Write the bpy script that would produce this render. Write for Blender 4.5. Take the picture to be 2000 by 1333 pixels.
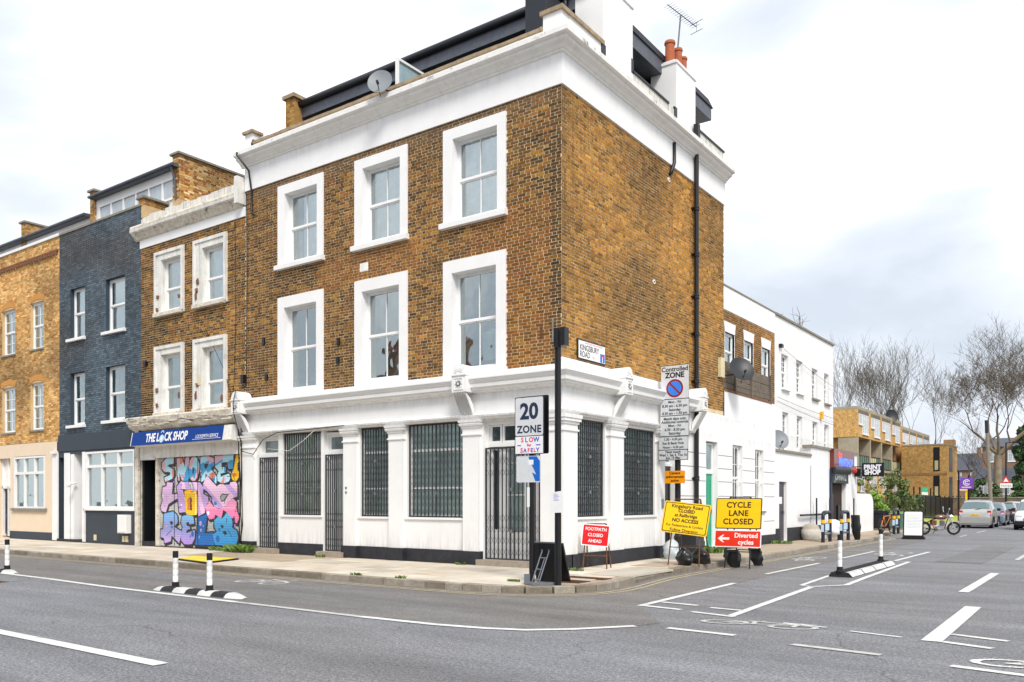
import bpy, math, random, bisect
import numpy as np
from mathutils import Vector, Matrix, noise
for o in list(bpy.data.objects): bpy.data.objects.remove(o)
SC = bpy.context.scene
COL = SC.collection
random.seed(7)

# ---------------------------------------------------------------- camera, world, sun
TH = math.radians(35.735)
cam_d = bpy.data.cameras.new('camera'); cam = bpy.data.objects.new('camera', cam_d); COL.objects.link(cam)
cam.location = (9.782, -15.444, 1.62); cam.rotation_euler = (math.pi/2, 0, TH)
cam_d.sensor_width = 36; cam_d.lens = 36*1640/2000.0
cam_d.shift_y = (978-666.5)/2000.0
cam_d.clip_end = 900; cam_d.clip_start = .05
SC.camera = cam
SC.view_settings.view_transform = 'Standard'; SC.view_settings.look = 'None'
SC.view_settings.exposure = 0.84; SC.view_settings.gamma = 1
SC.view_settings.use_curve_mapping = False
SC.render.engine = 'CYCLES'
try:
    SC.cycles.max_bounces = 6; SC.cycles.transparent_max_bounces = 6
except Exception: pass
SUN_EL, SUN_AZ = math.radians(48), math.radians(62)      # azimuth measured clockwise from straight away behind the corner (-Y), to +X
sd = bpy.data.lights.new('sun', 'SUN'); sd.energy = 1.9; sd.angle = math.radians(16); sd.color = (1, .955, .9)
sun = bpy.data.objects.new('sun', sd); COL.objects.link(sun)
sdir = Vector((math.sin(math.radians(50))*math.cos(SUN_EL), -math.cos(math.radians(50))*math.cos(SUN_EL), math.sin(SUN_EL)))
sun.rotation_euler = sdir.to_track_quat('Z', 'Y').to_euler()
W = bpy.data.worlds.new('World'); SC.world = W; W.use_nodes = True
nt = W.node_tree; nt.nodes.clear()
wo = nt.nodes.new('ShaderNodeOutputWorld'); bg = nt.nodes.new('ShaderNodeBackground')
sk = nt.nodes.new('ShaderNodeTexSky'); sk.sky_type = 'NISHITA'; sk.sun_disc = False
sk.sun_elevation = SUN_EL; sk.sun_rotation = math.pi - math.radians(50); sk.air_density = 1.2; sk.dust_density = 3
tc = nt.nodes.new('ShaderNodeTexCoord')
mp = nt.nodes.new('ShaderNodeMapping'); mp.inputs['Scale'].default_value = (1.25, 1.25, 2.7); mp.inputs['Location'].default_value = (4.4, 4.4, 7.7)
n1 = nt.nodes.new('ShaderNodeTexNoise'); n1.inputs['Scale'].default_value = 1.7; n1.inputs['Detail'].default_value = 7; n1.inputs['Roughness'].default_value = .52; n1.inputs['Distortion'].default_value = .35
r1 = nt.nodes.new('ShaderNodeValToRGB')
r1.color_ramp.elements[0].position = .34; r1.color_ramp.elements[0].color = (4.2, 4.6, 5.2, 1)
r1.color_ramp.elements[1].position = .60; r1.color_ramp.elements[1].color = (8.2, 8.2, 8.3, 1)
e_ = r1.color_ramp.elements.new(.47); e_.color = (5.5, 5.8, 6.3, 1)
mx = nt.nodes.new('ShaderNodeMix'); mx.data_type = 'RGBA'; mx.inputs[0].default_value = .93
L_ = nt.links.new
L_(tc.outputs['Generated'], mp.inputs[0]); L_(mp.outputs[0], n1.inputs['Vector']); L_(n1.outputs['Fac'], r1.inputs[0])
L_(sk.outputs[0], mx.inputs[6]); L_(r1.outputs[0], mx.inputs[7]); L_(mx.outputs[2], bg.inputs[0])
bg.inputs[1].default_value = .1; L_(bg.outputs[0], wo.inputs[0])

# ---------------------------------------------------------------- helpers
def hx(s):
    s = s.lstrip('#'); r = []
    for i in (0, 2, 4):
        c = int(s[i:i+2], 16)/255; r.append(c/12.92 if c <= .04045 else ((c+.055)/1.055)**2.4)
    return tuple(r)
MATS = {}
def M(name, col, rough=.7, var=.12, scale=2.5, bump=.15, bscale=60, metal=0, spec=.4, streak=0, attr=False, speck=0, emit=0, grime=0, dirt=0, coat=0, alpha=1):
    if name in MATS: return MATS[name]
    if isinstance(col, str): col = hx(col)
    m = bpy.data.materials.new(name); m.use_nodes = True; t = m.node_tree; N = t.nodes; lk = t.links.new
    b = N['Principled BSDF']; b.inputs['Roughness'].default_value = rough; b.inputs['Metallic'].default_value = metal
    b.inputs['Specular IOR Level'].default_value = spec
    if coat: b.inputs['Coat Weight'].default_value = coat; b.inputs['Coat Roughness'].default_value = .08
    g = N.new('ShaderNodeNewGeometry'); src = None
    if attr:
        a = N.new('ShaderNodeAttribute'); a.attribute_name = 'Col'; src = a.outputs['Color']
    else:
        c = N.new('ShaderNodeRGB'); c.outputs[0].default_value = (*col, 1); src = c.outputs[0]
    def mul(src, fac_out, lo, hi, tint=None):
        mr = N.new('ShaderNodeMapRange'); mr.inputs[1].default_value = .3; mr.inputs[2].default_value = .7
        mr.inputs[3].default_value = lo; mr.inputs[4].default_value = hi; lk(fac_out, mr.inputs[0])
        vm = N.new('ShaderNodeVectorMath'); vm.operation = 'SCALE'; lk(src, vm.inputs[0]); lk(mr.outputs[0], vm.inputs['Scale'])
        return vm.outputs[0]
    if var:
        n = N.new('ShaderNodeTexNoise'); n.inputs['Scale'].default_value = scale; n.inputs['Detail'].default_value = 6; n.inputs['Roughness'].default_value = .62
        lk(g.outputs['Position'], n.inputs['Vector']); src = mul(src, n.outputs['Fac'], 1-var, 1+var*.6)
    if speck:
        n = N.new('ShaderNodeTexNoise'); n.inputs['Scale'].default_value = bscale; n.inputs['Detail'].default_value = 3; n.inputs['Roughness'].default_value = .8
        lk(g.outputs['Position'], n.inputs['Vector']); src = mul(src, n.outputs['Fac'], 1-speck, 1+speck)
    if streak:
        mpn = N.new('ShaderNodeMapping'); mpn.inputs['Scale'].default_value = (5, 5, .35); lk(g.outputs['Position'], mpn.inputs[0])
        n = N.new('ShaderNodeTexNoise'); n.inputs['Scale'].default_value = 1.6; n.inputs['Detail'].default_value = 7; n.inputs['Roughness'].default_value = .65
        lk(mpn.outputs[0], n.inputs['Vector'])
        cr = N.new('ShaderNodeMapRange'); cr.inputs[1].default_value = .5; cr.inputs[2].default_value = .78; lk(n.outputs['Fac'], cr.inputs[0]); cr.inputs[4].default_value = streak
        mm = N.new('ShaderNodeMix'); mm.data_type = 'RGBA'; lk(cr.outputs[0], mm.inputs[0]); lk(src, mm.inputs[6]); mm.inputs[7].default_value = (.16, .15, .13, 1); src = mm.outputs[2]
    if dirt:
        n = N.new('ShaderNodeTexNoise'); n.inputs['Scale'].default_value = 3.3; n.inputs['Detail'].default_value = 9; n.inputs['Roughness'].default_value = .75
        lk(g.outputs['Position'], n.inputs['Vector'])
        cr = N.new('ShaderNodeMapRange'); cr.inputs[1].default_value = .56; cr.inputs[2].default_value = .66; lk(n.outputs['Fac'], cr.inputs[0]); cr.inputs[4].default_value = dirt
        mm = N.new('ShaderNodeMix'); mm.data_type = 'RGBA'; lk(cr.outputs[0], mm.inputs[0]); lk(src, mm.inputs[6]); mm.inputs[7].default_value = (.1, .085, .065, 1); src = mm.outputs[2]
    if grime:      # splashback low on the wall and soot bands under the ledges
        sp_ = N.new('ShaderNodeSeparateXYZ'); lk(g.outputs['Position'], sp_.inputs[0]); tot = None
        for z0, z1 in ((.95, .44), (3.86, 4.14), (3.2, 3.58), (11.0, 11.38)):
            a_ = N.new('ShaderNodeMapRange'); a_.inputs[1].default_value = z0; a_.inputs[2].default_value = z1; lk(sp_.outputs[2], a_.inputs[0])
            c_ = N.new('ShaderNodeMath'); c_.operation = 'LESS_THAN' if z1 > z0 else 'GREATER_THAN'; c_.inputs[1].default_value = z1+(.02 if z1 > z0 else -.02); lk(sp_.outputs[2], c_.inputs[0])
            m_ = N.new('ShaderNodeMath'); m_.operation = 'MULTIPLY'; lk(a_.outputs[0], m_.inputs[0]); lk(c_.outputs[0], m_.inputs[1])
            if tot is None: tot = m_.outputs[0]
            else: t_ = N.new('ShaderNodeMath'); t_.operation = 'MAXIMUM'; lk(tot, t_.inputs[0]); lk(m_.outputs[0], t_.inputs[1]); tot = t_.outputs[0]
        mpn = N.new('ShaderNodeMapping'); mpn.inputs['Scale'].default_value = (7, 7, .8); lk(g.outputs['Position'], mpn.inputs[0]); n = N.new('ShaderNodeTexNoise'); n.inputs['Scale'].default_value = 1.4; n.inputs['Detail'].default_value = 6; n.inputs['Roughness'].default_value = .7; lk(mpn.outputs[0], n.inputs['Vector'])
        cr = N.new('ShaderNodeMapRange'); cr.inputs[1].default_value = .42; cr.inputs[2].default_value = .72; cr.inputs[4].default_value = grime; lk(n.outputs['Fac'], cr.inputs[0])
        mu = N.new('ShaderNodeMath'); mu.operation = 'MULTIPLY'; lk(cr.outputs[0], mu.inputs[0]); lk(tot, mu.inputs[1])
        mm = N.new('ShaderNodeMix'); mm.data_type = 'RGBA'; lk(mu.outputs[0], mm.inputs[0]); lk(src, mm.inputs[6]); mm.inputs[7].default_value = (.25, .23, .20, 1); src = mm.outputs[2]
    lk(src, b.inputs['Base Color'])
    if bump:
        n = N.new('ShaderNodeTexNoise'); n.inputs['Scale'].default_value = bscale; n.inputs['Detail'].default_value = 4
        lk(g.outputs['Position'], n.inputs['Vector'])
        bp = N.new('ShaderNodeBump'); bp.inputs['Strength'].default_value = bump; bp.inputs['Distance'].default_value = .01
        lk(n.outputs['Fac'], bp.inputs['Height']); lk(bp.outputs[0], b.inputs['Normal'])
    if emit:
        b.inputs['Emission Color'].default_value = (*col, 1); b.inputs['Emission Strength'].default_value = emit
    MATS[name] = m; return m
def glass(name, tint=(.8, .86, .88), refl=.22, rough=.02, op=.0):
    if name in MATS: return MATS[name]
    m = bpy.data.materials.new(name); m.use_nodes = True; t = m.node_tree; N = t.nodes; lk = t.links.new; N.clear()
    o = N.new('ShaderNodeOutputMaterial'); tr = N.new('ShaderNodeBsdfTransparent'); tr.inputs[0].default_value = (*tint, 1)
    gl = N.new('ShaderNodeBsdfGlossy'); gl.inputs['Roughness'].default_value = rough; gl.inputs[0].default_value = (.80, .90, .92, 1)
    f = N.new('ShaderNodeFresnel'); f.inputs[0].default_value = 1.5
    g = N.new('ShaderNodeNewGeometry'); n = N.new('ShaderNodeTexNoise'); n.inputs['Scale'].default_value = 1.3; lk(g.outputs['Position'], n.inputs['Vector'])
    bp = N.new('ShaderNodeBump'); bp.inputs['Strength'].default_value = .06; bp.inputs['Distance'].default_value = .2; lk(n.outputs['Fac'], bp.inputs['Height']); lk(bp.outputs[0], gl.inputs['Normal'])
    ad = N.new('ShaderNodeMath'); ad.operation = 'ADD'; ad.inputs[1].default_value = refl; lk(f.outputs[0], ad.inputs[0])
    mx = N.new('ShaderNodeMixShader'); lk(ad.outputs[0], mx.inputs[0]); lk(tr.outputs[0], mx.inputs[1]); lk(gl.outputs[0], mx.inputs[2])
    lk(mx.outputs[0], o.inputs[0]); MATS[name] = m; return m

ORG = {}
def thing(name, label, cat, loc=(0, 0, 0), group=None, local=False):
    o = bpy.data.objects.new(name, None); COL.objects.link(o); o.empty_display_size = .3
    o['label'] = label; o['category'] = cat
    if group: o['group'] = group
    if local: ORG[o.name] = Vector((0, 0, 0))
    else: o.location = loc; ORG[o.name] = Vector(loc)
    return o
def root_org(p):
    while p is not None and p.parent is not None: p = p.parent
    return ORG.get(p.name, Vector((0, 0, 0))) if p is not None else Vector((0, 0, 0))
def place(root, loc, rz=0): root.location = loc; root.rotation_euler = (0, 0, rz)
def tag(o, label=None, cat=None, group=None, kind=None):
    for k, v in (('label', label), ('category', cat), ('group', group), ('kind', kind)):
        if v: o[k] = v
    return o
def copy_tree(o, parent=None, **kw):
    c = o.copy(); COL.objects.link(c)
    if parent is not None: c.parent = parent
    for ch in o.children: copy_tree(ch, c)
    for k, v in kw.items(): c[k] = v
    return c
class MB:
    """collects faces in a frame: 'W' world, ('A',y0) wall facing -Y, ('B',x0) wall facing +X"""
    def __init__(s, fr='W'):
        s.v = []; s.f = []; s.c = []; s.fr = fr; s.smooth = False; s.col = None
    def T(s, p):
        if s.fr == 'W': return tuple(p)
        u, v, w = p; k, o = s.fr
        return (u, o-w, v) if k == 'A' else (o+w, u, v)
    def vert(s, *p): s.v.append(s.T(p)); return len(s.v)-1
    def face(s, pts, col=None):
        s.f.append(tuple(s.vert(*p) for p in pts)); s.c.append(col or s.col)
    def box(s, u0, u1, v0, v1, w0, w1, col=None, back=True, r=0):
        P = [(u0, v0, w0), (u1, v0, w0), (u1, v1, w0), (u0, v1, w0), (u0, v0, w1), (u1, v0, w1), (u1, v1, w1), (u0, v1, w1)]
        b = [s.vert(*p) for p in P]
        F = [(4, 5, 6, 7), (0, 1, 5, 4), (1, 2, 6, 5), (2, 3, 7, 6), (3, 0, 4, 7)]
        if back: F.append((3, 2, 1, 0))
        for q in F: s.f.append(tuple(b[i] for i in q)); s.c.append(col or s.col)
    def prism(s, pts, w0, w1, col=None, axis=2):
        """polygon pts (a,b) extruded along third coordinate (axis=2), or axis=0: pts are (v,w) extruded along u, axis=1: pts (u,w) along v"""
        def P(a, b, c): return (a, b, c) if axis == 2 else ((c, a, b) if axis == 0 else (a, c, b))
        n = len(pts); A_ = [s.vert(*P(a, b, w0)) for a, b in pts]; B_ = [s.vert(*P(a, b, w1)) for a, b in pts]
        s.f.append(tuple(B_)); s.c.append(col or s.col); s.f.append(tuple(reversed(A_))); s.c.append(col or s.col)
        for i in range(n):
            j = (i+1) % n; s.f.append((A_[i], A_[j], B_[j], B_[i])); s.c.append(col or s.col)
    def mould(s, prof, u0, u1, m0=0, m1=0, caps=True):
        """prof: list of (v,w) bottom to top; extruded along u; ends shifted by m*w (mitre)"""
        a = [s.vert(u0-m0*w, v, w) for v, w in prof]; b = [s.vert(u1+m1*w, v, w) for v, w in prof]
        for i in range(len(prof)-1):
            s.f.append((a[i], b[i], b[i+1], a[i+1])); s.c.append(s.col)
        if caps:
            if not m0: s.f.append(tuple(reversed(a))); s.c.append(s.col)
            if not m1: s.f.append(tuple(b)); s.c.append(s.col)
    def tube(s, pts, rad, n=8, cap=True, col=None):
        pts = [Vector(s.T(p)) for p in pts]
        if not isinstance(rad, (list, tuple)): rad = [rad]*len(pts)
        rings = []; up = None
        for i, p in enumerate(pts):
            d = (pts[min(i+1, len(pts)-1)]-pts[max(i-1, 0)])
            if d.length < 1e-9: d = Vector((0, 0, 1))
            d.normalize()
            if up is None: up = Vector((0, 0, 1)) if abs(d.z) < .9 else Vector((1, 0, 0))
            a = d.cross(up)
            if a.length < 1e-4: a = d.orthogonal()
            a.normalize(); b = a.cross(d).normalized(); up = b
            r = []
            for k in range(n):
                t = 2*math.pi*k/n; q = p+a*math.cos(t)*rad[i]+b*math.sin(t)*rad[i]
                s.v.append(tuple(q)); r.append(len(s.v)-1)
            rings.append(r)
        for i in range(len(rings)-1):
            for k in range(n):
                j = (k+1) % n; s.f.append((rings[i][j], rings[i][k], rings[i+1][k], rings[i+1][j])); s.c.append(col or s.col)
        if cap:
            s.f.append(tuple(rings[0])); s.c.append(col or s.col); s.f.append(tuple(reversed(rings[-1]))); s.c.append(col or s.col)
    def lathe(s, prof, c=(0, 0, 0), n=16, axis='z', a0=0, a1=2*math.pi):
        """prof (r,h) revolved about an axis through c"""
        full = abs(a1-a0-2*math.pi) < 1e-6; m = n if full else n+1; R = []
        for r, h in prof:
            row = []
            for k in range(m):
                t = a0+(a1-a0)*k/n; x, y = r*math.cos(t), r*math.sin(t)
                q = {'z': (x, y, h), 'x': (h, x, y), 'y': (x, h, y)}[axis]
                row.append(s.vert(c[0]+q[0], c[1]+q[1], c[2]+q[2]))
            R.append(row)
        for i in range(len(R)-1):
            for k in range(n):
                j = (k+1) % m; s.f.append((R[i][k], R[i][j], R[i+1][j], R[i+1][k])); s.c.append(s.col)
    def torus(s, c, R, r, axis='y', n=24, m=8):
        pr = [(R+r*math.cos(2*math.pi*i/m), r*math.sin(2*math.pi*i/m)) for i in range(m+1)]
        s.lathe(pr, c, n, axis)
    def grid(s, P, closed_u=False, closed_v=False):
        R = [[s.vert(*p) for p in row] for row in P]; nu = len(R); nv = len(R[0])
        for i in range(nu if closed_u else nu-1):
            for j in range(nv if closed_v else nv-1):
                a, b = (i+1) % nu, (j+1) % nv
                s.f.append((R[i][j], R[i][b], R[a][b], R[a][j])); s.c.append(s.col)
    def build(s, name, mat, parent=None, smooth=None, kind=None, label=None, split=False):
        if split:
            par = list(range(len(s.v)))
            def fd(i):
                while par[i] != i: par[i] = par[par[i]]; i = par[i]
                return i
            for f in s.f:
                for a in f[1:]: par[fd(a)] = fd(f[0])
            gs = {}
            for f, c in zip(s.f, s.c): gs.setdefault(fd(f[0]), []).append((f, c))
            for fs in gs.values():
                q = MB(); mp_ = {}
                for f, c in fs:
                    for i in f:
                        if i not in mp_: mp_[i] = len(q.v); q.v.append(s.v[i])
                    q.f.append(tuple(mp_[i] for i in f)); q.c.append(c)
                q.smooth = s.smooth; o = q.build(name, mat, parent, smooth, kind, label)
            return o
        off = root_org(parent); me = bpy.data.meshes.new(name)
        me.from_pydata([(x-off.x, y-off.y, z-off.z) for x, y, z in s.v], [], s.f)
        if isinstance(mat, str): mat = MATS[mat]
        me.materials.append(mat)
        if any(c is not None for c in s.c):
            at = me.color_attributes.new('Col', 'FLOAT_COLOR', 'CORNER'); buf = []
            for f, c in zip(s.f, s.c): buf.extend((*(c or (.5, .5, .5)), 1)*len(f))
            at.data.foreach_set('color', buf)
        if smooth or (smooth is None and s.smooth): me.shade_smooth() if hasattr(me, 'shade_smooth') else None
        me.update(); o = bpy.data.objects.new(name, me); COL.objects.link(o)
        if parent is not None: o.parent = parent
        if kind: o['kind'] = kind
        if label: o['label'] = label
        return o
def auto_smooth(o, ang=40):
    me = o.data; me.shade_smooth()
    try: me.set_sharp_from_angle(angle=math.radians(ang))
    except Exception: pass
    return o
def panel(mb, u0, u1, v0, v1, holes=(), w=0, depth=.2, reveal=True):
    us = sorted({u0, u1, *[x for h in holes for x in (h[0], h[1]) if u0 < x < u1]}); vs = sorted({v0, v1, *[x for h in holes for x in (h[2], h[3]) if v0 < x < v1]})
    for i in range(len(us)-1):
        for j in range(len(vs)-1):
            cu, cv = (us[i]+us[i+1])/2, (vs[j]+vs[j+1])/2
            if any(h[0] < cu < h[1] and h[2] < cv < h[3] for h in holes): continue
            mb.face([(us[i], vs[j], w), (us[i+1], vs[j], w), (us[i+1], vs[j+1], w), (us[i], vs[j+1], w)])
    if reveal:
        for a, b, c, d in [h[:4] for h in holes]:
            x = w-depth
            mb.face([(a, c, w), (b, c, w), (b, c, x), (a, c, x)]); mb.face([(b, c, w), (b, d, w), (b, d, x), (b, c, x)])
            mb.face([(b, d, w), (a, d, w), (a, d, x), (b, d, x)]); mb.face([(a, d, w), (a, c, w), (a, c, x), (a, d, x)])
def scol(c, k): return (c[0]*k, c[1]*k, c[2]*k)
def lerp(a, b, t): return tuple(x+(y-x)*t for x, y in zip(a, b))
STOCK = [hx(c) for c in ('84591f', '775024', '946a28', '674828', '554128', 'a0742c', 'ab8034', '6e4e2b', '8a5528', '935f24', '4a3b28', '785a30', '9e6a30')]
def bricks(fr, u0, u1, v0, v1, holes, pal, parent, seed=1, course=.0725, st=.212, hd=.0975, jt=.0165, w=.0, proud=.007, solo=0, flemish=True, mat='brick', tone=None, dark=.0, eye=None):
    R = random.Random(seed); mb = MB(fr); items = []; rows = int((v1-v0)/course+.5)
    for r in range(rows):
        a = v0+r*course+.0078; b = min(v0+(r+1)*course-.0078, v1)
        if b-a < .02: continue
        u = u0-(r % 2)*(st+jt+hd)/2 - R.random()*.01; k = 0
        hol = [h for h in holes if h[2] < b-.02 and h[3] > a+.02]
        while u < u1:
            L = (hd if (flemish and k % 2) else st)*(1+R.uniform(-.025, .025)); x0, x1 = max(u, u0), min(u+L, u1); u += L+jt; k += 1
            segs = [(x0, x1)]
            for h in hol:
                ns = []
                for p, q in segs:
                    if q <= h[0] or p >= h[1]: ns.append((p, q))
                    else:
                        if p < h[0]: ns.append((p, h[0]))
                        if q > h[1]: ns.append((h[1], q))
                segs = ns
            for p, q in segs:
                if q-p > .03: items.append((p, q, a, b, L > .15 and q-p > .19))
    def colour(uc, vc):
        n = noise.noise(Vector((uc*.55+seed, vc*.55, seed*3.1)))*.7+noise.noise(Vector((uc*2.1, vc*3, seed)))*.35
        zn = noise.noise(Vector((uc*.28+seed*2, vc*.4, 7.7))); c = R.choice(pal); c = lerp(c, hx('4e3c28'), max(0, min(.42, (zn-.02)*1.5))); t = 1+n*.75+R.uniform(-.24, .24)
        if R.random() < dark: t *= .6
        c = scol(c, max(.38, t))
        return tone(c, uc, vc) if tone else c
    solos = set()
    if solo:
        ey = Vector(eye); cand = []
        for i, it in enumerate(items):
            if not it[4]: continue
            c = Vector(MB(fr).T(((it[0]+it[1])/2, (it[2]+it[3])/2, 0))); nrm = Vector((0, -1, 0)) if fr[0] == 'A' else Vector((1, 0, 0))
            d = ey-c; cand.append((-(abs(d.dot(nrm))/d.length**3), i))
        cand.sort(); solos = {i for _, i in cand[:solo]}
    variants = {}
    for i, (p, q, a, b, full) in enumerate(items):
        c = colour((p+q)/2, (a+b)/2); pr = proud+R.uniform(-.0025, .003)
        if i in solos:
            ci = min(range(len(pal)), key=lambda k: sum((x-y)**2 for x, y in zip(pal[k], c))); lv = int(max(.5, min(1.6, sum(c)/sum(pal[ci])))*4)/4
            key = (ci, lv)
            if key not in variants:
                m = MB(fr if fr[0] != 'W' else 'W'); m.fr = (fr[0], 0); m.box(-.1045, .1045, -.0285, .0285, -.003, proud, scol(pal[ci], lv), back=False)
                me = bpy.data.meshes.new('brick'); me.from_pydata(m.v, [], m.f); me.materials.append(MATS[mat])
                at = me.color_attributes.new('Col', 'FLOAT_COLOR', 'CORNER'); at.data.foreach_set('color', [x for f in m.f for _ in f for x in (*scol(pal[ci], lv), 1)])
                variants[key] = me
            o = bpy.data.objects.new('brick', variants[key]); COL.objects.link(o); o.parent = parent
            loc = Vector(MB(fr).T(((p+q)/2, (a+b)/2, w+R.uniform(-.0015, .002))))-root_org(parent); o.location = loc
        else:
            j = lambda: R.uniform(-.0018, .0018)
            P = [(p, a, w-.003), (q, a, w-.003), (q, b, w-.003), (p, b, w-.003), (p+j(), a+j(), w+pr), (q+j(), a+j(), w+pr), (q+j(), b+j(), w+pr), (p+j(), b+j(), w+pr)]
            bb = [mb.vert(*x) for x in P]
            for qd in [(4, 5, 6, 7), (0, 1, 5, 4), (1, 2, 6, 5), (2, 3, 7, 6), (3, 0, 4, 7)]: mb.f.append(tuple(bb[t] for t in qd)); mb.c.append(c)
    return mb.build('brickwork', mat, parent, kind='stuff')
def frame_mat(fr, u, v, w):
    o = Vector(MB(fr).T((u, v, w)))
    if fr == 'W': R3 = Matrix.Identity(3)
    elif fr[0] == 'A': R3 = Matrix(((1, 0, 0), (0, 0, -1), (0, 1, 0)))
    elif fr[0] == 'B': R3 = Matrix(((0, 0, 1), (1, 0, 0), (0, 1, 0)))
    return Matrix.Translation(o) @ R3.to_4x4()
def text(s, size, mtx, mat, parent, name='lettering', align='CENTER', bold=0, ext=.0008, sx=1, spacing=1, shear=0, label=None, line=1):
    cu = bpy.data.curves.new('txt', 'FONT'); cu.body = s; cu.size = size; cu.align_x = align; cu.align_y = 'CENTER'
    cu.extrude = ext; cu.offset = bold; cu.space_character = spacing; cu.shear = shear; cu.resolution_u = 3; cu.space_line = line
    ob = bpy.data.objects.new('txt', cu); COL.objects.link(ob)
    dg = bpy.context.evaluated_depsgraph_get(); me = bpy.data.meshes.new_from_object(ob.evaluated_get(dg)); me.name = name
    bpy.data.objects.remove(ob); bpy.data.curves.remove(cu)
    me.transform(mtx @ Matrix.Diagonal((sx, 1, 1, 1))); off = root_org(parent); me.transform(Matrix.Translation(-off))
    me.materials.clear(); me.materials.append(MATS[mat] if isinstance(mat, str) else mat)
    o = bpy.data.objects.new(name, me); COL.objects.link(o); o.parent = parent
    if label: o['label'] = label
    return o
def paint_cells(name, mat, parent, u0, u1, v0, v1, cell, fn, z=None, xf=None):
    """a thin sheet made only of the cells where fn(u,v) is true (painted marks)"""
    nu, nv = int((u1-u0)/cell), int((v1-v0)/cell)
    U, V = np.meshgrid(u0+(np.arange(nu)+.5)*cell, v0+(np.arange(nv)+.5)*cell); K = fn(U, V)
    mb = MB(); idx = {}
    def vid(i, j):
        if (i, j) not in idx: idx[(i, j)] = mb.vert(*xf(u0+i*cell, v0+j*cell))
        return idx[(i, j)]
    for j, i in zip(*np.nonzero(K)):
        mb.f.append((vid(i, j), vid(i+1, j), vid(i+1, j+1), vid(i, j+1))); mb.c.append(None)
    return mb.build(name, mat, parent)
def seg_d(U, V, a, b):
    ax, ay = a; bx, by = b; dx, dy = bx-ax, by-ay; t = np.clip(((U-ax)*dx+(V-ay)*dy)/(dx*dx+dy*dy+1e-9), 0, 1)
    return np.hypot(U-ax-t*dx, V-ay-t*dy)
def in_poly(U, V, P):
    K = np.zeros(U.shape, bool); n = len(P)
    for i in range(n):
        x0, y0 = P[i]; x1, y1 = P[(i+1) % n]
        c = ((y0 > V) != (y1 > V)) & (U < (x1-x0)*(V-y0)/((y1-y0) or 1e-9)+x0); K ^= c
    return K
def poly_d(U, V, P):
    d = np.full(U.shape, 9.)
    for i in range(len(P)): d = np.minimum(d, seg_d(U, V, P[i], P[(i+1) % len(P)]))
    return d

# ---------------------------------------------------------------- materials
M('brick', (0, 0, 0), .88, var=.22, scale=22, bump=.5, bscale=90, attr=True, speck=.26, spec=.2)
M('mortar', 'dccba9', .95, var=.25, scale=3, bump=.4, bscale=120, spec=.1)
M('mortar_dark', '8d7b62', .95, var=.25, scale=3, bump=.4, bscale=120, spec=.1)
M('mortar_yellow', 'c9ad83', .95, var=.15, scale=3, bump=.3, bscale=120, spec=.1)
M('blue_mortar', '2f3d4a', .8, var=.15, scale=3, bump=.3, bscale=80)
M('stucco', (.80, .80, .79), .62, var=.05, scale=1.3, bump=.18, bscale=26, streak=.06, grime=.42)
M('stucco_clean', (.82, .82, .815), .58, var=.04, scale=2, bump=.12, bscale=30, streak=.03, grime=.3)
M('stucco_worn', (.74, .73, .69), .8, var=.14, scale=3, bump=.35, bscale=30, streak=.5, dirt=.25)
M('stucco_stained', (.70, .68, .62), .85, var=.2, scale=3, bump=.35, bscale=30, streak=.85, dirt=.35)
M('peeling', (.66, .61, .52), .9, var=.3, scale=6, bump=.7, bscale=25, dirt=.95)
M('lip_paint', (.78, .77, .74), .7, var=.1, scale=3, bump=.2, dirt=.75)
M('parapet_stain', (.66, .64, .58), .85, var=.2, scale=3, bump=.3, streak=1.0, dirt=.3)
M('cornice_paint', (.80, .79, .76), .65, var=.05, scale=2, bump=.12, bscale=30, streak=.2, dirt=.0)
M('plinth', '2b2c32', .6, speck=.25, var=.4, scale=5, bump=.35, bscale=30, dirt=.0)
M('coping', '9c8a70', .9, var=.3, scale=6, bump=.6, bscale=40, dirt=.4)
M('grey_coping', '8a8478', .9, var=.25, scale=6, bump=.5, bscale=40, dirt=.3)
M('zinc', '2c2f36', .42, var=.18, scale=4, bump=.1, bscale=20, metal=.3)
M('zinc_light', '5b5f68', .45, var=.25, scale=5, bump=.1, bscale=20, metal=.3)
M('black_metal', '15161a', .38, var=.15, scale=8, bump=.08, bscale=60)
M('cast_iron', '1b1a1c', .42, var=.2, scale=8, bump=.2, bscale=60)
M('grille_metal', '3c3d43', .5, var=.3, scale=9, bump=.15, bscale=80, metal=.25)
M('grille_dark', '3a3c40', .5, var=.3, scale=9, bump=.15, bscale=80, metal=.2)
M('steel', '8a8f95', .4, var=.2, scale=9, metal=.6)
M('window_white', (.80, .80, .79), .35, var=.04, scale=4, bump=.03)
M('window_old', (.72, .71, .67), .6, var=.12, scale=6, bump=.2, dirt=.18)
M('room_dark', '20282b', .9, var=.3, scale=1.5, bump=0)
M('room_mid', '4a5a5c', .9, var=.3, scale=1.2, bump=0)
M('curtain', (.86, .88, .88), .9, var=.12, scale=6, bump=0)
M('curtain_grey', (.42, .46, .46), .9, var=.3, scale=5, bump=0)
M('shop_blind', (.76, .88, .84), .75, var=.25, scale=1.6, bump=0)
M('green_blind', (.86, .93, .82), .8, var=.12, scale=2, bump=0)
glass('glass', (.95, .98, .98), .34); glass('glass_sky', (.60, .78, .80), .34); glass('glass_dark', (.97, .99, .99), .03)
M('terracotta', 'a85c3c', .8, var=.15, scale=8, bump=.3)
M('stone_step', '9b9082', .9, var=.2, scale=8, bump=.5, bscale=70, speck=.2)
M('paper', (.78, .79, .80), .7, var=.04, scale=20, bump=0)
M('sign_white', (.62, .64, .66), .4, var=.07, scale=8, bump=.02)
M('sign_black', '17181c', .4, var=.1, bump=0)
M('sign_navy', '1f2f49', .4, var=.1, bump=0)
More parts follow.
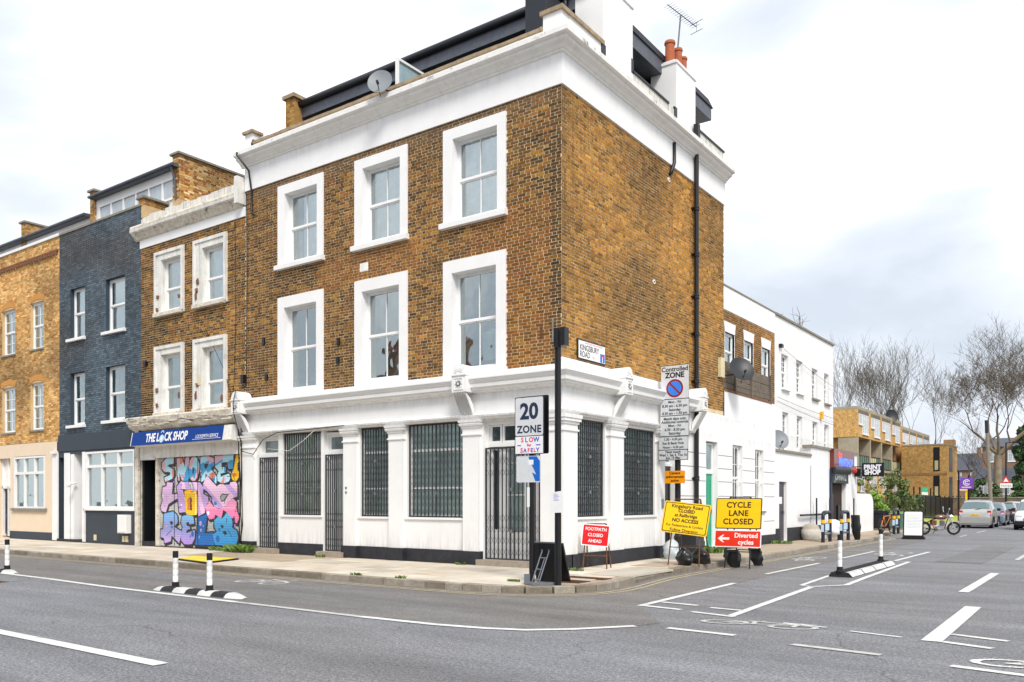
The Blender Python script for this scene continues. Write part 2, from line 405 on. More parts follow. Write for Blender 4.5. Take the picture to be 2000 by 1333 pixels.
M('sign_yellow', 'f2c200', .4, var=.06, scale=6, bump=0)
M('sign_orange', 'f29a00', .4, var=.06, scale=6, bump=0)
M('sign_red', 'd8141c', .4, var=.06, scale=6, bump=0)
M('sign_redorange', 'e0301a', .4, var=.1, scale=6, bump=0)
M('sign_blue', '1463c0', .4, var=.05, bump=0); M('sign_brightblue', '2f7fe0', .4, var=.05, bump=0)
M('sign_darkred', '8d1424', .4, var=.05, bump=0); M('pure_white', (.82, .82, .82), .4, var=.03, bump=0)
M('rust', '6a4c38', .8, var=.4, scale=12, bump=.4, bscale=60, metal=.2)
M('bag_black', '101113', .28, var=.2, scale=10, bump=.25, bscale=18, spec=.6)
M('rubber', '17171a', .75, var=.2, bump=.2)
EYE = (9.78, -15.44, 1.62)
# ================================================================ ground, road, pavement
def asphalt(name, base, warm, sp=.34):
    m = bpy.data.materials.new(name); m.use_nodes = True; t = m.node_tree; N = t.nodes; lk = t.links.new; b = N['Principled BSDF']
    b.inputs['Roughness'].default_value = .82; b.inputs['Specular IOR Level'].default_value = .35; g = N.new('ShaderNodeNewGeometry')
    def nz(s, d=5, r=.6, sc=(1, 1, 1)):
        mp = N.new('ShaderNodeMapping'); mp.inputs['Scale'].default_value = sc; lk(g.outputs['Position'], mp.inputs[0])
        n = N.new('ShaderNodeTexNoise'); n.inputs['Scale'].default_value = s; n.inputs['Detail'].default_value = d; n.inputs['Roughness'].default_value = r; lk(mp.outputs[0], n.inputs['Vector']); return n.outputs['Fac']
    def rng(x, a, bb, c, d):
        r = N.new('ShaderNodeMapRange'); lk(x, r.inputs[0])
        for i, q in enumerate((a, bb, c, d)): r.inputs[i+1].default_value = q
        return r.outputs[0]
    mix = N.new('ShaderNodeMix'); mix.data_type = 'RGBA'; lk(rng(nz(.22, 5, .6, (.5, 1, 1)), .4, .62, 0, 1), mix.inputs[0]); mix.inputs[6].default_value = (*base, 1); mix.inputs[7].default_value = (*warm, 1)
    s = mix.outputs[2]
    for f in (rng(nz(24, 1, .5), .38, .62, 1-sp*.34, 1+sp*.34), rng(nz(55, 1, .5), .40, .60, 1-sp*.45, 1+sp*.5), rng(nz(1.1, 4, .6, (.05, 1.2, 1)), .35, .65, .86, 1.1), rng(nz(260, 2, .9), .3, .7, 1-sp*.9, 1+sp*.9), rng(nz(.6, 6, .7, (.35, 1.3, 1)), .35, .7, 1.16, .78), rng(nz(2.6, 6, .75), .3, .75, 1.08, .88)):
        v = N.new('ShaderNodeVectorMath'); v.operation = 'SCALE'; lk(s, v.inputs[0]); lk(f, v.inputs['Scale']); s = v.outputs[0]
    # fine cracks
    vo = N.new('ShaderNodeTexVoronoi'); vo.feature = 'DISTANCE_TO_EDGE'; vo.inputs['Scale'].default_value = .28
    ds = N.new('ShaderNodeTexNoise'); ds.inputs['Scale'].default_value = 1.2; ds.inputs['Detail'].default_value = 6; lk(g.outputs['Position'], ds.inputs['Vector'])
    ad = N.new('ShaderNodeVectorMath'); ad.operation = 'MULTIPLY_ADD'; lk(ds.outputs['Color'], ad.inputs[0]); ad.inputs[1].default_value = (.9, .9, 0); lk(g.outputs['Position'], ad.inputs[2]); lk(ad.outputs[0], vo.inputs['Vector'])
    ck = rng(vo.outputs['Distance'], .0, .006, .5, 1)
    gate = rng(nz(.35, 3, .5), .5, .56, 0, 1); mg = N.new('ShaderNodeMix'); mg.data_type = 'FLOAT'; lk(gate, mg.inputs[0]); mg.inputs[2].default_value = 1; lk(ck, mg.inputs[3])
    v = N.new('ShaderNodeVectorMath'); v.operation = 'SCALE'; lk(s, v.inputs[0]); lk(mg.outputs[0], v.inputs['Scale']); s = v.outputs[0]
    lk(s, b.inputs['Base Color'])
    bp = N.new('ShaderNodeBump'); bp.inputs['Strength'].default_value = .7; bp.inputs['Distance'].default_value = .006; lk(nz(140, 3, .8), bp.inputs['Height']); lk(bp.outputs[0], b.inputs['Normal'])
    MATS[name] = m
asphalt('asphalt', (.182, .186, .199), (.172, .170, .175), .62)
asphalt('asphalt_lane', (.160, .154, .154), (.178, .166, .153), .42)
asphalt('footway_tarmac', (.42, .335, .245), (.36, .29, .215), .26)
M('ground_far', (.10, .10, .095), .9, var=.2)
for i, c in enumerate(((.57, .51, .42), (.52, .46, .37), (.62, .56, .46), (.45, .40, .325), (.55, .475, .37))): M('slab%d' % i, c, .88, var=.16, scale=1.7, bump=.3, bscale=90, speck=.14, dirt=.06)
for i, c in enumerate(((.27, .235, .185), (.20, .17, .13), (.32, .285, .23))): M('granite%d' % i, c, .85, var=.3, scale=5, bump=.5, bscale=45, speck=.3, dirt=.25)
M('road_white', (.64, .64, .62), .7, var=.16, scale=3, bump=.3, bscale=70, speck=.28, dirt=.42)
M('road_white_worn', (.50, .49, .47), .75, var=.25, scale=5, bump=.3, bscale=120, speck=.35, dirt=.6)
M('road_yellow', (.47, .39, .23), .75, var=.25, scale=5, bump=.3, bscale=120, speck=.3, dirt=.3)
M('tactile', (.50, .46, .39), .85, var=.15, scale=2, bump=.3, bscale=80, speck=.15)
M('iron_cover', '5c3a28', .8, var=.4, scale=10, bump=.6, bscale=70)
M('leaf', (.075, .15, .025), .6, var=.35, scale=30, bump=0); M('leaf_dark', (.03, .07, .022), .65, var=.4, scale=8, bump=0)
M('leaf_bright', (.12, .21, .03), .6, var=.3, scale=10, bump=0); M('leaf_olive', (.15, .17, .05), .65, var=.4, scale=8, bump=0)

g = MB(); g.face([(-400, -300, -.03), (400, -300, -.03), (400, 700, -.03), (-400, 700, -.03)]); tag(g.build('ground', 'ground_far'), kind='structure')
g = MB(); g.face([(-90, -26, 0), (60, -26, 0), (60, -3.0, 0), (9.7, -3.0, 0), (9.7, 79, 0), (1.0, 79, 0), (1.0, -3.0, 0), (-90, -3.0, 0)]); road = tag(g.build('road', 'asphalt'), kind='structure')
def strip(name, pts, w, z, mat, parent, off=0):
    P = [Vector((p[0], p[1])) for p in pts]; mb = MB(); L = []
    for i, p in enumerate(P):
        d = (P[min(i+1, len(P)-1)]-P[max(i-1, 0)]).normalized(); n = Vector((d.y, -d.x)); L.append((mb.vert(*(p+n*(off-w/2)), z), mb.vert(*(p+n*(off+w/2)), z)))
    for i in range(len(L)-1): mb.f.append((L[i][0], L[i][1], L[i+1][1], L[i+1][0])); mb.c.append(None)
    return mb.build(name, mat, parent)
CYC = [(-60, -6.9), (-10.4, -6.92), (-8.1, -6.97), (-5.6, -7.12), (-1.6, -7.17), (0, -7.18), (1.25, -7.2), (2.6, -7.15), (3.3, -7.03), (3.8, -6.85), (4.25, -6.45), (4.76, -5.75)]
g = MB(); q = [(x, y, .004) for x, y in CYC]+[(4.9, -5.3, .004), (3.9, -3.9, .004), (3.75, .4, .004), (3.55, 20, .004), (3.5, 24, .004), (1.0, 24, .004), (1.0, -3, .004), (-60, -3, .004)]
g.face(q[::1]); o_ = g.build('cycle_lane_surface', 'asphalt_lane', road)
KERB = [(-60, -3.75), (-20, -3.75), (-1.2, -3.75), (.3, -3.72), (1.0, -3.64), (1.55, -3.46), (1.98, -3.12), (2.22, -2.65), (2.3, -2.1), (2.26, -1.4), (2.12, -.5), (1.98, .6), (1.93, 2), (1.9, 4), (1.92, 21.4), (1.85, 22.6), (1.55, 23.6), (1.2, 24.4), (1.1, 25.6), (1.25, 27.0), (1.7, 28.6), (2.05, 30), (2.1, 33), (2.1, 78)]
def arc_sample(path, step):
    P = [Vector(p) for p in path]; out = [P[0].copy()]; acc = 0
    for i in range(len(P)-1):
        L = (P[i+1]-P[i]).length; s = step-acc
        while s <= L: out.append(P[i].lerp(P[i+1], s/L)); s += step
        acc = (acc+L) % step
    return out
strip('yellow_line', KERB[1:18], .055, .009, 'road_yellow', road, .24); strip('yellow_line', KERB[1:18], .055, .009, 'road_yellow', road, .40)
for nm, pts, w, mt in [
    ('cycle_lane_line', CYC[:5], .13, 'road_white'), ('cycle_lane_line', CYC[4:7], .12, 'road_white_worn'), ('cycle_lane_line', [(1.25, -7.2), (2.6, -7.15), (3.3, -7.03), (3.8, -6.85), (4.25, -6.45), (4.76, -5.75)], .13, 'road_white'),
    ('centre_line', [(-20, -10.68), (2.15, -10.75)], .17, 'road_white'),
    ('bay_line', [(3.86, -3.86), (3.73, .41)], .12, 'road_white'), ('bay_line', [(3.92, -3.22), (4.57, -3.3)], .11, 'road_white'), ('bay_line', [(3.92, -3.80), (4.56, -3.91)], .11, 'road_white'),
    ('bay_line', [(4.78, -4.03), (5.48, -4.18)], .11, 'road_white'), ('bay_line', [(4.82, -3.43), (5.33, -3.47)], .11, 'road_white'), ('bay_line', [(5.41, -4.12), (5.16, .6)], .12, 'road_white'),
    ('island_line', [(5.16, .6), (4.92, .75), (4.78, 3.2), (4.68, 7.8)], .09, 'road_white'), ('island_line', [(5.16, .6), (5.6, 1.3), (5.52, 3.2), (5.36, 8.6), (4.98, 8.75)], .11, 'road_white'), ('island_line', [(4.98, 8.75), (5.03, 13.6)], .11, 'road_white'),
    ('lane_dash', [(3.54, 2.79), (3.58, 6.7)], .1, 'road_white'), ('lane_dash', [(3.56, 9.04), (3.55, 12.9)], .1, 'road_white'),
    ('give_way_dash', [(5.17, -5.66), (6.08, -5.73)], .12, 'road_white'), ('give_way_dash', [(6.83, -5.96), (7.79, -6.07)], .12, 'road_white_worn'), ('give_way_dash', [(8.47, -6.28), (9.5, -6.46)], .12, 'road_white'),
    ('give_way_dash', [(6.22, -4.37), (6.8, -4.45)], .07, 'road_white'), ('give_way_dash', [(7.11, -4.58), (7.73, -4.72)], .07, 'road_white'),
    ('bay_line', [(8.06, -4.82), (8.02, -1.0)], .22, 'road_white'), ('bay_line', [(8.17, -4.12), (8.78, -4.31)], .11, 'road_white'), ('bay_line', [(8.17, -4.78), (8.69, -4.96)], .11, 'road_white'),
    ('lane_dash', [(7.6, 1.2), (7.6, 5.9)], .17, 'road_white'), ('lane_dash', [(7.6, 11), (7.6, 15)], .12, 'road_white_worn'), ('parking_dash', [(4.15, 26.5), (4.1, 29)], .1, 'road_white_worn'), ('parking_dash', [(4.15, 32), (4.1, 36)], .1, 'road_white_worn')]:
    strip(nm, pts, w, .0085, mt, road)
for pts in ([(-9, -9.9), (9, -9.4), (9, -8.2), (-2, -8.5)], [(.5, -6.4), (4.0, -6.2), (3.6, -4.4), (.8, -4.3)], [(5.6, 14), (7.2, 14), (7.2, 26), (5.6, 26)]): pass
for a, b, c, d, mt in ((-7.6, -5.4, -5.9, -4.5, 'asphalt_patch'), (5.9, 7.0, 9.0, 19.0, 'asphalt_patch'), (-13.5, -11.9, -8.7, -7.6, 'asphalt_patch')):
    if 'asphalt_patch' not in MATS: asphalt('asphalt_patch', (.150, .150, .155), (.158, .154, .152), .5)
    mb = MB(); mb.face([(a, c, .0058), (b, c+.06, .0058), (b-.05, d, .0058), (a+.04, d-.03, .0058)]); mb.build('patch_repair', mt, road)
mb = MB(); mb.box(-8.75, -8.05, -8.15, -7.75, -.01, .007); mb.build('road_cover', 'iron_cover', road)
mb = MB()
for i in range(6): mb.box(-8.7+i*.11, -8.64+i*.11, -8.1, -7.8, .007, .011)
mb.build('cover_rib', 'iron_cover', road, kind='stuff')
def bike_fn(U, V):   # painted cycle, unit box 1.8 long (u) by 1.05 high (v)
    K = np.zeros(U.shape, bool)
    for c in (.36, 1.42): K |= abs(np.hypot(U-c, V-.36)-.31) < .045
    for a, b in [((.36, .36), (.62, .82)), ((.62, .82), (1.28, .80)), ((.62, .82), (.82, .36)), ((.36, .36), (.82, .36)), ((.82, .36), (1.28, .80)), ((1.42, .36), (1.24, .98)), ((1.24, .98), (1.45, 1.0)), ((.5, .92), (.74, .92)), ((.62, .82), (.62, .92))]: K |= seg_d(U, V, a, b) < .035
    return K
def bike_sign(x, y, lx, ly, sx, sy, mat):
    paint_cells('cycle_symbol', mat, road, 0, 1.85, 0, 1.1, .025, bike_fn, xf=lambda u, v: (x+u/1.8*lx[0]*sx+v*ly[0]*sy, y+u/1.8*lx[1]*sx+v*ly[1]*sy, .0088))
bike_sign(5.18, -4.95, (1, .06), (.22, .55), 1.5, 1.0, 'road_white_worn'); bike_sign(-4.6, -5.15, (1, 0), (.1, .95), 1.25, .9, 'road_white_worn')
bike_sign(4.75, 10.6, (0, 1), (-1, 0), 2.4, .9, 'road_white_worn'); bike_sign(3.2, 7.2, (0, 1), (-1, 0), 2.0, .7, 'road_white_worn'); bike_sign(8.5, -6.05, (1, -.05), (.25, .6), 1.6, 1.1, 'road_white')
# pavement base (tan tarmac footway) with slabs and kerb stones as parts
g = MB(); kin = [(x, y) for x, y in KERB]; PZ = .118
def inset(path, d):
    P = [Vector(p) for p in path]; o = []
    for i, p in enumerate(P):
        t = (P[min(i+1, len(P)-1)]-P[max(i-1, 0)]).normalized(); o.append((p.x-t.y*d, p.y+t.x*d))
    return o
KI = inset(KERB, .17)
half = [p for p in KI if p[1] < .5 and p[0] > -1.3]
g.face([(x, y, PZ) for x, y in KI if x <= -1.1]+[(-1.2, .15, PZ), (-60, .15, PZ)])
bpts = [(x, y, PZ) for x, y in KI if x > -1.3]; cut = [p for p in bpts]
g.face([bpts[0]]+bpts[1:]+[(-6, 78, PZ), (-6, 29, PZ), (-.3, 29, PZ), (-.3, .15, PZ), (-1.2, .15, PZ)])
pav = tag(g.build('pavement', 'footway_tarmac'), kind='structure')
g = MB(); g.box(9.7, 14, -3.0, 79, -.02, .12); g.box(9.7, 60, -3.0, .5, -.02, .118); tag(g.build('far_pavement', 'slab1'), kind='structure')
KV = {}
def stone_mesh(key, L, D, H, mat, ch=.012):
    if key in KV: return KV[key]
    m = MB(); x, y = L/2, D/2; m.prism([(-x, -y), (x, -y), (x, y), (-x, y)], -H, -ch)
    m.f.pop(0); m.c.pop(0)
    a = [m.vert(*p) for p in ((-x, -y, -ch), (x, -y, -ch), (x, y, -ch), (-x, y, -ch))]; b = [m.vert(*p) for p in ((-x+ch, -y+ch, 0), (x-ch, -y+ch, 0), (x-ch, y-ch, 0), (-x+ch, y-ch, 0))]
    for i in range(4): j = (i+1) % 4; m.f.append((a[i], a[j], b[j], b[i])); m.c.append(None)
    m.f.append(tuple(b)); m.c.append(None)
    me = bpy.data.meshes.new('stone'); me.from_pydata(m.v, [], m.f); me.materials.append(MATS[mat]); KV[key] = me; return me
RK = random.Random(5); KM = arc_sample(inset(KERB, .085), .08); i = 0; nk = 0
while i < len(KM)-14:
    if KM[i].x < -30: i += 11; continue
    curve = KM[i].x > -.9 and KM[i].y < 2.5 or 21 < KM[i].y < 31
    n = RK.choice((5, 6)) if curve else RK.choice((10, 12, 13)); a, b = KM[i], KM[i+n]; d = b-a; c = (a+b)/2
    if c.y > 60: break
    k = RK.randrange(3); L = round(d.length-.012, 2)
    me = stone_mesh(('k', k, L), L, .17, .2, 'granite%d' % k); o = bpy.data.objects.new('kerb_stone', me); COL.objects.link(o); o.parent = pav
    low = .05 if -.9 < c.y < 1.3 and c.x > 1.5 else 0
    o.location = (c.x, c.y, .128-low+RK.uniform(-.004, .004)); o.rotation_euler = (RK.uniform(-.015, .015), 0, math.atan2(d.y, d.x)); i += n; nk += 1
RS = random.Random(11); nslab = 0
def kerb_x(y): 
    for i in range(3, len(KI)-1):
        if KI[i][1] <= y <= KI[i+1][1] and KI[i][0] > 1: return KI[i][0]+(KI[i+1][0]-KI[i][0])*(y-KI[i][1])/max(1e-6, KI[i+1][1]-KI[i][1])
    return 2
def slab(cx, cy, L, D, k=None):
    global nslab
    k = RS.choice((0, 0, 1, 1, 2, 3, 4)) if k is None else k
    o = bpy.data.objects.new('paving_slab', stone_mesh(('s', k, round(L, 3), round(D, 3)), L-.012, D-.012, .03, 'slab%d' % k, .004)); COL.objects.link(o); o.parent = pav
    o.location = (cx, cy, .1275+RS.uniform(-.002, .0025)); o.rotation_euler = (RS.uniform(-.002, .002), RS.uniform(-.002, .002), 0); nslab += 1
for r in range(5):
    D = .68; cy = -3.58+D/2+r*D; x = -27-(r % 2)*.45
    while x < 1.7:
        L = RS.choice((.9, .9, .75)); c = x+L/2; x += L
        if -11.2 < c < -6.6 and cy > -2.4: continue
        if c > -.5 and (cy < -3.3 or c > 1.3): 
            if cy < -3.3 and c > .3: continue
        if c+L/2 > 1.9: continue
        slab(c, cy, L, D)
y = -.15
while y < 6.3:
    D = .6; x = .2
    while x < 1.95:
        L = RS.choice((.6, .75)); 
        if x+L < kerb_x(y+.3)+.02 and not (x > .9 and -.9 < y < 1.3) and y < 4.6: slab(x+L/2, y+D/2, L, D, RS.choice((0, 2, 2, 1)))
        x += L
    y += D
# tactile paving with real studs, iron covers
tp = MB(); nst = 0
tp.box(.98, 1.98, -.75, 1.4, .09, .1305)
for i in range(15):
    for j in range(32):
        x, y = 1.02+i*.0665, -.71+j*.0665; tp.prism([(x-.012, y-.012), (x+.012, y-.012), (x+.012, y+.012), (x-.012, y+.012)], .1305, .1355)
tp.build('tactile_paving', 'tactile', pav)
for x, y, a, b in ((1.55, -2.2, .34, .22), (1.5, -1.45, .45, .18)):
    mb = MB(); mb.box(x-a, x+a, y-b, y+b, .1, .132)
    for i in range(9): mb.box(x-a+.03, x+a-.03, y-b+.03+i*(2*b-.06)/9, y-b+.045+i*(2*b-.06)/9, .132, .135)
    mb.build('iron_cover', 'iron_cover', pav)
mb = MB(); mb.box(.75, 1.75, 1.75, 3.1, .1, .1325); mb.build('tarmac_patch', 'footway_tarmac', pav)
mb = MB(); mb.box(-1.7, -.9, -3.35, -2.9, .1, .1335); mb.build('pale_patch', 'slab2', pav)
mb = MB(); mb.box(-5.9, -5.0, -1.9, -1.1, .1, .1335); mb.build('grey_patch', 'slab3', pav)
def spray(pts, w=.03):
    mb = MB()
    for a, b in zip(pts, pts[1:]):
        d = Vector((b[0]-a[0], b[1]-a[1])).normalized()*w/2; mb.face([(a[0]+d.y, a[1]-d.x, .1345), (b[0]+d.y, b[1]-d.x, .1345), (b[0]-d.y, b[1]+d.x, .1345), (a[0]-d.y, a[1]+d.x, .1345)])
    mb.build('survey_mark', 'sign_yellow', pav)
M('survey_yellow', (.62, .50, .16), .8, speck=.3); MATS['sign_yellow_'] = MATS['survey_yellow']
spray([(-1.95, -2.6), (-1.3, -2.75)], .02); spray([(-1.8, -2.2), (-1.45, -2.3), (-1.5, -2.05)], .02)

# ================================================================ window builder
def sash_window(fr, u0, u1, v0, v1, w, parent, bars=(2, 1), split=.5, gm='glass', curtain=None, fw=.045, mat='window_white', rel=None, room=None, sill=None, meeting=True, deep=.45):
    """frame in the opening at depth w; returns the window part"""
    m = MB(fr); d = .06
    m.box(u0, u0+fw, v0, v1, w-d, w); m.box(u1-fw, u1, v0, v1, w-d, w); m.box(u0+fw, u1-fw, v0, v0+fw*1.3, w-d, w-.001); m.box(u0+fw, u1-fw, v1-fw, v1, w-d, w-.001)
    a, b = u0+fw, u1-fw; c, e = v0+fw*1.3, v1-fw; vm = c+(e-c)*split; panes = []
    rows = [(c, vm-.02, w-.03), (vm+.02, e, w-.012)] if meeting else [(c, e, w-.02)]
    if meeting: m.box(a, b, vm-.02, vm+.02, w-.05, w-.004)
    nb = bars if isinstance(bars[0], tuple) else (bars, bars)
    for ri, (y0, y1, ww) in enumerate(rows):
        nu, nv = nb[ri % len(nb)]; s = .03; m.box(a, a+s, y0, y1, ww-.03, ww); m.box(b-s, b, y0, y1, ww-.03, ww); m.box(a+s, b-s, y0, y0+s, ww-.03, ww-.001); m.box(a+s, b-s, y1-s, y1, ww-.03, ww-.001)
        bw = .011; A0, B0, C0, E0 = a+s, b-s, y0+s, y1-s
        for i in range(1, nu): x = A0+(B0-A0)*i/nu; m.box(x-bw, x+bw, C0, E0, ww-.025, ww-.002)
        for j in range(1, nv): y = C0+(E0-C0)*j/nv; m.box(A0, B0, y-bw, y+bw, ww-.025, ww-.004)
        for i in range(nu):
            for j in range(nv): panes.append((A0+(B0-A0)*i/nu, A0+(B0-A0)*(i+1)/nu, C0+(E0-C0)*j/nv, C0+(E0-C0)*(j+1)/nv, ww-.02))
    wd = m.build('window', mat, parent)
    for p in panes:
        g = MB(fr); a_, b_, c_, d_, z_ = p; g.face([(a_, c_, z_), (b_, c_, z_), (b_, d_, z_), (a_, d_, z_)]); g.build('pane', gm, wd)
    r = MB(fr); q = w-deep; x = w-.061
    r.face([(u0, v0, q), (u1, v0, q), (u1, v1, q), (u0, v1, q)]); r.face([(u0, v0, x), (u0, v0, q), (u0, v1, q), (u0, v1, x)]); r.face([(u1, v0, q), (u1, v0, x), (u1, v1, x), (u1, v1, q)])
    r.face([(u0, v1, q), (u1, v1, q), (u1, v1, x), (u0, v1, x)]); r.face([(u0, v0, x), (u1, v0, x), (u1, v0, q), (u0, v0, q)]); r.build('interior', room or 'room_dark', wd)
    if curtain:
        for (p0, p1, q0, q1, cm) in curtain:
            P = []; n = 26; L = (u1-u0)
            for j in (0, 1):
                row = []
                for i in range(n+1):
                    t = p0+(p1-p0)*i/n; row.append((u0+.02+(L-.04)*t, v0+(v1-v0)*(q0 if j == 0 else q1), w-.095+.014*math.sin(i*1.9+j*.4)+.012*math.sin(i*.7)))
                P.append(row)
            k = MB(fr); k.grid(P); k.smooth = True; k.build('curtain', cm, wd)
    return wd
def surround(fr, U0, U1, V0, V1, u0, u1, v0, v1, w, parent, mat='stucco_clean', bottom=False):
    m = MB(fr)
    d = -.26
    m.box(U0, u0, V0, V1, d, w); m.box(u1, U1, V0, V1, d, w); m.box(u0, u1, v1, V1, d, w-.0005); m.box(u0, u1, V0, v0, d, w-.02)
    return m.build('surround', mat, parent)
def sill(fr, u0, u1, v, w, parent, mat='window_white', t=.09):
    m = MB(fr); m.prism([(v-t, -.1), (v-t, w), (v-.012, w), (v, w-.015), (v+.012, -.1)][::-1], u0, u1, axis=0); return m.build('sill', mat, parent)

# ================================================================ corner building
A, B = ('A', 0), ('B', 0)
cb = thing('corner_building', 'three storey brown brick corner building with white shopfront, white window surrounds and dark roof extension', 'building', (-5.5, 4.5, .12))
WX = [(-8.52, .94), (-5.44, .93), (-2.41, .93)]
topw = [(c-h, c+h) for c, h in WX]
ho_top = [(a+.30, b-.24, 8.3, 10.22) for a, b in topw]; ho_mid = [(a+.27, b-.27, 4.72, 7.03) for a, b in topw]
wall = MB(A); panel(wall, -10.93, 0, 4.5, 10.67, ho_top+ho_mid, 0, .24, False); wall.fr = B; panel(wall, 0, 9.26, 4.1, 10.67, (), 0)
wall.build('brick_wall', 'mortar', cb)
palA = STOCK
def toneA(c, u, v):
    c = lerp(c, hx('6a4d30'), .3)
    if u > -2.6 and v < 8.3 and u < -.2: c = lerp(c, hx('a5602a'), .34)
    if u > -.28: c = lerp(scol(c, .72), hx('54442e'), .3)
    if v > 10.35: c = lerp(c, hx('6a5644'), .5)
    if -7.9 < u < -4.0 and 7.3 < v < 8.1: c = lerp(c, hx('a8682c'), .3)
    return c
hol = [(a-.0, b+.0, 8.14, 10.48) for a, b in topw]+[(a, b, 4.5, 7.32) for a, b in topw]
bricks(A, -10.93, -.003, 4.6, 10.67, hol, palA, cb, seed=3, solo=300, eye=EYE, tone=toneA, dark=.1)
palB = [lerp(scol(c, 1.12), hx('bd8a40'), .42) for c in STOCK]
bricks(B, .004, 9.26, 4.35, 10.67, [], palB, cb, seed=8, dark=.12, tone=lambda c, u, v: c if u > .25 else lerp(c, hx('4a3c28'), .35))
core = MB(); core.box(-10.9, -.8, .8, 9.2, .2, 12.2); core.build('light_block_core', 'room_dark', cb)  # unseen dark box added inside the walls to block sky light from behind
rearw = MB(); rearw.face([(-10.93, 9.26, 0), (-10.93, 9.26, 12.3), (0, 9.26, 12.3), (0, 9.26, 0)]); rearw.face([(-10.93, 0, 10), (-10.93, 0, 12.2), (-10.93, 9.26, 12.2), (-10.93, 9.26, 10)]); rearw.face([(-10.93, .6, 11.9), (-.5, .6, 11.9), (-.5, 9.2, 11.9), (-10.93, 9.2, 11.9)]); rearw.build('rear_wall', 'mortar_dark', cb)
for i, (a, b) in enumerate(topw):
    u0, u1, v0, v1 = ho_top[i]
    w_ = sash_window(A, u0, u1, v0, v1, -.17, cb, bars=(2, 1), gm='glass', curtain=[(.0 if i == 0 else .1, 1, 0, 1, 'curtain')] if i else [(.0, .3, 0, .45, 'curtain_grey'), (.34, 1, 0, 1, 'curtain')], room='room_mid')
    surround(A, a, b, 8.14, 10.48, u0, u1, v0, v1, .05, w_); sill(A, a-.06, b+.04, 8.24, .14, w_, 'stucco', t=.13)
    u0, u1, v0, v1 = ho_mid[i]
    w_ = sash_window(A, u0, u1, v0, v1, -.17, cb, bars=(2, 1), gm='glass_sky', room='room_dark', curtain=[[(0, .12, 0, 1, 'curtain_grey')], [(0, .14, 0, 1, 'curtain_grey')], [(0, .06, 0, 1, 'curtain_grey')]][i])
    surround(A, a, b, 4.58, 7.33, u0, u1, v0, v1, .05, w_); mb = MB(A); mb.box(u0-.001, u1+.001, 4.6, 4.735, -.2, .036); mb.build('sill', 'window_white', w_)
    if i == 2:
        mb = MB(A)
        for p, q, r, s, z in ((u0+.62, u0+.92, 4.95, 5.62, -.4), (u0+.86, u0+1.32, 4.98, 5.68, -.45)): mb.prism([(p, r), (q, r), (q-.03, s), (p-.02, s)], z, z+.02)
        mb.build('paper_sheet', 'paper', w_)
    if i == 1:
        mb = MB(A); mb.box(u0+.06, u0+1.15, 4.78, 5.02, -.36, -.34); mb.build('cardboard', M('cardboard', '9a6a48', .9), w_)
mb = MB(A); mb.box(-6.2, -5.9, 7.56, 7.78, .0, .015)
for i in range(6): mb.box(-6.18+i*.048, -6.155+i*.048, 7.58, 7.76, .015, .022)
mb.build('air_vent', 'cornice_paint', cb)
for u, v in ((-9.98, 5.15), (-7.0, 5.85), (-7.02, 5.35), (-10.1, 6.2)):
    mb = MB(A); mb.box(u-.05, u+.05, v-.09, v+.09, .0, .05); mb.build('wall_fitting', 'black_metal', cb)
# upper frieze, cornice, parapet
mb = MB(A); mb.box(-10.95, -.0, 10.67, 11.36, -.1, .045); mb.fr = B; mb.box(-.0435, 9.28, 10.671, 11.359, -.1, .0455); mb.build('frieze', 'stucco_clean', cb)
prof = [(11.34, .045), (11.36, .09), (11.39, .09), (11.41, .13), (11.46, .17), (11.50, .25), (11.52, .27), (11.57, .28), (11.58, .34), (11.60, .36), (11.72, .36), (11.735, .35), (11.78, .0)]
mb = MB(A); mb.mould(prof, -11.05, 0, 0, 1); mb.fr = B; mb.mould(prof, 0, 9.30, 1, 0); mb.build('cornice', 'cornice_paint', cb)
lip = [(11.602, .362), (11.605, .366), (11.715, .366), (11.718, .362)]
mb = MB(A); mb.mould(lip, -11.05, 0, 0, 1); mb.fr = B; mb.mould(lip, 0, 9.30, 1, 0); mb.build('cornice_fillet', 'lip_paint', cb)
mb = MB(A); mb.box(-10.6, -.48, 11.7, 11.98, -.25, .0); mb.box(-.48, 0, 11.7, 12.3, -.3, .01); mb.box(-10.95, -10.6, 11.7, 12.32, -.25, .03)
mb.fr = B; mb.box(.3, 1.79, 11.7, 12.3, -.3, .01); mb.build('parapet', 'stucco', cb)
mb = MB(B); mb.box(1.79, 9.26, 11.7, 12.28, -.3, .005); mb.build('parapet_side', 'parapet_stain', cb)
cp = MB(A); R_ = random.Random(2); u = -10.6
while u < -.5:
    q = min(u+R_.uniform(.5, .75), -.48); c = MB(A); c.box(u+.004, q-.004, 11.98, 12.05+R_.uniform(-.006, .008), -.3, .06); c.build('coping_stone', 'coping', cb); u = q
c = MB(A); c.box(-.54, .06, 12.3, 12.39, -.36, .06); c.fr = B; c.box(.36, 1.8, 12.302, 12.388, -.36, .06); c.build('coping_stone', 'coping', cb)
c = MB(A); c.box(-11.0, -10.54, 12.32, 12.40, -.31, .1); c.build('coping_stone', 'coping', cb)
c = MB(B); c.box(3.3, 5.34, 12.28, 12.33, -.34, .04); c.box(7.1, 9.28, 12.28, 12.33, -.34, .04); c.build('lead_flashing', 'zinc', cb, split=True)
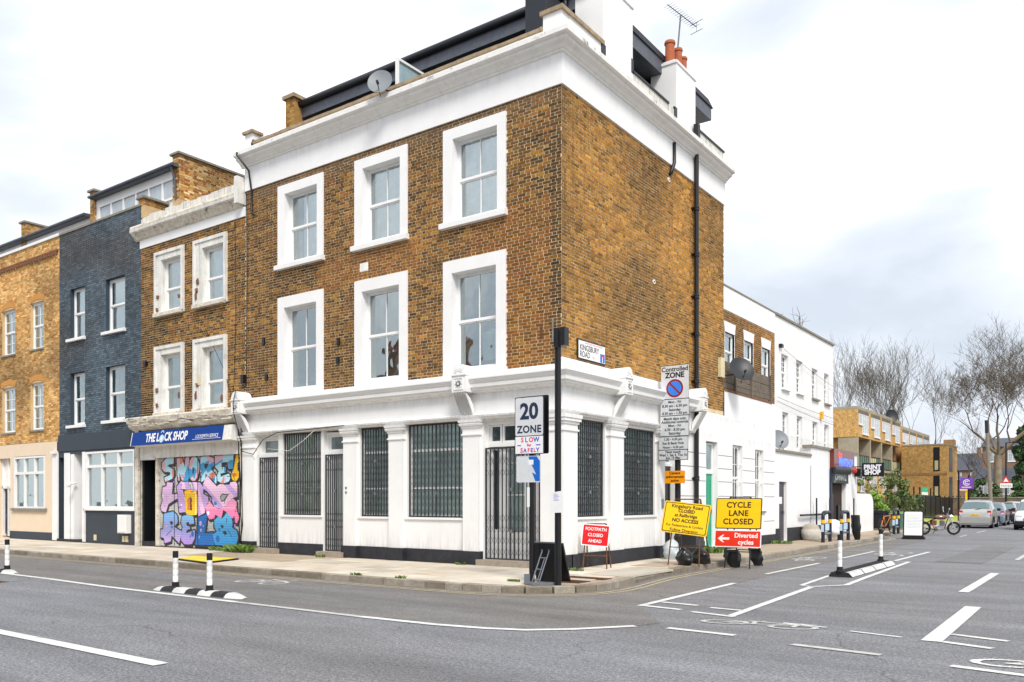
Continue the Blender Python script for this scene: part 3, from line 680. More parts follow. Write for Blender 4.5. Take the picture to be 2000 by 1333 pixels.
# chimney stacks rising off the side parapet
for (y0, y1, z1, pots) in ((1.79, 3.28, 13.9, ()), (5.83, 7.12, 13.66, ((-.28, 6.05, .15, .62), (-.24, 6.50, .125, .60), (-.26, 6.88, .12, .52)))):
    m = MB('W'); x0, x1 = -.75, .012; m.box(x0, x1, y0, y1, 11.9, z1-.05); m.prism([(x0-.02, y0-.03), (x1+.03, y0-.03), (x1+.03, y1+.03), (x0-.02, y1+.03)], z1-.05, z1+.02)
    m.prism([(x0+.08, y0+.08), (x1-.08, y0+.08), (x1-.08, y1-.08), (x0+.08, y1-.08)], z1+.02, z1+.1); st = m.build('chimney', 'stucco', cb)
    for (px, py, r, h) in pots:
        m = MB(); z = z1+.08; m.lathe([(r*.92, z), (r*.9, z+h*.25), (r*.86, z+h*.86), (r*1.02, z+h*.87), (r*1.04, z+h*.93), (r*.95, z+h), (r*.72, z+h), (r*.68, z+h*.5), (0, z+h*.5)], (px, py, 0), 20); m.smooth = False; auto_smooth(m.build('chimney_pot', 'terracotta', st))
c = MB(B); c.box(1.7, 1.9, 12.1, 12.32, -.02, .03); c.box(5.7, 5.86, 12.0, 12.36, -.02, .03); c.box(3.2, 3.32, 12.25, 12.6, -.02, .02); c.build('flashing', 'zinc', cb, split=True)
# roof extension
m = MB(); m.box(-10.3, -.9, 2.15, 9.1, 11.9, 13.38); roofx = m.build('roof_extension', 'zinc', cb)
m = MB(); m.box(-10.85, -.42, 1.80, 9.34, 13.42, 13.80); m.build('eaves', 'zinc_light', cb)
m = MB(); m.tube([(-10.9, 1.74, 13.82), (-.3, 1.74, 13.82)], .1, 12); m.tube([(-10.85, 1.74, 13.8), (-10.85, 1.74, 13.2), (-10.75, 2.1, 12.9), (-10.75, 2.1, 12.1)], .045, 8); m.tube([(-1.0, 1.75, 13.8), (-1.0, 1.75, 13.5), (-.95, 2.05, 13.2), (-.95, 2.05, 12.0)], .05, 8); m.smooth = True; m.build('gutter', 'zinc', cb)
m = MB(); m.prism([(1.7, 13.8), (9.4, 13.8), (9.0, 13.95), (2.2, 13.95)], -10.9, -.38, axis=0); m.build('flat_roof', 'zinc', cb)
m = MB()
for z in (12.55, 12.8, 13.05, 13.25): m.box(-.895, -.885, 2.2, 9.05, z, z+.012)
m.build('cladding_seam', 'black_metal', cb, split=True)
for y0, y1 in ((3.5, 5.6), (7.3, 8.7), (.2, .2)):
    if y1 > y0: m = MB(); m.box(-.91, -.88, y0, y1, 12.75, 13.36); m.build('roof_glazing', M('dark_glass', '1b2530', .12, var=.1, bump=0, spec=.9), cb)
m = MB(); m.box(-1.45, -.9, .7, 2.2, 12.0, 13.42); m.build('corner_cheek', 'zinc', cb)
m = MB(); m.box(-11.0, -10.62, 1.5, 4.4, 11.6, 13.95); st = m.build('party_wall', M('yellow_brick_far', 'a9814a', .9, var=.3, scale=9, bump=.3), cb)
bricks(('A', 1.5), -11.0, -10.62, 12.0, 13.95, [], [hx('b08a4e'), hx('9a6f38'), hx('c09a5c')], cb, seed=21)
m = MB(); m.box(-11.08, -10.54, 1.42, 4.4, 13.95, 14.06); m.build('coping_stone', 'coping', cb)
# terrace balustrade: white frame with frosted sheet
m = MB(); m.box(-4.93, -4.86, -.02, .05, 11.95, 12.75); m.box(-4.93, -4.86, .05, 1.7, 12.70, 12.76); b_ = m.build('balustrade', 'window_white', cb)
m = MB(); m.face([(-4.9, .05, 12.05), (-4.9, 1.7, 12.05), (-4.9, 1.7, 12.7), (-4.9, .05, 12.7)]); m.build('frosted_sheet', M('frosted', (.30, .42, .46), .5, var=.15, scale=6), b_)

# ---- shopfront
band = MB(A); band.box(-10.95, 0, 4.42, 4.6, -.1, .06); band.fr = B; band.box(-.0585, 6.95, 4.42, 4.735, -.1, .0605); band.build('shop_blocking_course', 'stucco', cb)
prof = [(4.10, .08), (4.12, .15), (4.16, .22), (4.18, .24), (4.215, .25), (4.22, .29), (4.29, .30), (4.30, .27), (4.31, .265), (4.33, .30), (4.38, .34), (4.40, .34), (4.405, .36), (4.44, .36), (4.46, .34), (4.54, .07)]
m = MB(A); m.mould(prof, -10.6, -2.73, 0, 0); m.mould(prof, -2.32, 0, 0, 1); m.fr = B; m.mould(prof, 0, 2.08, 1, 0); m.mould(prof, 2.45, 6.6, 0, 0); m.build('shop_cornice', 'stucco', cb)
m = MB(A); m.box(-10.95, 0, 3.60, 4.12, -.12, .08); m.fr = B; m.box(-.0785, 6.9, 3.58, 4.119, -.12, .0805); m.build('shop_fascia', 'stucco', cb)
prof = [(3.50, .0), (3.50, .10), (3.53, .12), (3.56, .16), (3.60, .17), (3.62, .12), (3.625, .08)]
m = MB(A); m.mould(prof, -10.95, 0, 0, 1); m.fr = B; m.mould(prof, 0, 6.6, 1, 0); m.build('shop_architrave', 'stucco', cb)
HA = [(-10.37, -9.46, .13, 3.46), (-9.27, -7.68, 1.22, 3.50), (-7.58, -6.74, .13, 3.50), (-6.18, -5.13, 1.21, 3.50), (-4.52, -2.72, 1.21, 3.50), (-2.13, -.55, .13, 3.46)]
m = MB(A); panel(m, -10.95, 0, .1, 3.52, HA, .02, .3); m.fr = B; HB = [(.53, 1.86, 1.25, 3.46), (2.68, 4.5, 1.25, 3.42), (4.96, 5.72, .13, 3.15)]; panel(m, 0, 5.8, .1, 3.52, HB, .02, .3); m.build('shop_wall', 'stucco', cb)
def pilaster(fr, u0, u1, m0=0, m1=0, parent=cb, w=.13):
    m = MB(fr); e0, e1 = u0, u1
    m.box(u0, u1+m1*w, .44, 3.16, -.05, w)
    capp = [(3.13, w), (3.14, w+.03), (3.17, w+.03), (3.18, w+.005), (3.28, w+.005), (3.31, w+.03), (3.34, w+.03), (3.36, w+.06), (3.40, w+.075), (3.42, w+.05), (3.44, w+.08), (3.50, w+.09), (3.502, .0)]
    k = [(v, x) for v, x in capp]
    # wrap the capital round both exposed sides
    for i in range(len(k)-1):
        (v0, a), (v1, b) = k[i], k[i+1]; a2, b2 = a-w, b-w
        m.face([(u0-a2, v0, a), (u1+a2, v0, a), (u1+b2, v1, b), (u0-b2, v1, b)]); m.face([(u0-a2, v0, 0), (u0-a2, v0, a), (u0-b2, v1, b), (u0-b2, v1, 0)]); m.face([(u1+a2, v0, a), (u1+a2, v0, 0), (u1+b2, v1, 0), (u1+b2, v1, b)])
    o = m.build('pilaster', 'stucco', parent); return o
for a, b in ((-10.98, -10.47), (-6.70, -6.26), (-5.06, -4.60), (-2.66, -2.2)): pilaster(A, a, b)
for a, b in ((1.94, 2.6), (4.55, 4.88)): pilaster(B, a, b)
m = MB('W'); m.box(-.47, .13, -.13, .45, .44, 3.14)
for e, a, b in ((.03, 3.14, 3.18), (.004, 3.18, 3.29), (.03, 3.29, 3.35), (.065, 3.35, 3.42), (.085, 3.42, 3.499)): m.box(-.47-e, .13+e, -.13-e, .45+e, a, b)
m.build('corner_pilaster', 'stucco', cb)
m = MB(A)
for a, b, w in ((-10.98, -10.42, .16), (-9.46, -7.6, .05), (-6.76, -6.22, .16), (-6.2, -5.08, .06), (-5.08, -4.56, .16), (-4.56, -2.68, .06), (-2.70, -2.14, .16), (-.54, -.161, .16)): m.box(a, b, .1, .44, -.05, w); 
m.box(-.16, .16, .1, .4405, -.2, .1605)
m.fr = B
for a, b, w in ((.161, .5, .16), (.5, 1.9, .06), (1.9, 2.64, .16), (2.64, 4.52, .06), (4.52, 4.9, .16), (5.76, 7.72, .05), (8.84, 14.02, .04)): m.box(a, b, .1, .44, -.05, w)
m.build('plinth', 'plinth', cb, split=True)
def corbel(fr, u0, u1, base=3.55):
    m = MB(fr); n = 5
    pr = [(3.52, .10), (3.58, .13), (3.7, .14), (3.85, .18), (3.98, .27), (4.05, .36), (4.1, .44), (4.12, .46)]
    fw = (u1-u0)/n
    for i in range(n):   # fluted console
        a, b = u0+i*fw+.008, u0+(i+1)*fw-.008; m.mould(pr, a, b)
    pr2 = [(v, w-.018) for v, w in pr]; m.mould(pr2, u0+.001, u1-.001)
    m.box(u0-.015, u1+.015, 4.12, 4.50, 0, .46); m.box(u0-.03, u1+.03, 4.50, 4.53, 0, .49)
    pts = [(u0-.01+(u1-u0+.02)*(1-math.cos(math.pi*t/12))/2, 4.53+.24*math.sin(math.pi*t/12)) for t in range(13)]
    m.prism(pts, .05, .46)
    o = m.build('corbel', 'stucco', cb)
    d = MB(fr); c = (u0+u1)/2; h = (u1-u0)/2
    d.box(c-h*.72, c+h*.72, 4.17, 4.19, .46, .475); d.box(c-h*.72, c+h*.72, 4.43, 4.45, .46, .475); d.box(c-h*.72, c-h*.62, 4.19, 4.43, .46, .475); d.box(c+h*.62, c+h*.72, 4.19, 4.43, .46, .475)
    for k in range(8): t = k*math.pi/4; d.prism([(c+.02*math.cos(t+1.57), 4.31+.02*math.sin(t+1.57)), (c+.09*math.cos(t-.18), 4.31+.09*math.sin(t-.18)), (c+.11*math.cos(t), 4.31+.11*math.sin(t)), (c+.09*math.cos(t+.18), 4.31+.09*math.sin(t+.18)), (c+.02*math.cos(t-1.57), 4.31+.02*math.sin(t-1.57))][::-1], .46, .474+k*.0008)
    for k in range(7): t = math.pi*(k+.5)/7; d.prism([(c+.05*math.cos(t-.1), 4.56+.05*math.sin(t-.1)), (c+.13*math.cos(t-.13), 4.56+.15*math.sin(t-.13)), (c+.13*math.cos(t+.13), 4.56+.15*math.sin(t+.13)), (c+.05*math.cos(t+.1), 4.56+.05*math.sin(t+.1))], .46, .475)
    d.build('carved_flower', 'stucco', o)
corbel(A, -2.71, -2.33); corbel(A, -11.02, -10.62); corbel(B, 2.10, 2.43); corbel(B, 6.62, 6.92)
def grille(fr, u0, u1, v0, v1, w, n, mat, pitch, parent, rows=None, fh=.035):
    """folding lattice gate: each upright a bar, lattice joined"""
    m = MB(fr); m.box(u0, u1, v1-fh, v1, w-.03, w+.01); m.box(u0, u1, v0, v0+fh*.7, w-.03, w+.012); m.box(u0, u0+.025, v0+fh*.7, v1-fh, w-.02, w+.01); m.box(u1-.025, u1, v0+fh*.7, v1-fh, w-.02, w+.01)
    gr = m.build('security_grille', mat, parent); xs = [u0+.03+(u1-u0-.06)*i/(n-1) for i in range(n)]; me = None; c0 = None
    for i, x in enumerate(xs):
        t = .018 if abs(i-(n-1)/2) < .6 else .0105
        b = MB(fr); b.box(x-t, x+t, v0+fh*.7, v1-fh, w-.012, w+.012); b.build('bar', mat, gr)
    l = MB(fr)
    for i in range(n-1):
        a, b = xs[i], xs[i+1]; y = v0+.06; k = 0
        while y+pitch*.8 < v1-.05:
            if rows is None or any(r0 <= (y+pitch*.4-v0)/(v1-v0) <= r1 for r0, r1 in rows):
                for (p, q, ww) in (((a, y), (b, y+pitch*.8), .002), ((a, y+pitch*.8), (b, y), -.006)):
                    d = Vector((q[0]-p[0], q[1]-p[1])).normalized()*.0036; l.face([(p[0]+d.y, p[1]-d.x, w+ww), (q[0]+d.y, q[1]-d.x, w+ww), (q[0]-d.y, q[1]+d.x, w+ww), (p[0]-d.y, p[1]+d.x, w+ww)])
            y += pitch
    l.build('lattice', mat, gr, kind='stuff')
    b = MB(fr); c = (u0+u1)/2
    for v in (v0+(v1-v0)*.62, v0+(v1-v0)*.25): b.box(c-.03, c+.03, v-.03, v+.04, w+.012, w+.05)
    b.build('padlock', 'steel', gr, split=True)
    return gr
def shop_glass(fr, u0, u1, v0, v1, w, parent, blind, bars=(), gm='glass_dark'):
    m = MB(fr); f = .05
    m.box(u0, u0+f, v0, v1, w-.06, w); m.box(u1-f, u1, v0, v1, w-.06, w); m.box(u0+f, u1-f, v0, v0+f, w-.06, w-.001); m.box(u0+f, u1-f, v1-f, v1, w-.06, w-.001)
    for t, h in bars: y = v0+(v1-v0)*t; m.box(u0+f, u1-f, y-h, y+h, w-.05, w-.004)
    wd = m.build('shop_window', 'window_white', parent); g = MB(fr); g.face([(u0+f, v0+f, w-.03), (u1-f, v0+f, w-.03), (u1-f, v1-f, w-.03), (u0+f, v1-f, w-.03)]); g.build('pane', gm, wd)
    b = MB(fr); b.face([(u0, v0, w-.045), (u1, v0, w-.045), (u1, v1, w-.045), (u0, v1, w-.045)]); b.build('blind', blind, wd); return wd
def door(fr, u0, u1, v0, v1, w, parent, mat, glassm=None, panels=True, transom=None, name='door'):
    m = MB(fr); m.box(u0, u1, v0, v1, w-.05, w)
    if panels:
        W_ = u1-u0; Hh = v1-v0
        for a, b in ((.12, .46), (.54, .88)):
            for c, d in ((.06, .34), (.42, .92)):
                x0, x1, y0, y1 = u0+W_*a, u0+W_*b, v0+Hh*c, v0+Hh*d; m.box(x0, x1, y0, y0+.02, w, w+.012); m.box(x0, x1, y1-.02, y1, w, w+.012); m.box(x0, x0+.02, y0+.02, y1-.02, w, w+.012); m.box(x1-.02, x1, y0+.02, y1-.02, w, w+.012)
    d = m.build(name, mat, parent); h = MB(fr); h.box(u1-.12, u1-.08, v0+(v1-v0)*.46, v0+(v1-v0)*.52, w, w+.05); h.build('handle', 'steel', d)
    return d
wf = -.12
for (u0, u1, v0, v1, n, pit, rows, bl, mt, brs) in (
    (-9.27, -7.68, 1.22, 3.50, 17, .155, ((.0, .1), (.2, .42), (.62, .76)), 'green_blind', 'grille_metal', ((.33, .02), (.7, .02))),
    (-6.18, -5.13, 1.21, 3.50, 11, .16, None, 'shop_blind', 'grille_dark', ((.31, .02), (.72, .03))),
    (-4.52, -2.72, 1.21, 3.50, 15, .17, None, 'shop_blind', 'grille_dark', ((.31, .02), (.72, .03)))):
    grille(A, u0+.02, u1-.02, v0+.01, v1-.01, -.03, n, mt, pit, cb, rows); shop_glass(A, u0+.01, u1-.01, v0+.01, v1-.01, -.085, cb, bl, brs)
    m = MB(A); m.box(u0-.06, u1+.06, v0-.055, v0-.0, -.1, .06); m.build('window_ledge', 'stucco', cb)
for (u0, u1, n) in ((-10.37, -9.46, 10), (-7.58, -6.74, 10), (-2.13, -.55, 14)):
    wide = u1-u0 > 1.2; top = 2.86 if not wide else 2.84
    grille(A, u0+.02, u1-.02, .27, top, -.03, n, 'grille_metal' if not wide else 'grille_dark', .17 if not wide else .26, cb, ((.0, .42), (.74, .95)) if wide else ((.03, .14), (.22, .42), (.78, .9)))
    m = MB(A); m.box(u0, u0+.06, .27, 3.46, -.28, -.1); m.box(u1-.06, u1, .27, 3.46, -.28, -.1); m.box(u0+.06, u1-.06, 2.86, 2.95, -.28, -.1); m.box(u0+.06, u1-.06, 3.38, 3.46, -.28, -.1); m.build('door_frame', 'window_white', cb)
    if wide:
        shop_glass(A, u0+.06, u0+.40, 2.95, 3.38, -.16, cb, 'room_mid'); shop_glass(A, u0+.42, u1-.06, 2.95, 3.38, -.16, cb, 'room_mid')
        shop_glass(A, u0+.07, u0+.36, .9, 2.84, -.18, cb, 'room_mid'); shop_glass(A, u0+.5, u1-.5, .85, 2.84, -.17, cb, 'shop_blind', ((.45, .015), (.82, .015))); m = MB(A); m.box(u0+.06, u1-.06, .27, .9, -.27, -.16); m.box(u0+.36, u0+.5, .9, 2.86, -.27, -.16); m.box(u1-.5, u1-.06, .85, 2.86, -.27, -.165); m.box(u0+.6, u1-.6, .4, .75, -.16, -.15); m.build('door', 'window_white', cb)
    else:
        shop_glass(A, u0+.06, u1-.06, 2.95, 3.38, -.15, cb, 'curtain_grey'); m = MB(A); m.box(u0+.06, u1-.06, .27, 2.86, -.27, -.2); m.box(u0+.2, u1-.2, .45, 1.0, -.2, -.19); m.build('door', 'window_white', cb); m = MB(A); m.face([(u0+.2, 1.2, -.195), (u1-.2, 1.2, -.195), (u1-.2, 2.6, -.195), (u0+.2, 2.6, -.195)]); m.build('door_glass', 'shop_blind', cb)
    m = MB(A); m.box(u0-.06, u1+.08, .1, .26, -.3, .24); m.build('doorstep', 'stone_step', cb)
for (u0, u1, v0, v1, n) in ((.53, 1.86, 1.25, 3.46, 15), (2.68, 4.5, 1.25, 3.42, 20)):
    grille(B, u0+.02, u1-.02, v0+.01, v1-.01, -.03, n, 'grille_dark', .15, cb, None); shop_glass(B, u0+.01, u1-.01, v0+.01, v1-.01, -.085, cb, 'shop_blind', ((.31, .02), (.72, .03)))
    m = MB(B); m.box(u0-.06, u1+.06, v0-.055, v0, -.1, .06); m.build('window_ledge', 'stucco', cb)
m = MB(B); m.box(4.96, 5.72, 2.55, 2.62, -.25, -.08); m.build('door_frame', 'window_white', cb); shop_glass(B, 4.98, 5.70, 2.62, 3.14, -.1, cb, M('teal_blind', (.25, .42, .38), .7)); door(B, 4.99, 5.69, .2, 2.55, -.1, cb, 'black_metal')
m = MB(B); m.box(4.66, 4.76, 1.42, 1.66, .13, .155); m.build('door_entry_panel', 'steel', cb)
m = MB(A); m.box(-6.62, -6.56, 1.92, 1.98, .13, .14); m.box(-6.62, -6.56, 1.8, 1.86, .13, .14); m.build('key_switch', 'steel', cb, split=True)
# rear half of the side elevation: plain white wall with rustic joints, green door
HR = [(7.84, 8.72, .13, 3.37), (9.94, 10.8, 1.27, 3.37), (11.96, 12.78, 1.25, 3.32)]
m = MB(B); panel(m, 5.8, 9.26, .1, 4.22, HR[:1], .03, .28); m.build('side_wall', 'stucco_clean', cb)
m = MB(B)
for z in (.9, 1.27, 1.74, 2.18, 2.58, 2.98):
    for a, b in ((5.84, 7.8), (8.76, 9.26)): m.box(a, b, z, z+.02, .028, .034)
m.build('rustic_joint', 'grey_coping', cb, split=True)
d_ = door(B, 7.9, 8.66, .2, 2.42, -.14, cb, M('door_green', (.01, .33, .19), .35, var=.1)); m = MB(B); m.box(7.86, 7.9, .2, 3.35, -.2, -.10); m.box(8.66, 8.7, .2, 3.35, -.2, -.10); m.box(7.9, 8.66, 2.42, 2.5, -.2, -.10); m.build('door_frame', 'window_white', cb); shop_glass(B, 7.9, 8.66, 2.5, 3.34, -.11, cb, 'shop_blind')
# downpipes
m = MB(B); m.box(6.87, 7.03, 11.76, 12.28, .06, .20); m.tube([(6.95, 11.42, .12), (6.95, 6, .12), (6.95, 1.0, .12), (6.95, .13, .12)], .066, 10); m.smooth = True
dp = auto_smooth(m.build('downpipe', 'cast_iron', cb))
for z in (9.9, 8.6, 7.4, 6.35, 5.0, 3.9, 2.25, 1.3):
    m = MB(B); m.lathe([(.062, -.07), (.082, -.065), (.085, -.02), (.075, 0), (.085, .02), (.082, .06), (.062, .07)], (6.95, z, .12), 12, 'y'); m.box(6.82, 7.08, z-.02, z+.02, 0, .06); m.build('pipe_collar', 'cast_iron', dp)
m = MB(B); m.tube([(5.56, 11.3, .08), (5.56, 10.75, .08), (5.48, 10.62, .08), (5.42, 10.45, .05), (5.4, 10.4, -.02)], .05, 8); m.smooth = True; m.build('overflow_pipe', 'cast_iron', cb)
for y, z in ((5.34, 10.24), (4.45, 7.31)):
    m = MB(B); m.lathe([(.03, 0), (.06, 0), (.06, .03), (.03, .03)], (y, z, .005), 12, 'z'); m.build('tie_plate', 'window_white', cb)
def cable(pts, r, parent, mat='black_metal', fr=A, name='cable'):
    m = MB(fr); m.tube(pts, r, 6); m.smooth = True; return m.build(name, mat, parent)
cable([(-10.86, 11.68, .38), (-10.82, 11.6, .42), (-10.66, 11.2, .12), (-10.62, 10.6, .05), (-10.64, 10.0, .04), (-10.52, 9.9, .04)], .03, cb); cable([(-10.55, 12.1, .03), (-10.6, 12.0, .05), (-10.6, 11.78, .05)], .03, cb)
cable([(-10.88, 10.6, .03), (-10.86, 8, .03), (-10.9, 5.4, .03), (-10.75, 4.9, .15)], .012, cb)
m = MB(A); m.box(-11.02, -10.9, 5.05, 5.3, .02, .14); m.build('junction_box', 'black_metal', cb)
cable([(-10.75, 4.8, .5), (-10.85, 4.4, .52), (-10.9, 4.1, .45), (-10.95, 3.5, .22), (-10.85, 3.05, .2), (-10.4, 2.95, .16), (-10.0, 3.35, .14), (-9.3, 3.52, .2), (-7.5, 3.56, .2), (-6.6, 3.58, .2)], .012, cb)
cable([(-9.9, 3.1, .05), (-8.9, 3.0, .1), (-8.3, 3.25, .12), (-7.7, 3.55, .18)], .008, cb, 'cornice_paint')
for k, dx in enumerate((0, .05, -.04, .09)):
    R_ = random.Random(k); cable([(-11.0+dx+R_.uniform(-.05, .05), z, .1+.03*k) for z in (4.7, 4.2, 3.6, 3.0, 2.4, 1.9, 1.3, .9, .6, .35)], .016, cb)
for u, v0, v1, w, mt in ((-.51, 5.19, 5.5, .05, 'rust'), (-.21, 5.08, 5.58, .05, 'grey_coping')): m = MB(A); m.box(u-.012, u+.012, v0, v1, .01, w); m.build('wall_bracket', mt, cb)
# ================================================================ terrace to the left
YEL = [hx(c) for c in ('d0a466', 'd8ae70', 'c49656', 'deb87c', 'ca9c5e', 'bc8a4e', 'dcb880', 'b8844c')]
BLU = [hx(c) for c in ('4b5963', '53616b', '44525c', '56656f', '3e4a54')]
# ---- locksmith building
ls = thing('locksmith_building', 'narrow brown brick building with peeling white window surrounds and a graffiti painted shutter', 'building', (-13.7, 3, .12))
WL = [(-15.62, -14.02, -15.26, -14.18), (-13.48, -11.82, -13.04, -11.95)]
hl = [(c, d, 7.7, 9.38) for a, b, c, d in WL]+[(c, d, 4.46, 6.32) for a, b, c, d in WL]
m = MB(A); panel(m, -16.5, -10.93, 3.9, 9.96, hl, 0, .2, False); m.build('brick_wall', 'mortar', ls)
hol = [(a, b, 7.6, 9.66) for a, b, c, d in WL]+[(a, b, 4.38, 6.6) for a, b, c, d in WL]
bricks(A, -16.5, -10.95, 4.4, 9.96, hol, [lerp(scol(c, .95), hx('6a5234'), .2) for c in STOCK], ls, seed=31, dark=.15)
m = MB(); m.box(-16.4, -11.0, 1, 9, .2, 10.9); m.build('light_block_core', 'room_dark', ls)  # dark box added behind this front to stop light leaking in
for i, (a, b, c, d) in enumerate(WL):
    for V0, V1, v0, v1 in ((7.58, 9.66, 7.7, 9.38), (4.36, 6.6, 4.46, 6.32)):
        up = v0 > 7
        w_ = sash_window(A, c, d, v0, v1, -.12, ls, bars=(1, 1), gm='glass' if up else 'glass_sky', curtain=[(.05, 1, 0, 1, 'curtain')] if up else [(0, .5, 0, 1, 'curtain_grey')], split=.42, room='room_mid', fw=.07)
        surround(A, a, b, V0, V1, c, d, v0, v1, .055, w_, 'stucco_worn'); mm = MB(A)
        mm.box(a-.0, a+.1, V0+.05, V1, .055, .09); mm.box(b-.1, b, V0+.05, V1, .055, .09); mm.box(a+.1, b-.1, V1-.1, V1, .055, .09); mm.build('surround_moulding', 'stucco_worn', w_)
        sill(A, a+.05, b-.05, V0+.09, .16, w_, 'peeling', t=.12)
        R_ = random.Random(i+int(v0)); ex = MB(A)
        for _ in range(3): x = R_.choice((a+.1+R_.random()*.12, b-.24+R_.random()*.1)); y = R_.uniform(V0+.1, V0+.9); ex.prism([(x, y), (x+R_.uniform(.06, .13), y+.02), (x+R_.uniform(.03, .1), y+R_.uniform(.1, .3)), (x-.02, y+.12)], .05, .0935)
        ex.build('bare_patch', M('bare_brick', '7d5a44', .95, var=.3, scale=14, bump=.6), w_)
m = MB(A); m.box(-16.52, -10.95, 9.96, 10.24, -.1, .04); m.build('frieze', 'stucco_clean', ls)
prof = [(10.22, .04), (10.26, .1), (10.33, .14), (10.36, .17), (10.42, .21), (10.44, .25), (10.47, .26), (10.60, .28), (10.66, .26), (10.70, .18), (10.74, .02)]
m = MB(A); m.mould(prof, -16.72, -11.03); m.build('cornice', 'peeling', ls)
m = MB(A); lo = [(10.47, .265), (10.475, .272), (10.54, .282), (10.545, .27)]; m.mould(lo, -16.74, -11.02); m.build('cornice_fillet', 'stucco_worn', ls)
R_ = random.Random(4); u = -16.45; m = MB(A)
while u < -11.0:
    q = min(u+R_.uniform(.15, .5), -10.97); m.box(u, q, 10.7, 11.02+R_.uniform(-.04, .03), -.25, .0+R_.uniform(-.01, .01)); u = q
m.build('parapet', 'stucco_stained', ls)
m = MB(A); m.box(-11.12, -10.97, 10.3, 11.08, -.1, .29); m.build('cornice_end', 'stucco_worn', ls)
# shop cornice, sign board, fascia
R_ = random.Random(9); prof = [(3.92, .1), (3.98, .2), (4.05, .28), (4.12, .30), (4.16, .34), (4.24, .36), (4.30, .37), (4.34, .34), (4.38, .05)]
m = MB(A); m.mould(prof, -16.8, -11.1)
for _ in range(46): x = R_.uniform(-16.7, -11.3); z = R_.uniform(4.0, 4.3); L = R_.uniform(.1, .5); m.box(x, x+L, z, z+R_.uniform(.015, .04), .25, .36+R_.uniform(0, .03))
m.build('shop_cornice', 'peeling', ls)
sg = thing('shop_sign', 'long blue lock shop sign board tilted out over the graffiti shutter', 'shop sign', (-13.8, -.3, 3.4))
m = MB(A); m.prism([(3.36, .0), (3.40, .42), (3.84, .34), (3.88, .0)][::-1], -16.45, -11.12, axis=0); m.build('sign_box', 'stucco_worn', sg)
fm = frame_mat(A, -13.9, 3.62, .382) @ Matrix.Rotation(math.radians(-10.3), 4, 'X')
def on(mtx, x0, x1, y0, y1, z, name, mat, parent):
    mb = MB(); pts = [mtx @ Vector(p) for p in ((x0, y0, z), (x1, y0, z), (x1, y1, z), (x0, y1, z))]; mb.face([tuple(p) for p in pts]); return mb.build(name, mat, parent)
on(fm, -2.5, 2.4, -.225, .225, .004, 'sign_face', M('lock_blue', '0f3a86', .6, var=.06, spec=.15), sg)
text('THE L', .38, fm @ Matrix.Translation((-.90, -.01, .008)), 'pure_white', sg, bold=.012, align='RIGHT', sx=.78, spacing=1.0)
text('CK SHOP', .38, fm @ Matrix.Translation((-.62, -.01, .008)), 'pure_white', sg, bold=.012, align='LEFT', sx=.78)
text('LOCKSMITH SERVICE', .155, fm @ Matrix.Translation((1.62, -.07, .008)), 'pure_white', sg, sx=.78); on(fm, .9, 2.32, -.155, -.145, .008, 'underline', 'pure_white', sg)
text('KINGSLAND ROAD', .09, fm @ Matrix.Translation((-2.0, .15, .008)), 'sign_brightblue', sg, sx=.8) if False else None
m = MB()
def ring(mb, mt, cx, cy, r0, r1, z, a0=0, a1=2*math.pi, n=20):
    for i in range(n):
        s, t = a0+(a1-a0)*i/n, a0+(a1-a0)*(i+1)/n; mb.face([tuple(mt @ Vector((cx+r*math.cos(q), cy+r*math.sin(q), z))) for r, q in ((r0, s), (r1, s), (r1, t), (r0, t))])
ring(m, fm, -.76, -.05, .05, .13, .009); ring(m, fm, -.76, .13, .055, .09, .009, 0, math.pi); pk = m.build('padlock_emblem', M('pale_blue', (.45, .66, .85), .4), sg)
m = MB(); ring(m, fm, -.76, -.05, .0, .05, .012); m.build('emblem_centre', 'pure_white', pk)
m = MB(A); m.box(-15.55, -11.12, 3.0, 3.4, .0, .05); m.box(-16.5, -15.58, 2.95, 3.36, .0, .04); m.build('shop_fascia', 'stucco_worn', ls)
m = MB(A); m.box(-11.13, -10.98, .12, 3.4, -.05, .07); m.box(-16.72, -16.52, .12, 3.95, -.05, .1); m.box(-15.60, -15.49, .15, 3.0, -.1, .04); m.build('shop_post', 'peeling', ls, split=True)
m = MB(A); panel(m, -16.52, -11.1, .1, 4.0, [(-16.42, -15.6, .13, 2.95)], -.06, .8); m.build('shop_back_wall', 'black_metal', ls)
d_ = door(A, -16.02, -15.62, .28, 2.28, -.55, ls, M('grey_door', '3c4552', .5)); m = MB(A); m.face([(-16.02, 2.35, -.54), (-15.62, 2.35, -.54), (-15.62, 2.9, -.54), (-16.02, 2.9, -.54)]); m.build('fanlight', 'curtain_grey', d_)
m = MB(A); m.box(-16.42, -15.6, .1, .27, -.6, .02); m.build('doorstep', 'plinth', ls)
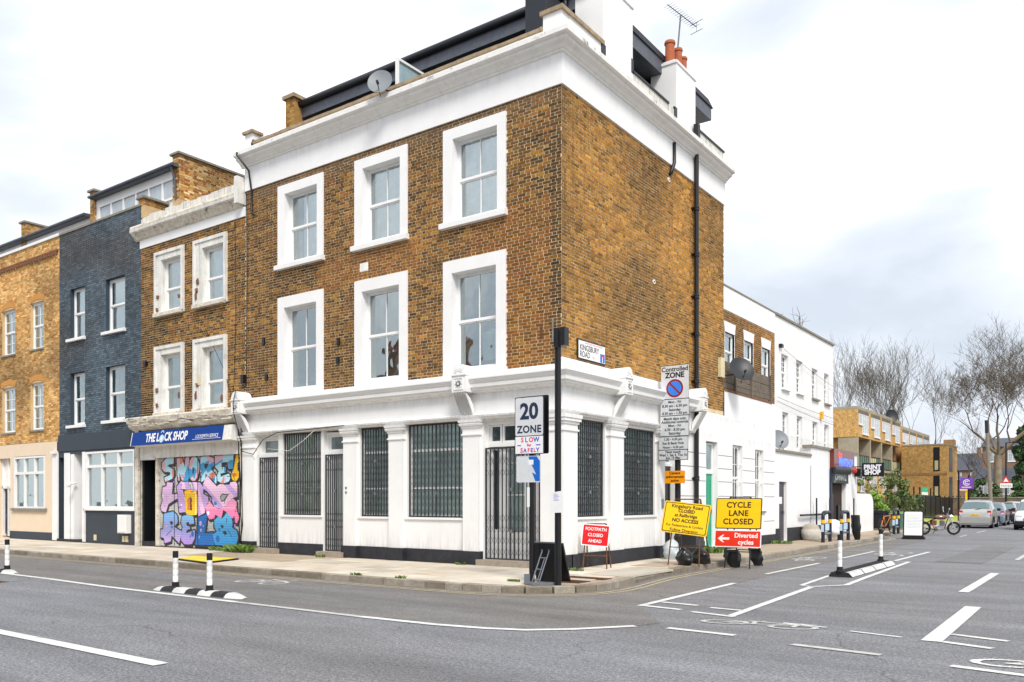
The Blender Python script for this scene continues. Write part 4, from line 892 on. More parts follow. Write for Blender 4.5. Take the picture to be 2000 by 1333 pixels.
# roller shutter painted with letters, padlock and key: ribs are real, paint is flat print (colour per cell)
GR = {'snore_s':[53,286,92,288,94,264,69,264,53,258,71,253,92,246,94,231,85,218,60,211,42,207,37,221,69,229,71,238,37,240,23,250,23,269],'snore_n':[107,281,134,285,153,250,151,283,175,285,170,245,173,219,166,208,136,210,120,235,123,210,112,210],'snore_o':[202,285,218,279,227,261,227,243,220,221,205,209,190,209,175,219,172,245,177,270,188,282],'snore_r':[233,283,272,285,301,276,305,256,287,245,317,219,315,197,293,212,260,230,260,212,239,204,233,243],'snore_e':[307,283,400,288,397,242,373,243,369,262,341,262,341,248,363,247,361,231,337,229,337,219,377,228,385,216,377,204,345,198,321,207,319,224,327,236,309,249],'key':[412,285,435,283,434,275,426,275,426,270,433,269,431,262,420,260,418,239,426,232,424,215,414,206,397,207,389,216,391,233,400,240],'mid_l':[53,206,85,204,80,169,92,166,109,169,112,154,87,146,60,135,46,109,23,112,16,125,28,148,23,164,28,190,49,193],'mid_o':[105,190,129,207,230,203,249,188,247,168,274,158,274,141,260,131,256,109,222,97,218,178,138,183,153,148,156,110,120,109,114,146,112,169],'lock':[147,178,179,181,214,177,222,118,214,103,188,100,158,105,153,143],'mid_y':[247,198,268,225,289,208,317,190,333,197,353,195,379,194,385,201,408,204,418,196,418,158,400,156,379,146,351,126,329,123,305,129,293,146,291,158,264,178,249,182],'mid_s':[278,148,301,129,329,121,357,129,369,143,397,153,414,144,416,115,428,96,416,79,408,81,404,100,393,93,369,110,349,119,341,94,309,104,305,92,280,89,268,101,260,119,260,131,274,138],'low_r':[35,104,87,112,109,100,112,77,92,63,136,48,120,11,78,35,74,16,39,9,35,26,16,28,16,52,30,54,33,75],'low_e':[136,97,166,103,197,96,201,75,175,72,171,80,158,77,162,67,179,65,179,57,162,55,158,44,205,55,203,28,188,10,149,8,131,21,129,44,140,62,129,77],'low_l':[218,93,268,106,264,79,256,46,301,50,305,11,205,8,216,48],'low_b':[305,87,325,99,345,92,365,110,385,102,395,83,393,66,416,57,422,36,412,14,309,11,297,42,317,53,303,65],'h_o':[195,253,200,244,199,231,193,229,191,237,191,247],'h_r':[253,259,276,260,266,246,256,245],'h_y':[335,158,345,166,371,164,357,148,341,145],'h_lr':[67,80,83,81,87,72,74,68],'h_b1':[337,72,349,73,351,66,341,63],'h_b2':[345,53,361,56,369,47,357,42],'kh1':[171,153,179,157,187,152,186,138,188,118,166,119,169,133,166,146],'keyo':[405,231,415,227,416,220,405,217,396,221,396,228],'shackle':[170,199,175,205,186,203,192,194,194,175,186,175,184,194,178,198,172,196]}
def upoly(k): a = GR[k]; return [(a[i]/100, a[i+1]/100) for i in range(0, len(a), 2)]
cw = .0145; SW, SH = 4.38, 2.86; nu, nv = int(SW/cw), int(SH/cw)
U, V = np.meshgrid((np.arange(nu)+.5)*cw, (np.arange(nv)+.5)*cw)
C = np.zeros((nv, nu, 3)); C[:] = (.50, .50, .47); rng_ = np.random.RandomState(3)
def setc(K, c): C[K] = c
blk = (.018, .018, .022)
def blocky(seed, cols, s=.17):
    r = np.random.RandomState(seed); n = 24; px_, py_ = r.rand(n*n)*5, r.rand(n*n)*3; ci = r.randint(0, len(cols), n*n); D = np.full(U.shape, 9.); I = np.zeros(U.shape, int)
    for k in range(130):
        d = abs(U-px_[k])*1.0+abs(V-py_[k]-.4*(U-px_[k]))*.8; K = d < D; D[K] = d[K]; I[K] = k
    return np.array(cols)[ci[I]]
pk_, sk_, cy_, co_, wh_ = hx('e6b8c8'), hx('3fa0d8'), hx('b4e4f4'), hx('e08468'), hx('dfe6ec')
li_, lp_, mg_ = hx('c3a2dc'), hx('ecc4e0'), hx('ee82b0'); bl_, b2_ = hx('2a8ed0'), hx('1668b4'); ye_, or_ = hx('f6c40a'), hx('e8801c')
for k in GR:
    if k[0] in 'h' or k in ('kh1', 'keyo', 'shackle'): continue
    P = upoly(k); K = in_poly(U, V, P) | (poly_d(U, V, P) < .045); K2 = in_poly(U-.045, V+.05, P) | (poly_d(U-.045, V+.05, P) < .045); setc(K | K2, blk)
t1 = blocky(2, [pk_, sk_, cy_, co_, pk_, cy_, sk_])
for k in GR:
    P = upoly(k); K = in_poly(U, V, P)
    if k.startswith('snore'): C[K] = t1[K]
    elif k == 'mid_l': C[K] = np.array(lp_)*.55+np.array(li_)*.45
    elif k == 'mid_o': C[K] = li_; K3 = K & (np.sin(U*9+V*4) > .55); C[K3] = lp_
    elif k == 'mid_y': C[K] = lp_; K3 = K & (np.sin(U*5+V*7+1) > .72); C[K3] = li_
    elif k == 'mid_s': C[K] = mg_; K3 = K & (V > 1.2); C[K3] = hx('f2a0c6')
    elif k.startswith('low'):
        t = np.clip((V-.1)/1.0, 0, 1)[..., None]
        if k == 'low_r': c = np.array(li_)*(1-t)+np.array(hx('6cb0e8'))*t
        elif k == 'low_e': c = np.array(hx('b48ad8'))*(1-t)+np.array(hx('6cc0e8'))*t
        elif k == 'low_l': c = np.array(b2_)+0*t
        else: c = np.array(bl_)*(1-t)+np.array(hx('5ab4e4'))*t
        C[K] = c[K] if c.ndim == 3 and c.shape == C.shape else c
for cx, cy, r, c in ((2.34, .76, .075, li_), (2.36, .55, .05, li_), (2.48, .68, .03, li_), (1.92, .42, .085, b2_), (1.8, .34, .04, b2_), (.8, .62, .05, b2_), (3.22, .3, .11, b2_), (3.3, .58, .05, b2_)): setc(np.hypot((U-cx)*1.1, V-cy) < r, c)
for k in ('h_o', 'h_r', 'h_lr', 'h_b1', 'h_b2'): setc(in_poly(U, V, upoly(k)), blk)
P = upoly('h_y'); setc(in_poly(U, V, P) | (poly_d(U, V, P) < .02), blk); setc(in_poly(U, V, P) & (poly_d(U, V, P) > .012), (.4, .4, .38))
for k, c in (('lock', ye_), ('key', ye_)):
    P = upoly(k); setc(in_poly(U, V, P), c)
setc(in_poly(U, V, upoly('lock')) & (U > 2.06) & (U < 2.12), hx('fff0b0'))
K = in_poly(U, V, upoly('lock')); setc(K & (abs(np.hypot((U-1.8)/.33, (V-1.72)/.085)-1) < .07), or_)
P = upoly('kh1'); setc(in_poly(U, V, P) | (poly_d(U, V, P) < .015), blk); setc(in_poly(U, V, P) & (U < 1.80), or_)
P = upoly('keyo'); setc(in_poly(U, V, P), or_); setc(np.hypot(U-4.05, V-2.24) < .03, (.45, .08, .03))
P = upoly('shackle'); setc((poly_d(U, V, P) < .02) & ~in_poly(U, V, P), blk); setc(in_poly(U, V, P), (.6, .62, .66))
fill = C.sum(2) > .25
for k_ in range(26):        # highlights, bubbles and shards inside the letters
    cx, cy, r_ = rng_.uniform(.2, 4.2), rng_.uniform(.1, 2.8), rng_.uniform(.025, .085)
    c_ = [(.80, .86, .92), hx('a884d8'), hx('2f7fc4'), hx('f2a8cc')][k_ % 4]; K = (np.hypot((U-cx)*rng_.uniform(.7, 1.6), V-cy) < r_) & fill & (abs(U-1.8) > .45); C[K] = c_
for k_ in range(22):        # thin black inner strokes
    a_, b_ = rng_.uniform(.2, 4.2), rng_.uniform(.2, 2.7); t_ = rng_.uniform(0, 6.28); L_q = rng_.uniform(.12, .34)
    K = (seg_d(U, V, (a_, b_), (a_+L_q*math.cos(t_), b_+L_q*math.sin(t_))) < .011) & fill; C[K] = blk
for k_ in range(12):
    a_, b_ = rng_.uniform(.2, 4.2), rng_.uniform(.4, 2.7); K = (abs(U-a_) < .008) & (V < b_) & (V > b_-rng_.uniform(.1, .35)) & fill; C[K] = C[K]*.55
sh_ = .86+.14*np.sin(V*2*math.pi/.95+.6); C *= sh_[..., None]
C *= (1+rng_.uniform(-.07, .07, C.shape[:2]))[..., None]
verts = []; Z = .0+.006*np.abs(np.sin(np.arange(nv+1)*cw*math.pi/.075))
for j in range(nv+1): verts += [(-15.6+i*cw, -(-.05+Z[j]), .15+j*cw) for i in range(nu+1)]
faces = [(j*(nu+1)+i, j*(nu+1)+i+1, (j+1)*(nu+1)+i+1, (j+1)*(nu+1)+i) for j in range(nv) for i in range(nu) if i*cw > .12]
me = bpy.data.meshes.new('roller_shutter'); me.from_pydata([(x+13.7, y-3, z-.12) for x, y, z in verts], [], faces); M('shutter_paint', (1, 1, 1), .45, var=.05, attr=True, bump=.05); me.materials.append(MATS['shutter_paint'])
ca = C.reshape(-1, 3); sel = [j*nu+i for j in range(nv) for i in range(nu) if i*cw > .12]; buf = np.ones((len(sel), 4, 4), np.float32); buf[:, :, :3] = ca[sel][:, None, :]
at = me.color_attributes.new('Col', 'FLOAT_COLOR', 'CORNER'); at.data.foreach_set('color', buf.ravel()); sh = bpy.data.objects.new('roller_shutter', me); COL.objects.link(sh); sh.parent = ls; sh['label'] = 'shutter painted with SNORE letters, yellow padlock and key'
for x in (-14.66, -13.4): m = MB(A); m.box(x-.012, x+.012, .18, 3.0, -.045, -.038); m.build('shutter_joint', 'grille_metal', ls)
m = MB(A); m.box(-13.26, -13.1, 5.18, 5.5, .0, .07); tag(m.build('alarm_box', M('cream_plastic', 'd8cba4', .5)), 'cream alarm box between the first floor windows above the blue lock sign', 'alarm box')
m = MB(A); m.box(-16.25, -16.1, 6.05, 6.2, 0, .1); m.build('wall_fitting', 'black_metal', ls)
cable([(-12.9, 6.9, .03), (-12.0, 5.6, .03), (-11.5, 4.6, .05)], .008, ls); cable([(-11.45, 9.9, .02), (-11.4, 7, .02), (-11.5, 4.5, .04)], .008, ls)
# brick party wall stub and dormers at roof level
def party(x0, x1, y0, y1, z1, z0, pal, par, seed):
    m = MB(); m.box(x0, x1, y0, y1, z0, z1); o = m.build('party_wall', 'mortar_yellow', par)
    bricks(('A', y0), x0, x1, z0+.4, z1, [], pal, par, seed=seed, flemish=False); bricks(('B', x1), y0, y1, z0+.4, z1, [], pal, par, seed=seed+1, dark=.1)
    m = MB(); m.box(x0-.08, x1+.08, y0-.08, y1, z1, z1+.07); m.build('coping_stone', 'grey_coping', par)
party(-15.95, -15.58, .8, 3.4, 13.18, 11.3, [hx(c) for c in ('c99a55', 'b9823f', 'a4693a', 'd0a868', '95603a', 'dcc090')], ls, 51)
# ---- blue house
bh = thing('blue_house', 'three storey house of dark blue painted brick with white framed windows', 'building', (-19.2, 3, .12))
HBL = [(-21.16, -20.12, 4.32, 6.24), (-18.72, -17.48, 4.36, 6.26), (-21.16, -20.12, 7.46, 9.32), (-18.72, -17.48, 7.44, 9.28)]
m = MB(A); panel(m, -21.95, -16.5, 3.3, 11.42, HBL, 0, .25); m.build('brick_wall', 'blue_mortar', bh)
M('blue_brick', (0, 0, 0), .6, var=.15, scale=20, bump=.35, bscale=80, attr=True, speck=.1)
bricks(A, -21.95, -16.5, 4.0, 11.40, HBL, BLU, bh, seed=61, mat='blue_brick')
m = MB(A); m.box(-21.95, -16.52, 3.42, 4.02, -.1, .06); m.build('fascia', M('blue_render', '343d47', .6, var=.12, bump=.2), bh)
m = MB(A); m.box(-21.97, -16.46, 11.40, 11.47, -.3, .04); m.build('coping_stone', 'grey_coping', bh)
m = MB(); m.box(-21.9, -16.6, 1, 9, .2, 11.3); m.build('light_block_core', 'room_dark', bh)  # added dark mass keeping light out from behind the blue front
for k, (a, b, c, d) in enumerate(HBL):
    w_ = sash_window(A, a, b, c, d, -.14, bh, bars=(1, 1), gm='glass' if c > 7 else 'glass_sky', curtain=[(.08, .98, 0, 1, 'curtain')] if c > 7 else [(.05, .3, 0, 1, 'curtain_grey')], room='room_mid' if c > 7 else 'room_dark', fw=.075, split=.5); sill(A, a-.12, b+.06, c+.02, .12, w_, 'window_white', t=.1)
m = MB(A); panel(m, -22.0, -16.5, .1, 3.45, [(-21.95, -21.45, .13, 3.2), (-21.1, -20.12, .13, 3.3), (-20.0, -16.86, 1.35, 3.34)], .03, .5); m.build('ground_wall', 'blue_render', bh)
m = MB(A)
for a, b, w in ((-22.35, -21.96, .08), (-21.46, -21.12, .08), (-20.14, -20.02, .1)): m.box(a, b, .15, 3.35, -.3, w)
m.box(-22.35, -21.97, 3.35, 3.45, -.1, .16); m.build('white_pilaster', 'stucco_clean', bh, split=True)
door(A, -21.94, -21.47, .22, 3.1, -.15, bh, 'black_metal', panels=False); dd = door(A, -20.75, -20.15, .3, 2.3, -.4, bh, M('navy_door', '15293a', .35)); m = MB(A); m.box(-20.85, -20.12, 2.32, 2.4, -.46, -.38); m.face([(-20.8, 2.4, -.42), (-20.15, 2.4, -.42), (-20.15, 3.2, -.42), (-20.8, 3.2, -.42)]); m.build('fanlight', 'curtain_grey', dd)
m = MB(A); m.box(-21.12, -20.85, .2, 3.3, -.46, .028); m.build('door_reveal', 'stucco_clean', bh)
m = MB(A); m.box(-21.96, -20.12, .1, .22, -.4, .1); m.build('doorstep', 'plinth', bh)
def tri_window(u0, u1, v0, v1, par, top=.26, n=3, ft=.07):
    m = MB(A); w = .0; m.box(u0, u1, v0, v0+ft, -.1, w+.04); m.box(u0, u1, v1-ft, v1, -.1, w+.04); m.box(u0, u0+ft, v0+ft, v1-ft, -.1, w+.04); m.box(u1-ft, u1, v0+ft, v1-ft, -.1, w+.04)
    vt = v1-(v1-v0)*top; m.box(u0+ft, u1-ft, vt-.05, vt+.05, -.08, w+.03); wd = None
    for i in range(1, n): x = u0+(u1-u0)*i/n; m.box(x-.035, x+.035, v0+ft, v1-ft, -.08, w+.025)
    wd = m.build('window', 'window_white', par)
    for i in range(n):
        a, b = u0+(u1-u0)*i/n+.06, u0+(u1-u0)*(i+1)/n-.06
        for c, d in ((v0+ft, vt-.05), (vt+.05, v1-ft)): g = MB(A); g.face([(a, c, -.05), (b, c, -.05), (b, d, -.05), (a, d, -.05)]); g.build('pane', 'glass', wd)
    g = MB(A); g.face([(u0, v0, -.12), (u1, v0, -.12), (u1, v1, -.12), (u0, v1, -.12)]); g.build('blind', 'frost_blind', wd); return wd
M('frost_blind', (.42, .55, .54), .7, var=.12, scale=1.5, bump=0)
w_ = tri_window(-20.0, -16.86, 1.35, 3.34, bh); m = MB(A); m.box(-20.05, -16.8, 1.27, 1.35, -.05, .1); m.build('sill', 'cornice_paint', w_)
mx_ = thing('meter_box', 'pale grey meter box on the blue wall under the white shop window', 'meter box', (-17.35, 0, .55)); m = MB(A); m.box(-17.62, -17.06, .52, 1.14, .03, .2); m.build('box', 'cornice_paint', mx_); m = MB(A); m.box(-17.58, -17.1, .56, 1.10, .2, .215); m.build('lid', 'window_white', mx_)
for x in (-19.35, -17.5, -17.3): m = MB(A); m.box(x-.07, x+.07, .22, .42, .03, .06); m.build('wall_vent', 'cream_plastic', bh)
m = MB(A); m.tube([(-20.75, 2.25, .0), (-20.68, 2.2, .28)], .03, 8); m.lathe([(0, .26), (.1, .27), (.11, .33), (.05, .36), (0, .36)], (-20.66, 2.2, 0), 12); m.build('outside_lamp', 'window_white', bh)
party(-16.62, -16.3, .0, 1.3, 11.62, 11.0, [hx('b98743'), hx('a4693a'), hx('8a6a3c')], bh, 71)
# attic storey set back behind the blue and locksmith fronts
m = MB(A); m.box(-20.95, -15.6, 11.3, 12.75, -2.6, -.85); m.build('attic_wall', 'window_white', bh)
wd = MB(A); wd.box(-20.7, -15.75, 11.75, 11.82, -.85, -.8); wd.box(-20.7, -15.75, 12.42, 12.5, -.85, -.8)
for i in range(7): x = -20.7+i*(4.9/6); wd.box(x, x+.07, 11.82, 12.42, -.85, -.8)
aw = wd.build('attic_window', 'window_white', bh)
for i in range(6): x = -20.7+i*(4.9/6); g = MB(A); g.face([(x+.07, 11.82, -.845), (x+.8167, 11.82, -.845), (x+.8167, 12.42, -.845), (x+.07, 12.42, -.845)]); g.build('pane', M('attic_glass', (.42, .48, .52), .15, var=.2, scale=2, bump=0, spec=.8), aw)
m = MB(A); m.prism([(12.74, -.62), (12.84, -.6), (12.98, -2.8), (12.74, -2.8)][::-1], -21.0, -15.6, axis=0); m.tube([(-21.0, 12.8, -.58), (-15.6, 12.8, -.58)], .05, 8); m.tube([(-15.75, 12.8, -.6), (-15.75, 12.3, -.75), (-15.75, 11.7, -.78)], .035, 8); m.build('attic_roof', 'zinc_light', bh)
party(-21.3, -20.98, .8, 3.4, 13.1, 11.3, YEL, bh, 75)
# ---- yellow brick house
yh = thing('yellow_brick_house', 'yellow brick house with arched sash windows above a cream rendered ground floor', 'building', (-25.5, 3, .12))
HY = [(a, b, c, d) for a, b in ((-26.6, -25.46), (-24.2, -23.16)) for c, d in ((4.3, 6.12), (7.4, 9.2))]+[(-29.0, -27.9, 4.3, 6.12), (-29.0, -27.9, 7.4, 9.2)]
m = MB(A); panel(m, -31, -21.95, 3.8, 11.42, HY, 0, .22); m.build('brick_wall', 'mortar_yellow', yh)
HY2 = [h for h in HY]+[(h[0]+.08, h[1]-.08, h[3]-.02, h[3]+.09) for h in HY]
bricks(A, -31, -21.95, 3.84, 11.40, HY2, YEL, yh, seed=81)
m = MB(); m.box(-31, -22, 1, 9, .2, 11.3); m.build('light_block_core', 'room_dark', yh)  # dark filler box added to block light behind the yellow front
for a, b, c, d in HY:
    w_ = sash_window(A, a, b, c, d, -.1, yh, bars=((2, 2), (2, 2)), gm='glass', curtain=[(0, 1, 0, 1, 'curtain_grey')], room='room_mid', fw=.06); sill(A, a-.06, b+.06, c+.02, .05, w_, 'grey_coping', t=.07)
    ar = MB(A); n = 9; cx = (a+b)/2
    for i in range(n):
        t0, t1 = -1+2*i/n, -1+2*(i+1)/n; f = lambda t: d+.10*(1-t*t); h = (b-a)/2+.0
        ar.prism([(cx+t0*h+.004, f(t0)-.0), (cx+t1*h-.004, f(t1)), (cx+t1*(h+.07)-.004, f(t1)+.2), (cx+t0*(h+.07)+.004, f(t0)+.2)], .0, .014)
    ar.build('brick_arch', M('rubbed_brick', 'c98f48', .85, var=.2, scale=12), w_)
    hd = MB(A); hd.prism([(a, d-.02), (b, d-.02)]+[(cx+(b-a)/2*(1-2*i/8), d+.10*(1-(1-2*i/8)**2)) for i in range(9)], -.15, -.06); hd.build('arched_head', 'window_white', w_)
m = MB(A); u = -31
while u < -22.0: m.box(u, u+.1, 10.74, 10.84, 0, .1); m.box(u+.05, u+.16, 10.86, 10.93, 0, .07); u += .21
m.build('dentil_course', 'bare_brick', yh, kind='stuff')
m = MB(A); m.box(-31, -21.94, 11.40, 11.50, -.3, .06); m.build('parapet_coping', 'stucco', yh)
m = MB(A); HG = [(-25.55, -22.98, 1.3, 3.34), (-26.85, -25.85, .13, 3.3), (-30.2, -28, 1.3, 3.34)]; panel(m, -31, -22.1, .1, 3.82, HG, .02, .3); m.build('ground_wall', M('cream_render', (.76, .62, .46), .7, var=.04, bump=.1), yh)
m = MB(A); m.box(-25.83, -22.36, .1, .42, -.05, .05); m.box(-31, -26.87, .1, .42, -.05, .05); m.build('plinth', 'blue_render', yh)
w_ = tri_window(-25.5, -23.02, 1.32, 3.32, yh, top=.32); m = MB(A); m.box(-25.65, -22.85, 1.22, 1.32, -.05, .1); m.build('sill', 'grey_coping', w_); tri_window(-30.1, -28.1, 1.32, 3.32, yh)
door(A, -26.3, -25.9, .3, 2.1, -.2, yh, M('dark_door', '2c2030', .3)); door(A, -26.8, -26.36, .3, 2.1, -.2, yh, 'dark_door'); m = MB(A); m.box(-26.36, -26.3, .2, 3.3, -.25, -.1); m.box(-26.84, -25.86, 2.1, 2.2, -.25, -.1); m.box(-26.84, -26.8, .2, 3.3, -.25, -.1); m.box(-25.9, -25.86, .2, 3.3, -.25, -.1); m.face([(-26.8, 2.2, -.18), (-25.9, 2.2, -.18), (-25.9, 3.3, -.18), (-26.8, 3.3, -.18)]); m.build('door_frame', 'window_white', yh)
m = MB(A); m.box(-31, -21.3, 11.4, 12.2, -2.6, -.85); m.build('attic_wall', 'window_white', yh)
m = MB(A); m.prism([(12.2, -.62), (12.3, -.6), (12.5, -2.8), (12.2, -2.8)][::-1], -31, -21.3, axis=0); m.tube([(-31, 12.26, -.58), (-21.3, 12.26, -.58)], .05, 8); m.build('attic_roof', 'zinc_light', yh)
party(-26.75, -26.42, .8, 3.0, 12.98, 11.3, YEL, yh, 91)
# ================================================================ white rear buildings along the side road
rb = thing('white_rear_building', 'white rendered two storey rear building with a brick upper wall and roof terrace', 'building', (-3, 11.6, .12))
X6 = ('B', -.6)
m = MB(B); panel(m, 9.262, 14.02, .1, 5.0, [(h[0], h[1], h[2], h[3]) for h in HR[1:]], .03, .3); m.build('front_wall', 'stucco_clean', rb)
m = MB(B)
for z in (.9, 1.74, 2.18, 2.58, 2.98):
    for a, b in ((9.28, 9.9), (10.84, 11.92), (12.82, 13.9)): m.box(a, b, z, z+.02, .028, .034)
m.box(9.9, 12.9, 1.2, 1.26, .02, .09); m.build('rustic_joint', 'grey_coping', rb)
for (u0, u1, v0, v1) in HR[1:]:
    w_ = sash_window(B, u0, u1, v0, v1, -.1, rb, bars=(1, 1), gm='glass_dark', curtain=[(0, 1, 0, 1, 'curtain_grey')], fw=.06, room='room_mid')
    for z in (2.2, 2.75): m = MB(B); m.tube([(u0, z, -.02), (u1, z, -.02)], .012, 6); m.build('security_bar', 'window_white', w_)
    for k in (.33, .66): m = MB(B); m.tube([(u0+(u1-u0)*k, v0, -.02), (u0+(u1-u0)*k, v1, -.02)], .012, 6); m.build('security_bar', 'window_white', w_)
hu = [(10.88, 11.72, 6.0, 7.15), (12.63, 13.5, 6.0, 7.14), (14.4, 15.28, 6.0, 7.16)]
m = MB(X6); panel(m, 9.3, 15.8, 4.9, 7.86, hu, 0, .2); m.build('brick_wall', 'mortar', rb)
bricks(X6, 9.3, 15.8, 5.0, 7.84, [(a, b, c, d+.3) for a, b, c, d in hu], [lerp(c, hx('96683a'), .4) for c in STOCK], rb, seed=121)
m = MB(X6); m.box(9.3, 15.8, 7.86, 8.62, -.3, .03); m.build('parapet', 'stucco', rb); m = MB(X6); m.box(9.3, 15.9, 8.62, 8.67, -.3, .05); m.build('coping_stone', 'grey_coping', rb)
for a, b, c, d in hu:
    w_ = sash_window(X6, a, b, c, d, -.06, rb, bars=(1, 1), gm='glass', room='room_mid', curtain=[(0, 1, 0, 1, 'curtain')], fw=.06, split=.45); m = MB(X6); m.prism([(a-.02, d), (b+.02, d), (b+.1, d+.34), (a-.1, d+.34)], -.1, .02); m.box(a-.03, a, c, d, -.1, .01); m.box(b, b+.03, c, d, -.1, .01); m.build('lintel', 'stucco_clean', w_)
m = MB(); m.box(-3.5, -.6, 9.3, 13.9, 4.85, 4.99); m.box(-6, -1.2, 9.3, 15.7, .1, 7.9); m.build('flat_roof', 'grey_coping', rb)
R_ = random.Random(8); m = MB(B); y = 9.28
while y < 13.6: q = y+R_.uniform(.2, .24); m.box(y, q-.012, 4.98, 5.06, -.22, .045); y = q
m.build('brick_capping', 'bare_brick', rb, kind='stuff')
tf = thing('timber_fence', 'weathered grey timber fence of horizontal planks on the terrace edge above the white wall', 'fence', (0, 11.4, 5.0))
M('old_timber', '6d6358', .9, var=.35, scale=4, bump=.6, bscale=30, streak=.3)
for (a, b) in ((9.28, 10.1), (10.2, 11.55), (11.65, 13.45)):
    for k in range(5):
        z = 5.1+k*.165; m = MB(B); t = R_.uniform(-.01, .01); m.box(a, b, z+t, z+.15+t, -.03+R_.uniform(0, .01), .0+R_.uniform(0, .015)); m.build('plank', 'old_timber', tf)
for y, h in ((10.15, 6.0), (11.6, 6.08), (13.5, 5.96)): m = MB(B); m.box(y-.05, y+.05, 5.0, h, -.04, .07); m.build('post', 'old_timber', tf)
# tall white rear block with small windows
wb = thing('white_block', 'tall plain white rendered block with eight narrow windows and grey parapet edge', 'building', (-4, 19.8, .12))
hw = [(16.6, 17.42, 5.93, 7.24), (18.43, 19.27, 5.95, 7.26), (20.56, 21.4, 5.93, 7.2), (22.4, 23.15, 5.88, 7.21), (16.72, 17.46, 3.5, 5.03), (18.52, 19.24, 3.5, 5.02), (20.66, 21.41, 3.4, 4.96), (22.42, 23.15, 3.4, 4.96)]
m = MB(X6); panel(m, 15.82, 23.8, 2.5, 8.6, hw, 0, .34); m.build('front_wall', 'stucco', wb)
m = MB(); m.box(-7, -1.0, 15.85, 23.7, .1, 8.5); m.face([(-.6, 23.8, .1), (-7, 23.8, .1), (-7, 23.8, 8.6), (-.6, 23.8, 8.6)]); m.face([(-7, 15.82, 7.8), (-.6, 15.82, 7.8), (-.6, 15.82, 8.6), (-7, 15.82, 8.6)]); m.build('body', 'stucco', wb)
m = MB(X6); m.box(15.8, 23.86, 8.6, 8.68, -.4, .06); m.build('parapet_edge', 'grey_coping', wb); m = MB(X6); m.box(19.55, 19.58, 5.2, 8.6, 0, .006); m.box(23.72, 23.8, 3.8, 8.6, 0, .01); m.build('wall_joint', 'cornice_paint', wb)
for i, (a, b, c, d) in enumerate(hw):
    w_ = sash_window(X6, a, b, c, d, -.11, wb, bars=((3, 3), (3, 3)), gm='glass_dark', curtain=[(0, 1, 0, 1, 'curtain_grey')], fw=.05, split=.48, room='room_mid')
    if i < 4: sill(X6, a-.02, b+.1, c+.01, .1, w_, 'cornice_paint' if i < 2 else 'grey_coping', t=.08)
m = MB(X6); m.box(16.3, 16.4, 7.42, 7.56, .0, .12); m.box(16.5, 16.58, 7.44, 7.56, .0, .1); m.build('floodlight', 'black_metal', wb)
def wire(p, q, sag, nm, par, r=.008):
    m = MB(); P = [(p[0]+(q[0]-p[0])*t/8, p[1]+(q[1]-p[1])*t/8, p[2]+(q[2]-p[2])*t/8-sag*4*(t/8)*(1-t/8)) for t in range(9)]; m.tube(P, r, 4); return m.build(nm, 'zinc', par)
wire((-.5, 16.6, 7.4), (-.5, 23.7, 6.7), .05, 'cable', wb); wire((-.5, 15.85, 5.5), (-.5, 23.7, 5.3), .05, 'cable', wb); wire((-.5, 15.85, 5.35), (-.5, 23.7, 5.0), .05, 'cable', wb)
mb = MB(X6); mb.box(21.7, 21.9, 5.15, 5.45, 0, .12); tag(mb.build('alarm_box', M('amber', (.75, .42, .02), .5)), 'small amber alarm box on the tall white block between two lower windows', 'alarm box')
# single storey front with print shop
ps = thing('print_shop', 'white single storey shop front with dark open doorway below the red and blue neon sign', 'shop', (-1, 20, .12))
m = MB(B); panel(m, 14.04, 18.3, .1, 3.36, [(14.5, 15.36, .13, 2.3)], .0, .35); m.build('yard_wall', 'stucco_clean', ps)
m = MB(B); panel(m, 18.3, 25.54, .1, 3.72, [(21.05, 23.5, .13, 2.62)], .02, .6); m.build('front_wall', 'stucco_clean', ps)
m = MB(); m.face([(-3, 18.3, 3.0), (.02, 18.3, 3.0), (.02, 18.3, 3.72), (-3, 18.3, 3.72)]); m.face([(.02, 25.54, .1), (-7, 25.54, .1), (-7, 25.54, 3.72), (.02, 25.54, 3.72)]); m.box(-6, -.65, 14.1, 25.5, .1, 3.1); m.build('body', 'stucco_clean', ps)
m = MB(B); m.box(14.0, 18.3, 3.36, 3.45, -.3, .06); m.fr = B; m.box(18.2, 25.62, 3.72, 3.82, -.3, .08); m.build('coping_stone', 'grey_coping', ps)
m = MB(B); m.box(14.04, 14.46, .1, .62, 0, .04); m.box(15.4, 18.3, .1, .62, 0, .04); m.box(18.3, 21.0, .1, .62, .02, .05); m.build('plinth', 'plinth', ps)
d_ = door(B, 14.53, 15.33, .15, 2.24, -.1, ps, M('violet_black', '1c1a2a', .3), panels=False); m = MB(B); m.box(14.7, 15.1, 1.5, 1.75, -.1, -.09); m.build('notice', 'paper', d_)
M('shop_inside', '33231c', .8, var=.5, scale=2.5, bump=0)
m = MB(B); m.face([(21.05, .13, -.14), (23.5, .13, -.14), (23.5, 2.6, -.14), (21.05, 2.6, -.14)]); m.build('open_interior', 'shop_inside', ps)
m = MB(B); m.box(21.6, 21.9, .13, 1.9, -.13, -.08); m.box(22.6, 22.9, .13, 1.4, -.13, -.06); m.build('stored_goods', 'black_metal', ps)
m = MB(B); m.box(21.0, 23.6, 2.36, 2.9, -.05, .12); m.lathe([(0, 21.0), (.17, 21.0), (.17, 23.6), (0, 23.6)], (0, 2.92, .1), 12, 'x'); sb = m.build('shutter_box', M('shutter_dark', '23282c', .5), ps)
text('JOHNNYZ', .42, frame_mat(B, 22.3, 2.62, .123), 'curtain_grey', sb, bold=.01, shear=.2, sx=.95)
m = MB(B); m.box(20.9, 21.05, .13, 2.95, .0, .1); m.build('door_post', M('navy_post', '202a42', .4), ps)
ns = thing('neon_sign', 'dark red shop sign box with red and blue lettering over the print shop door', 'shop sign', (0, 22.6, 3.2))
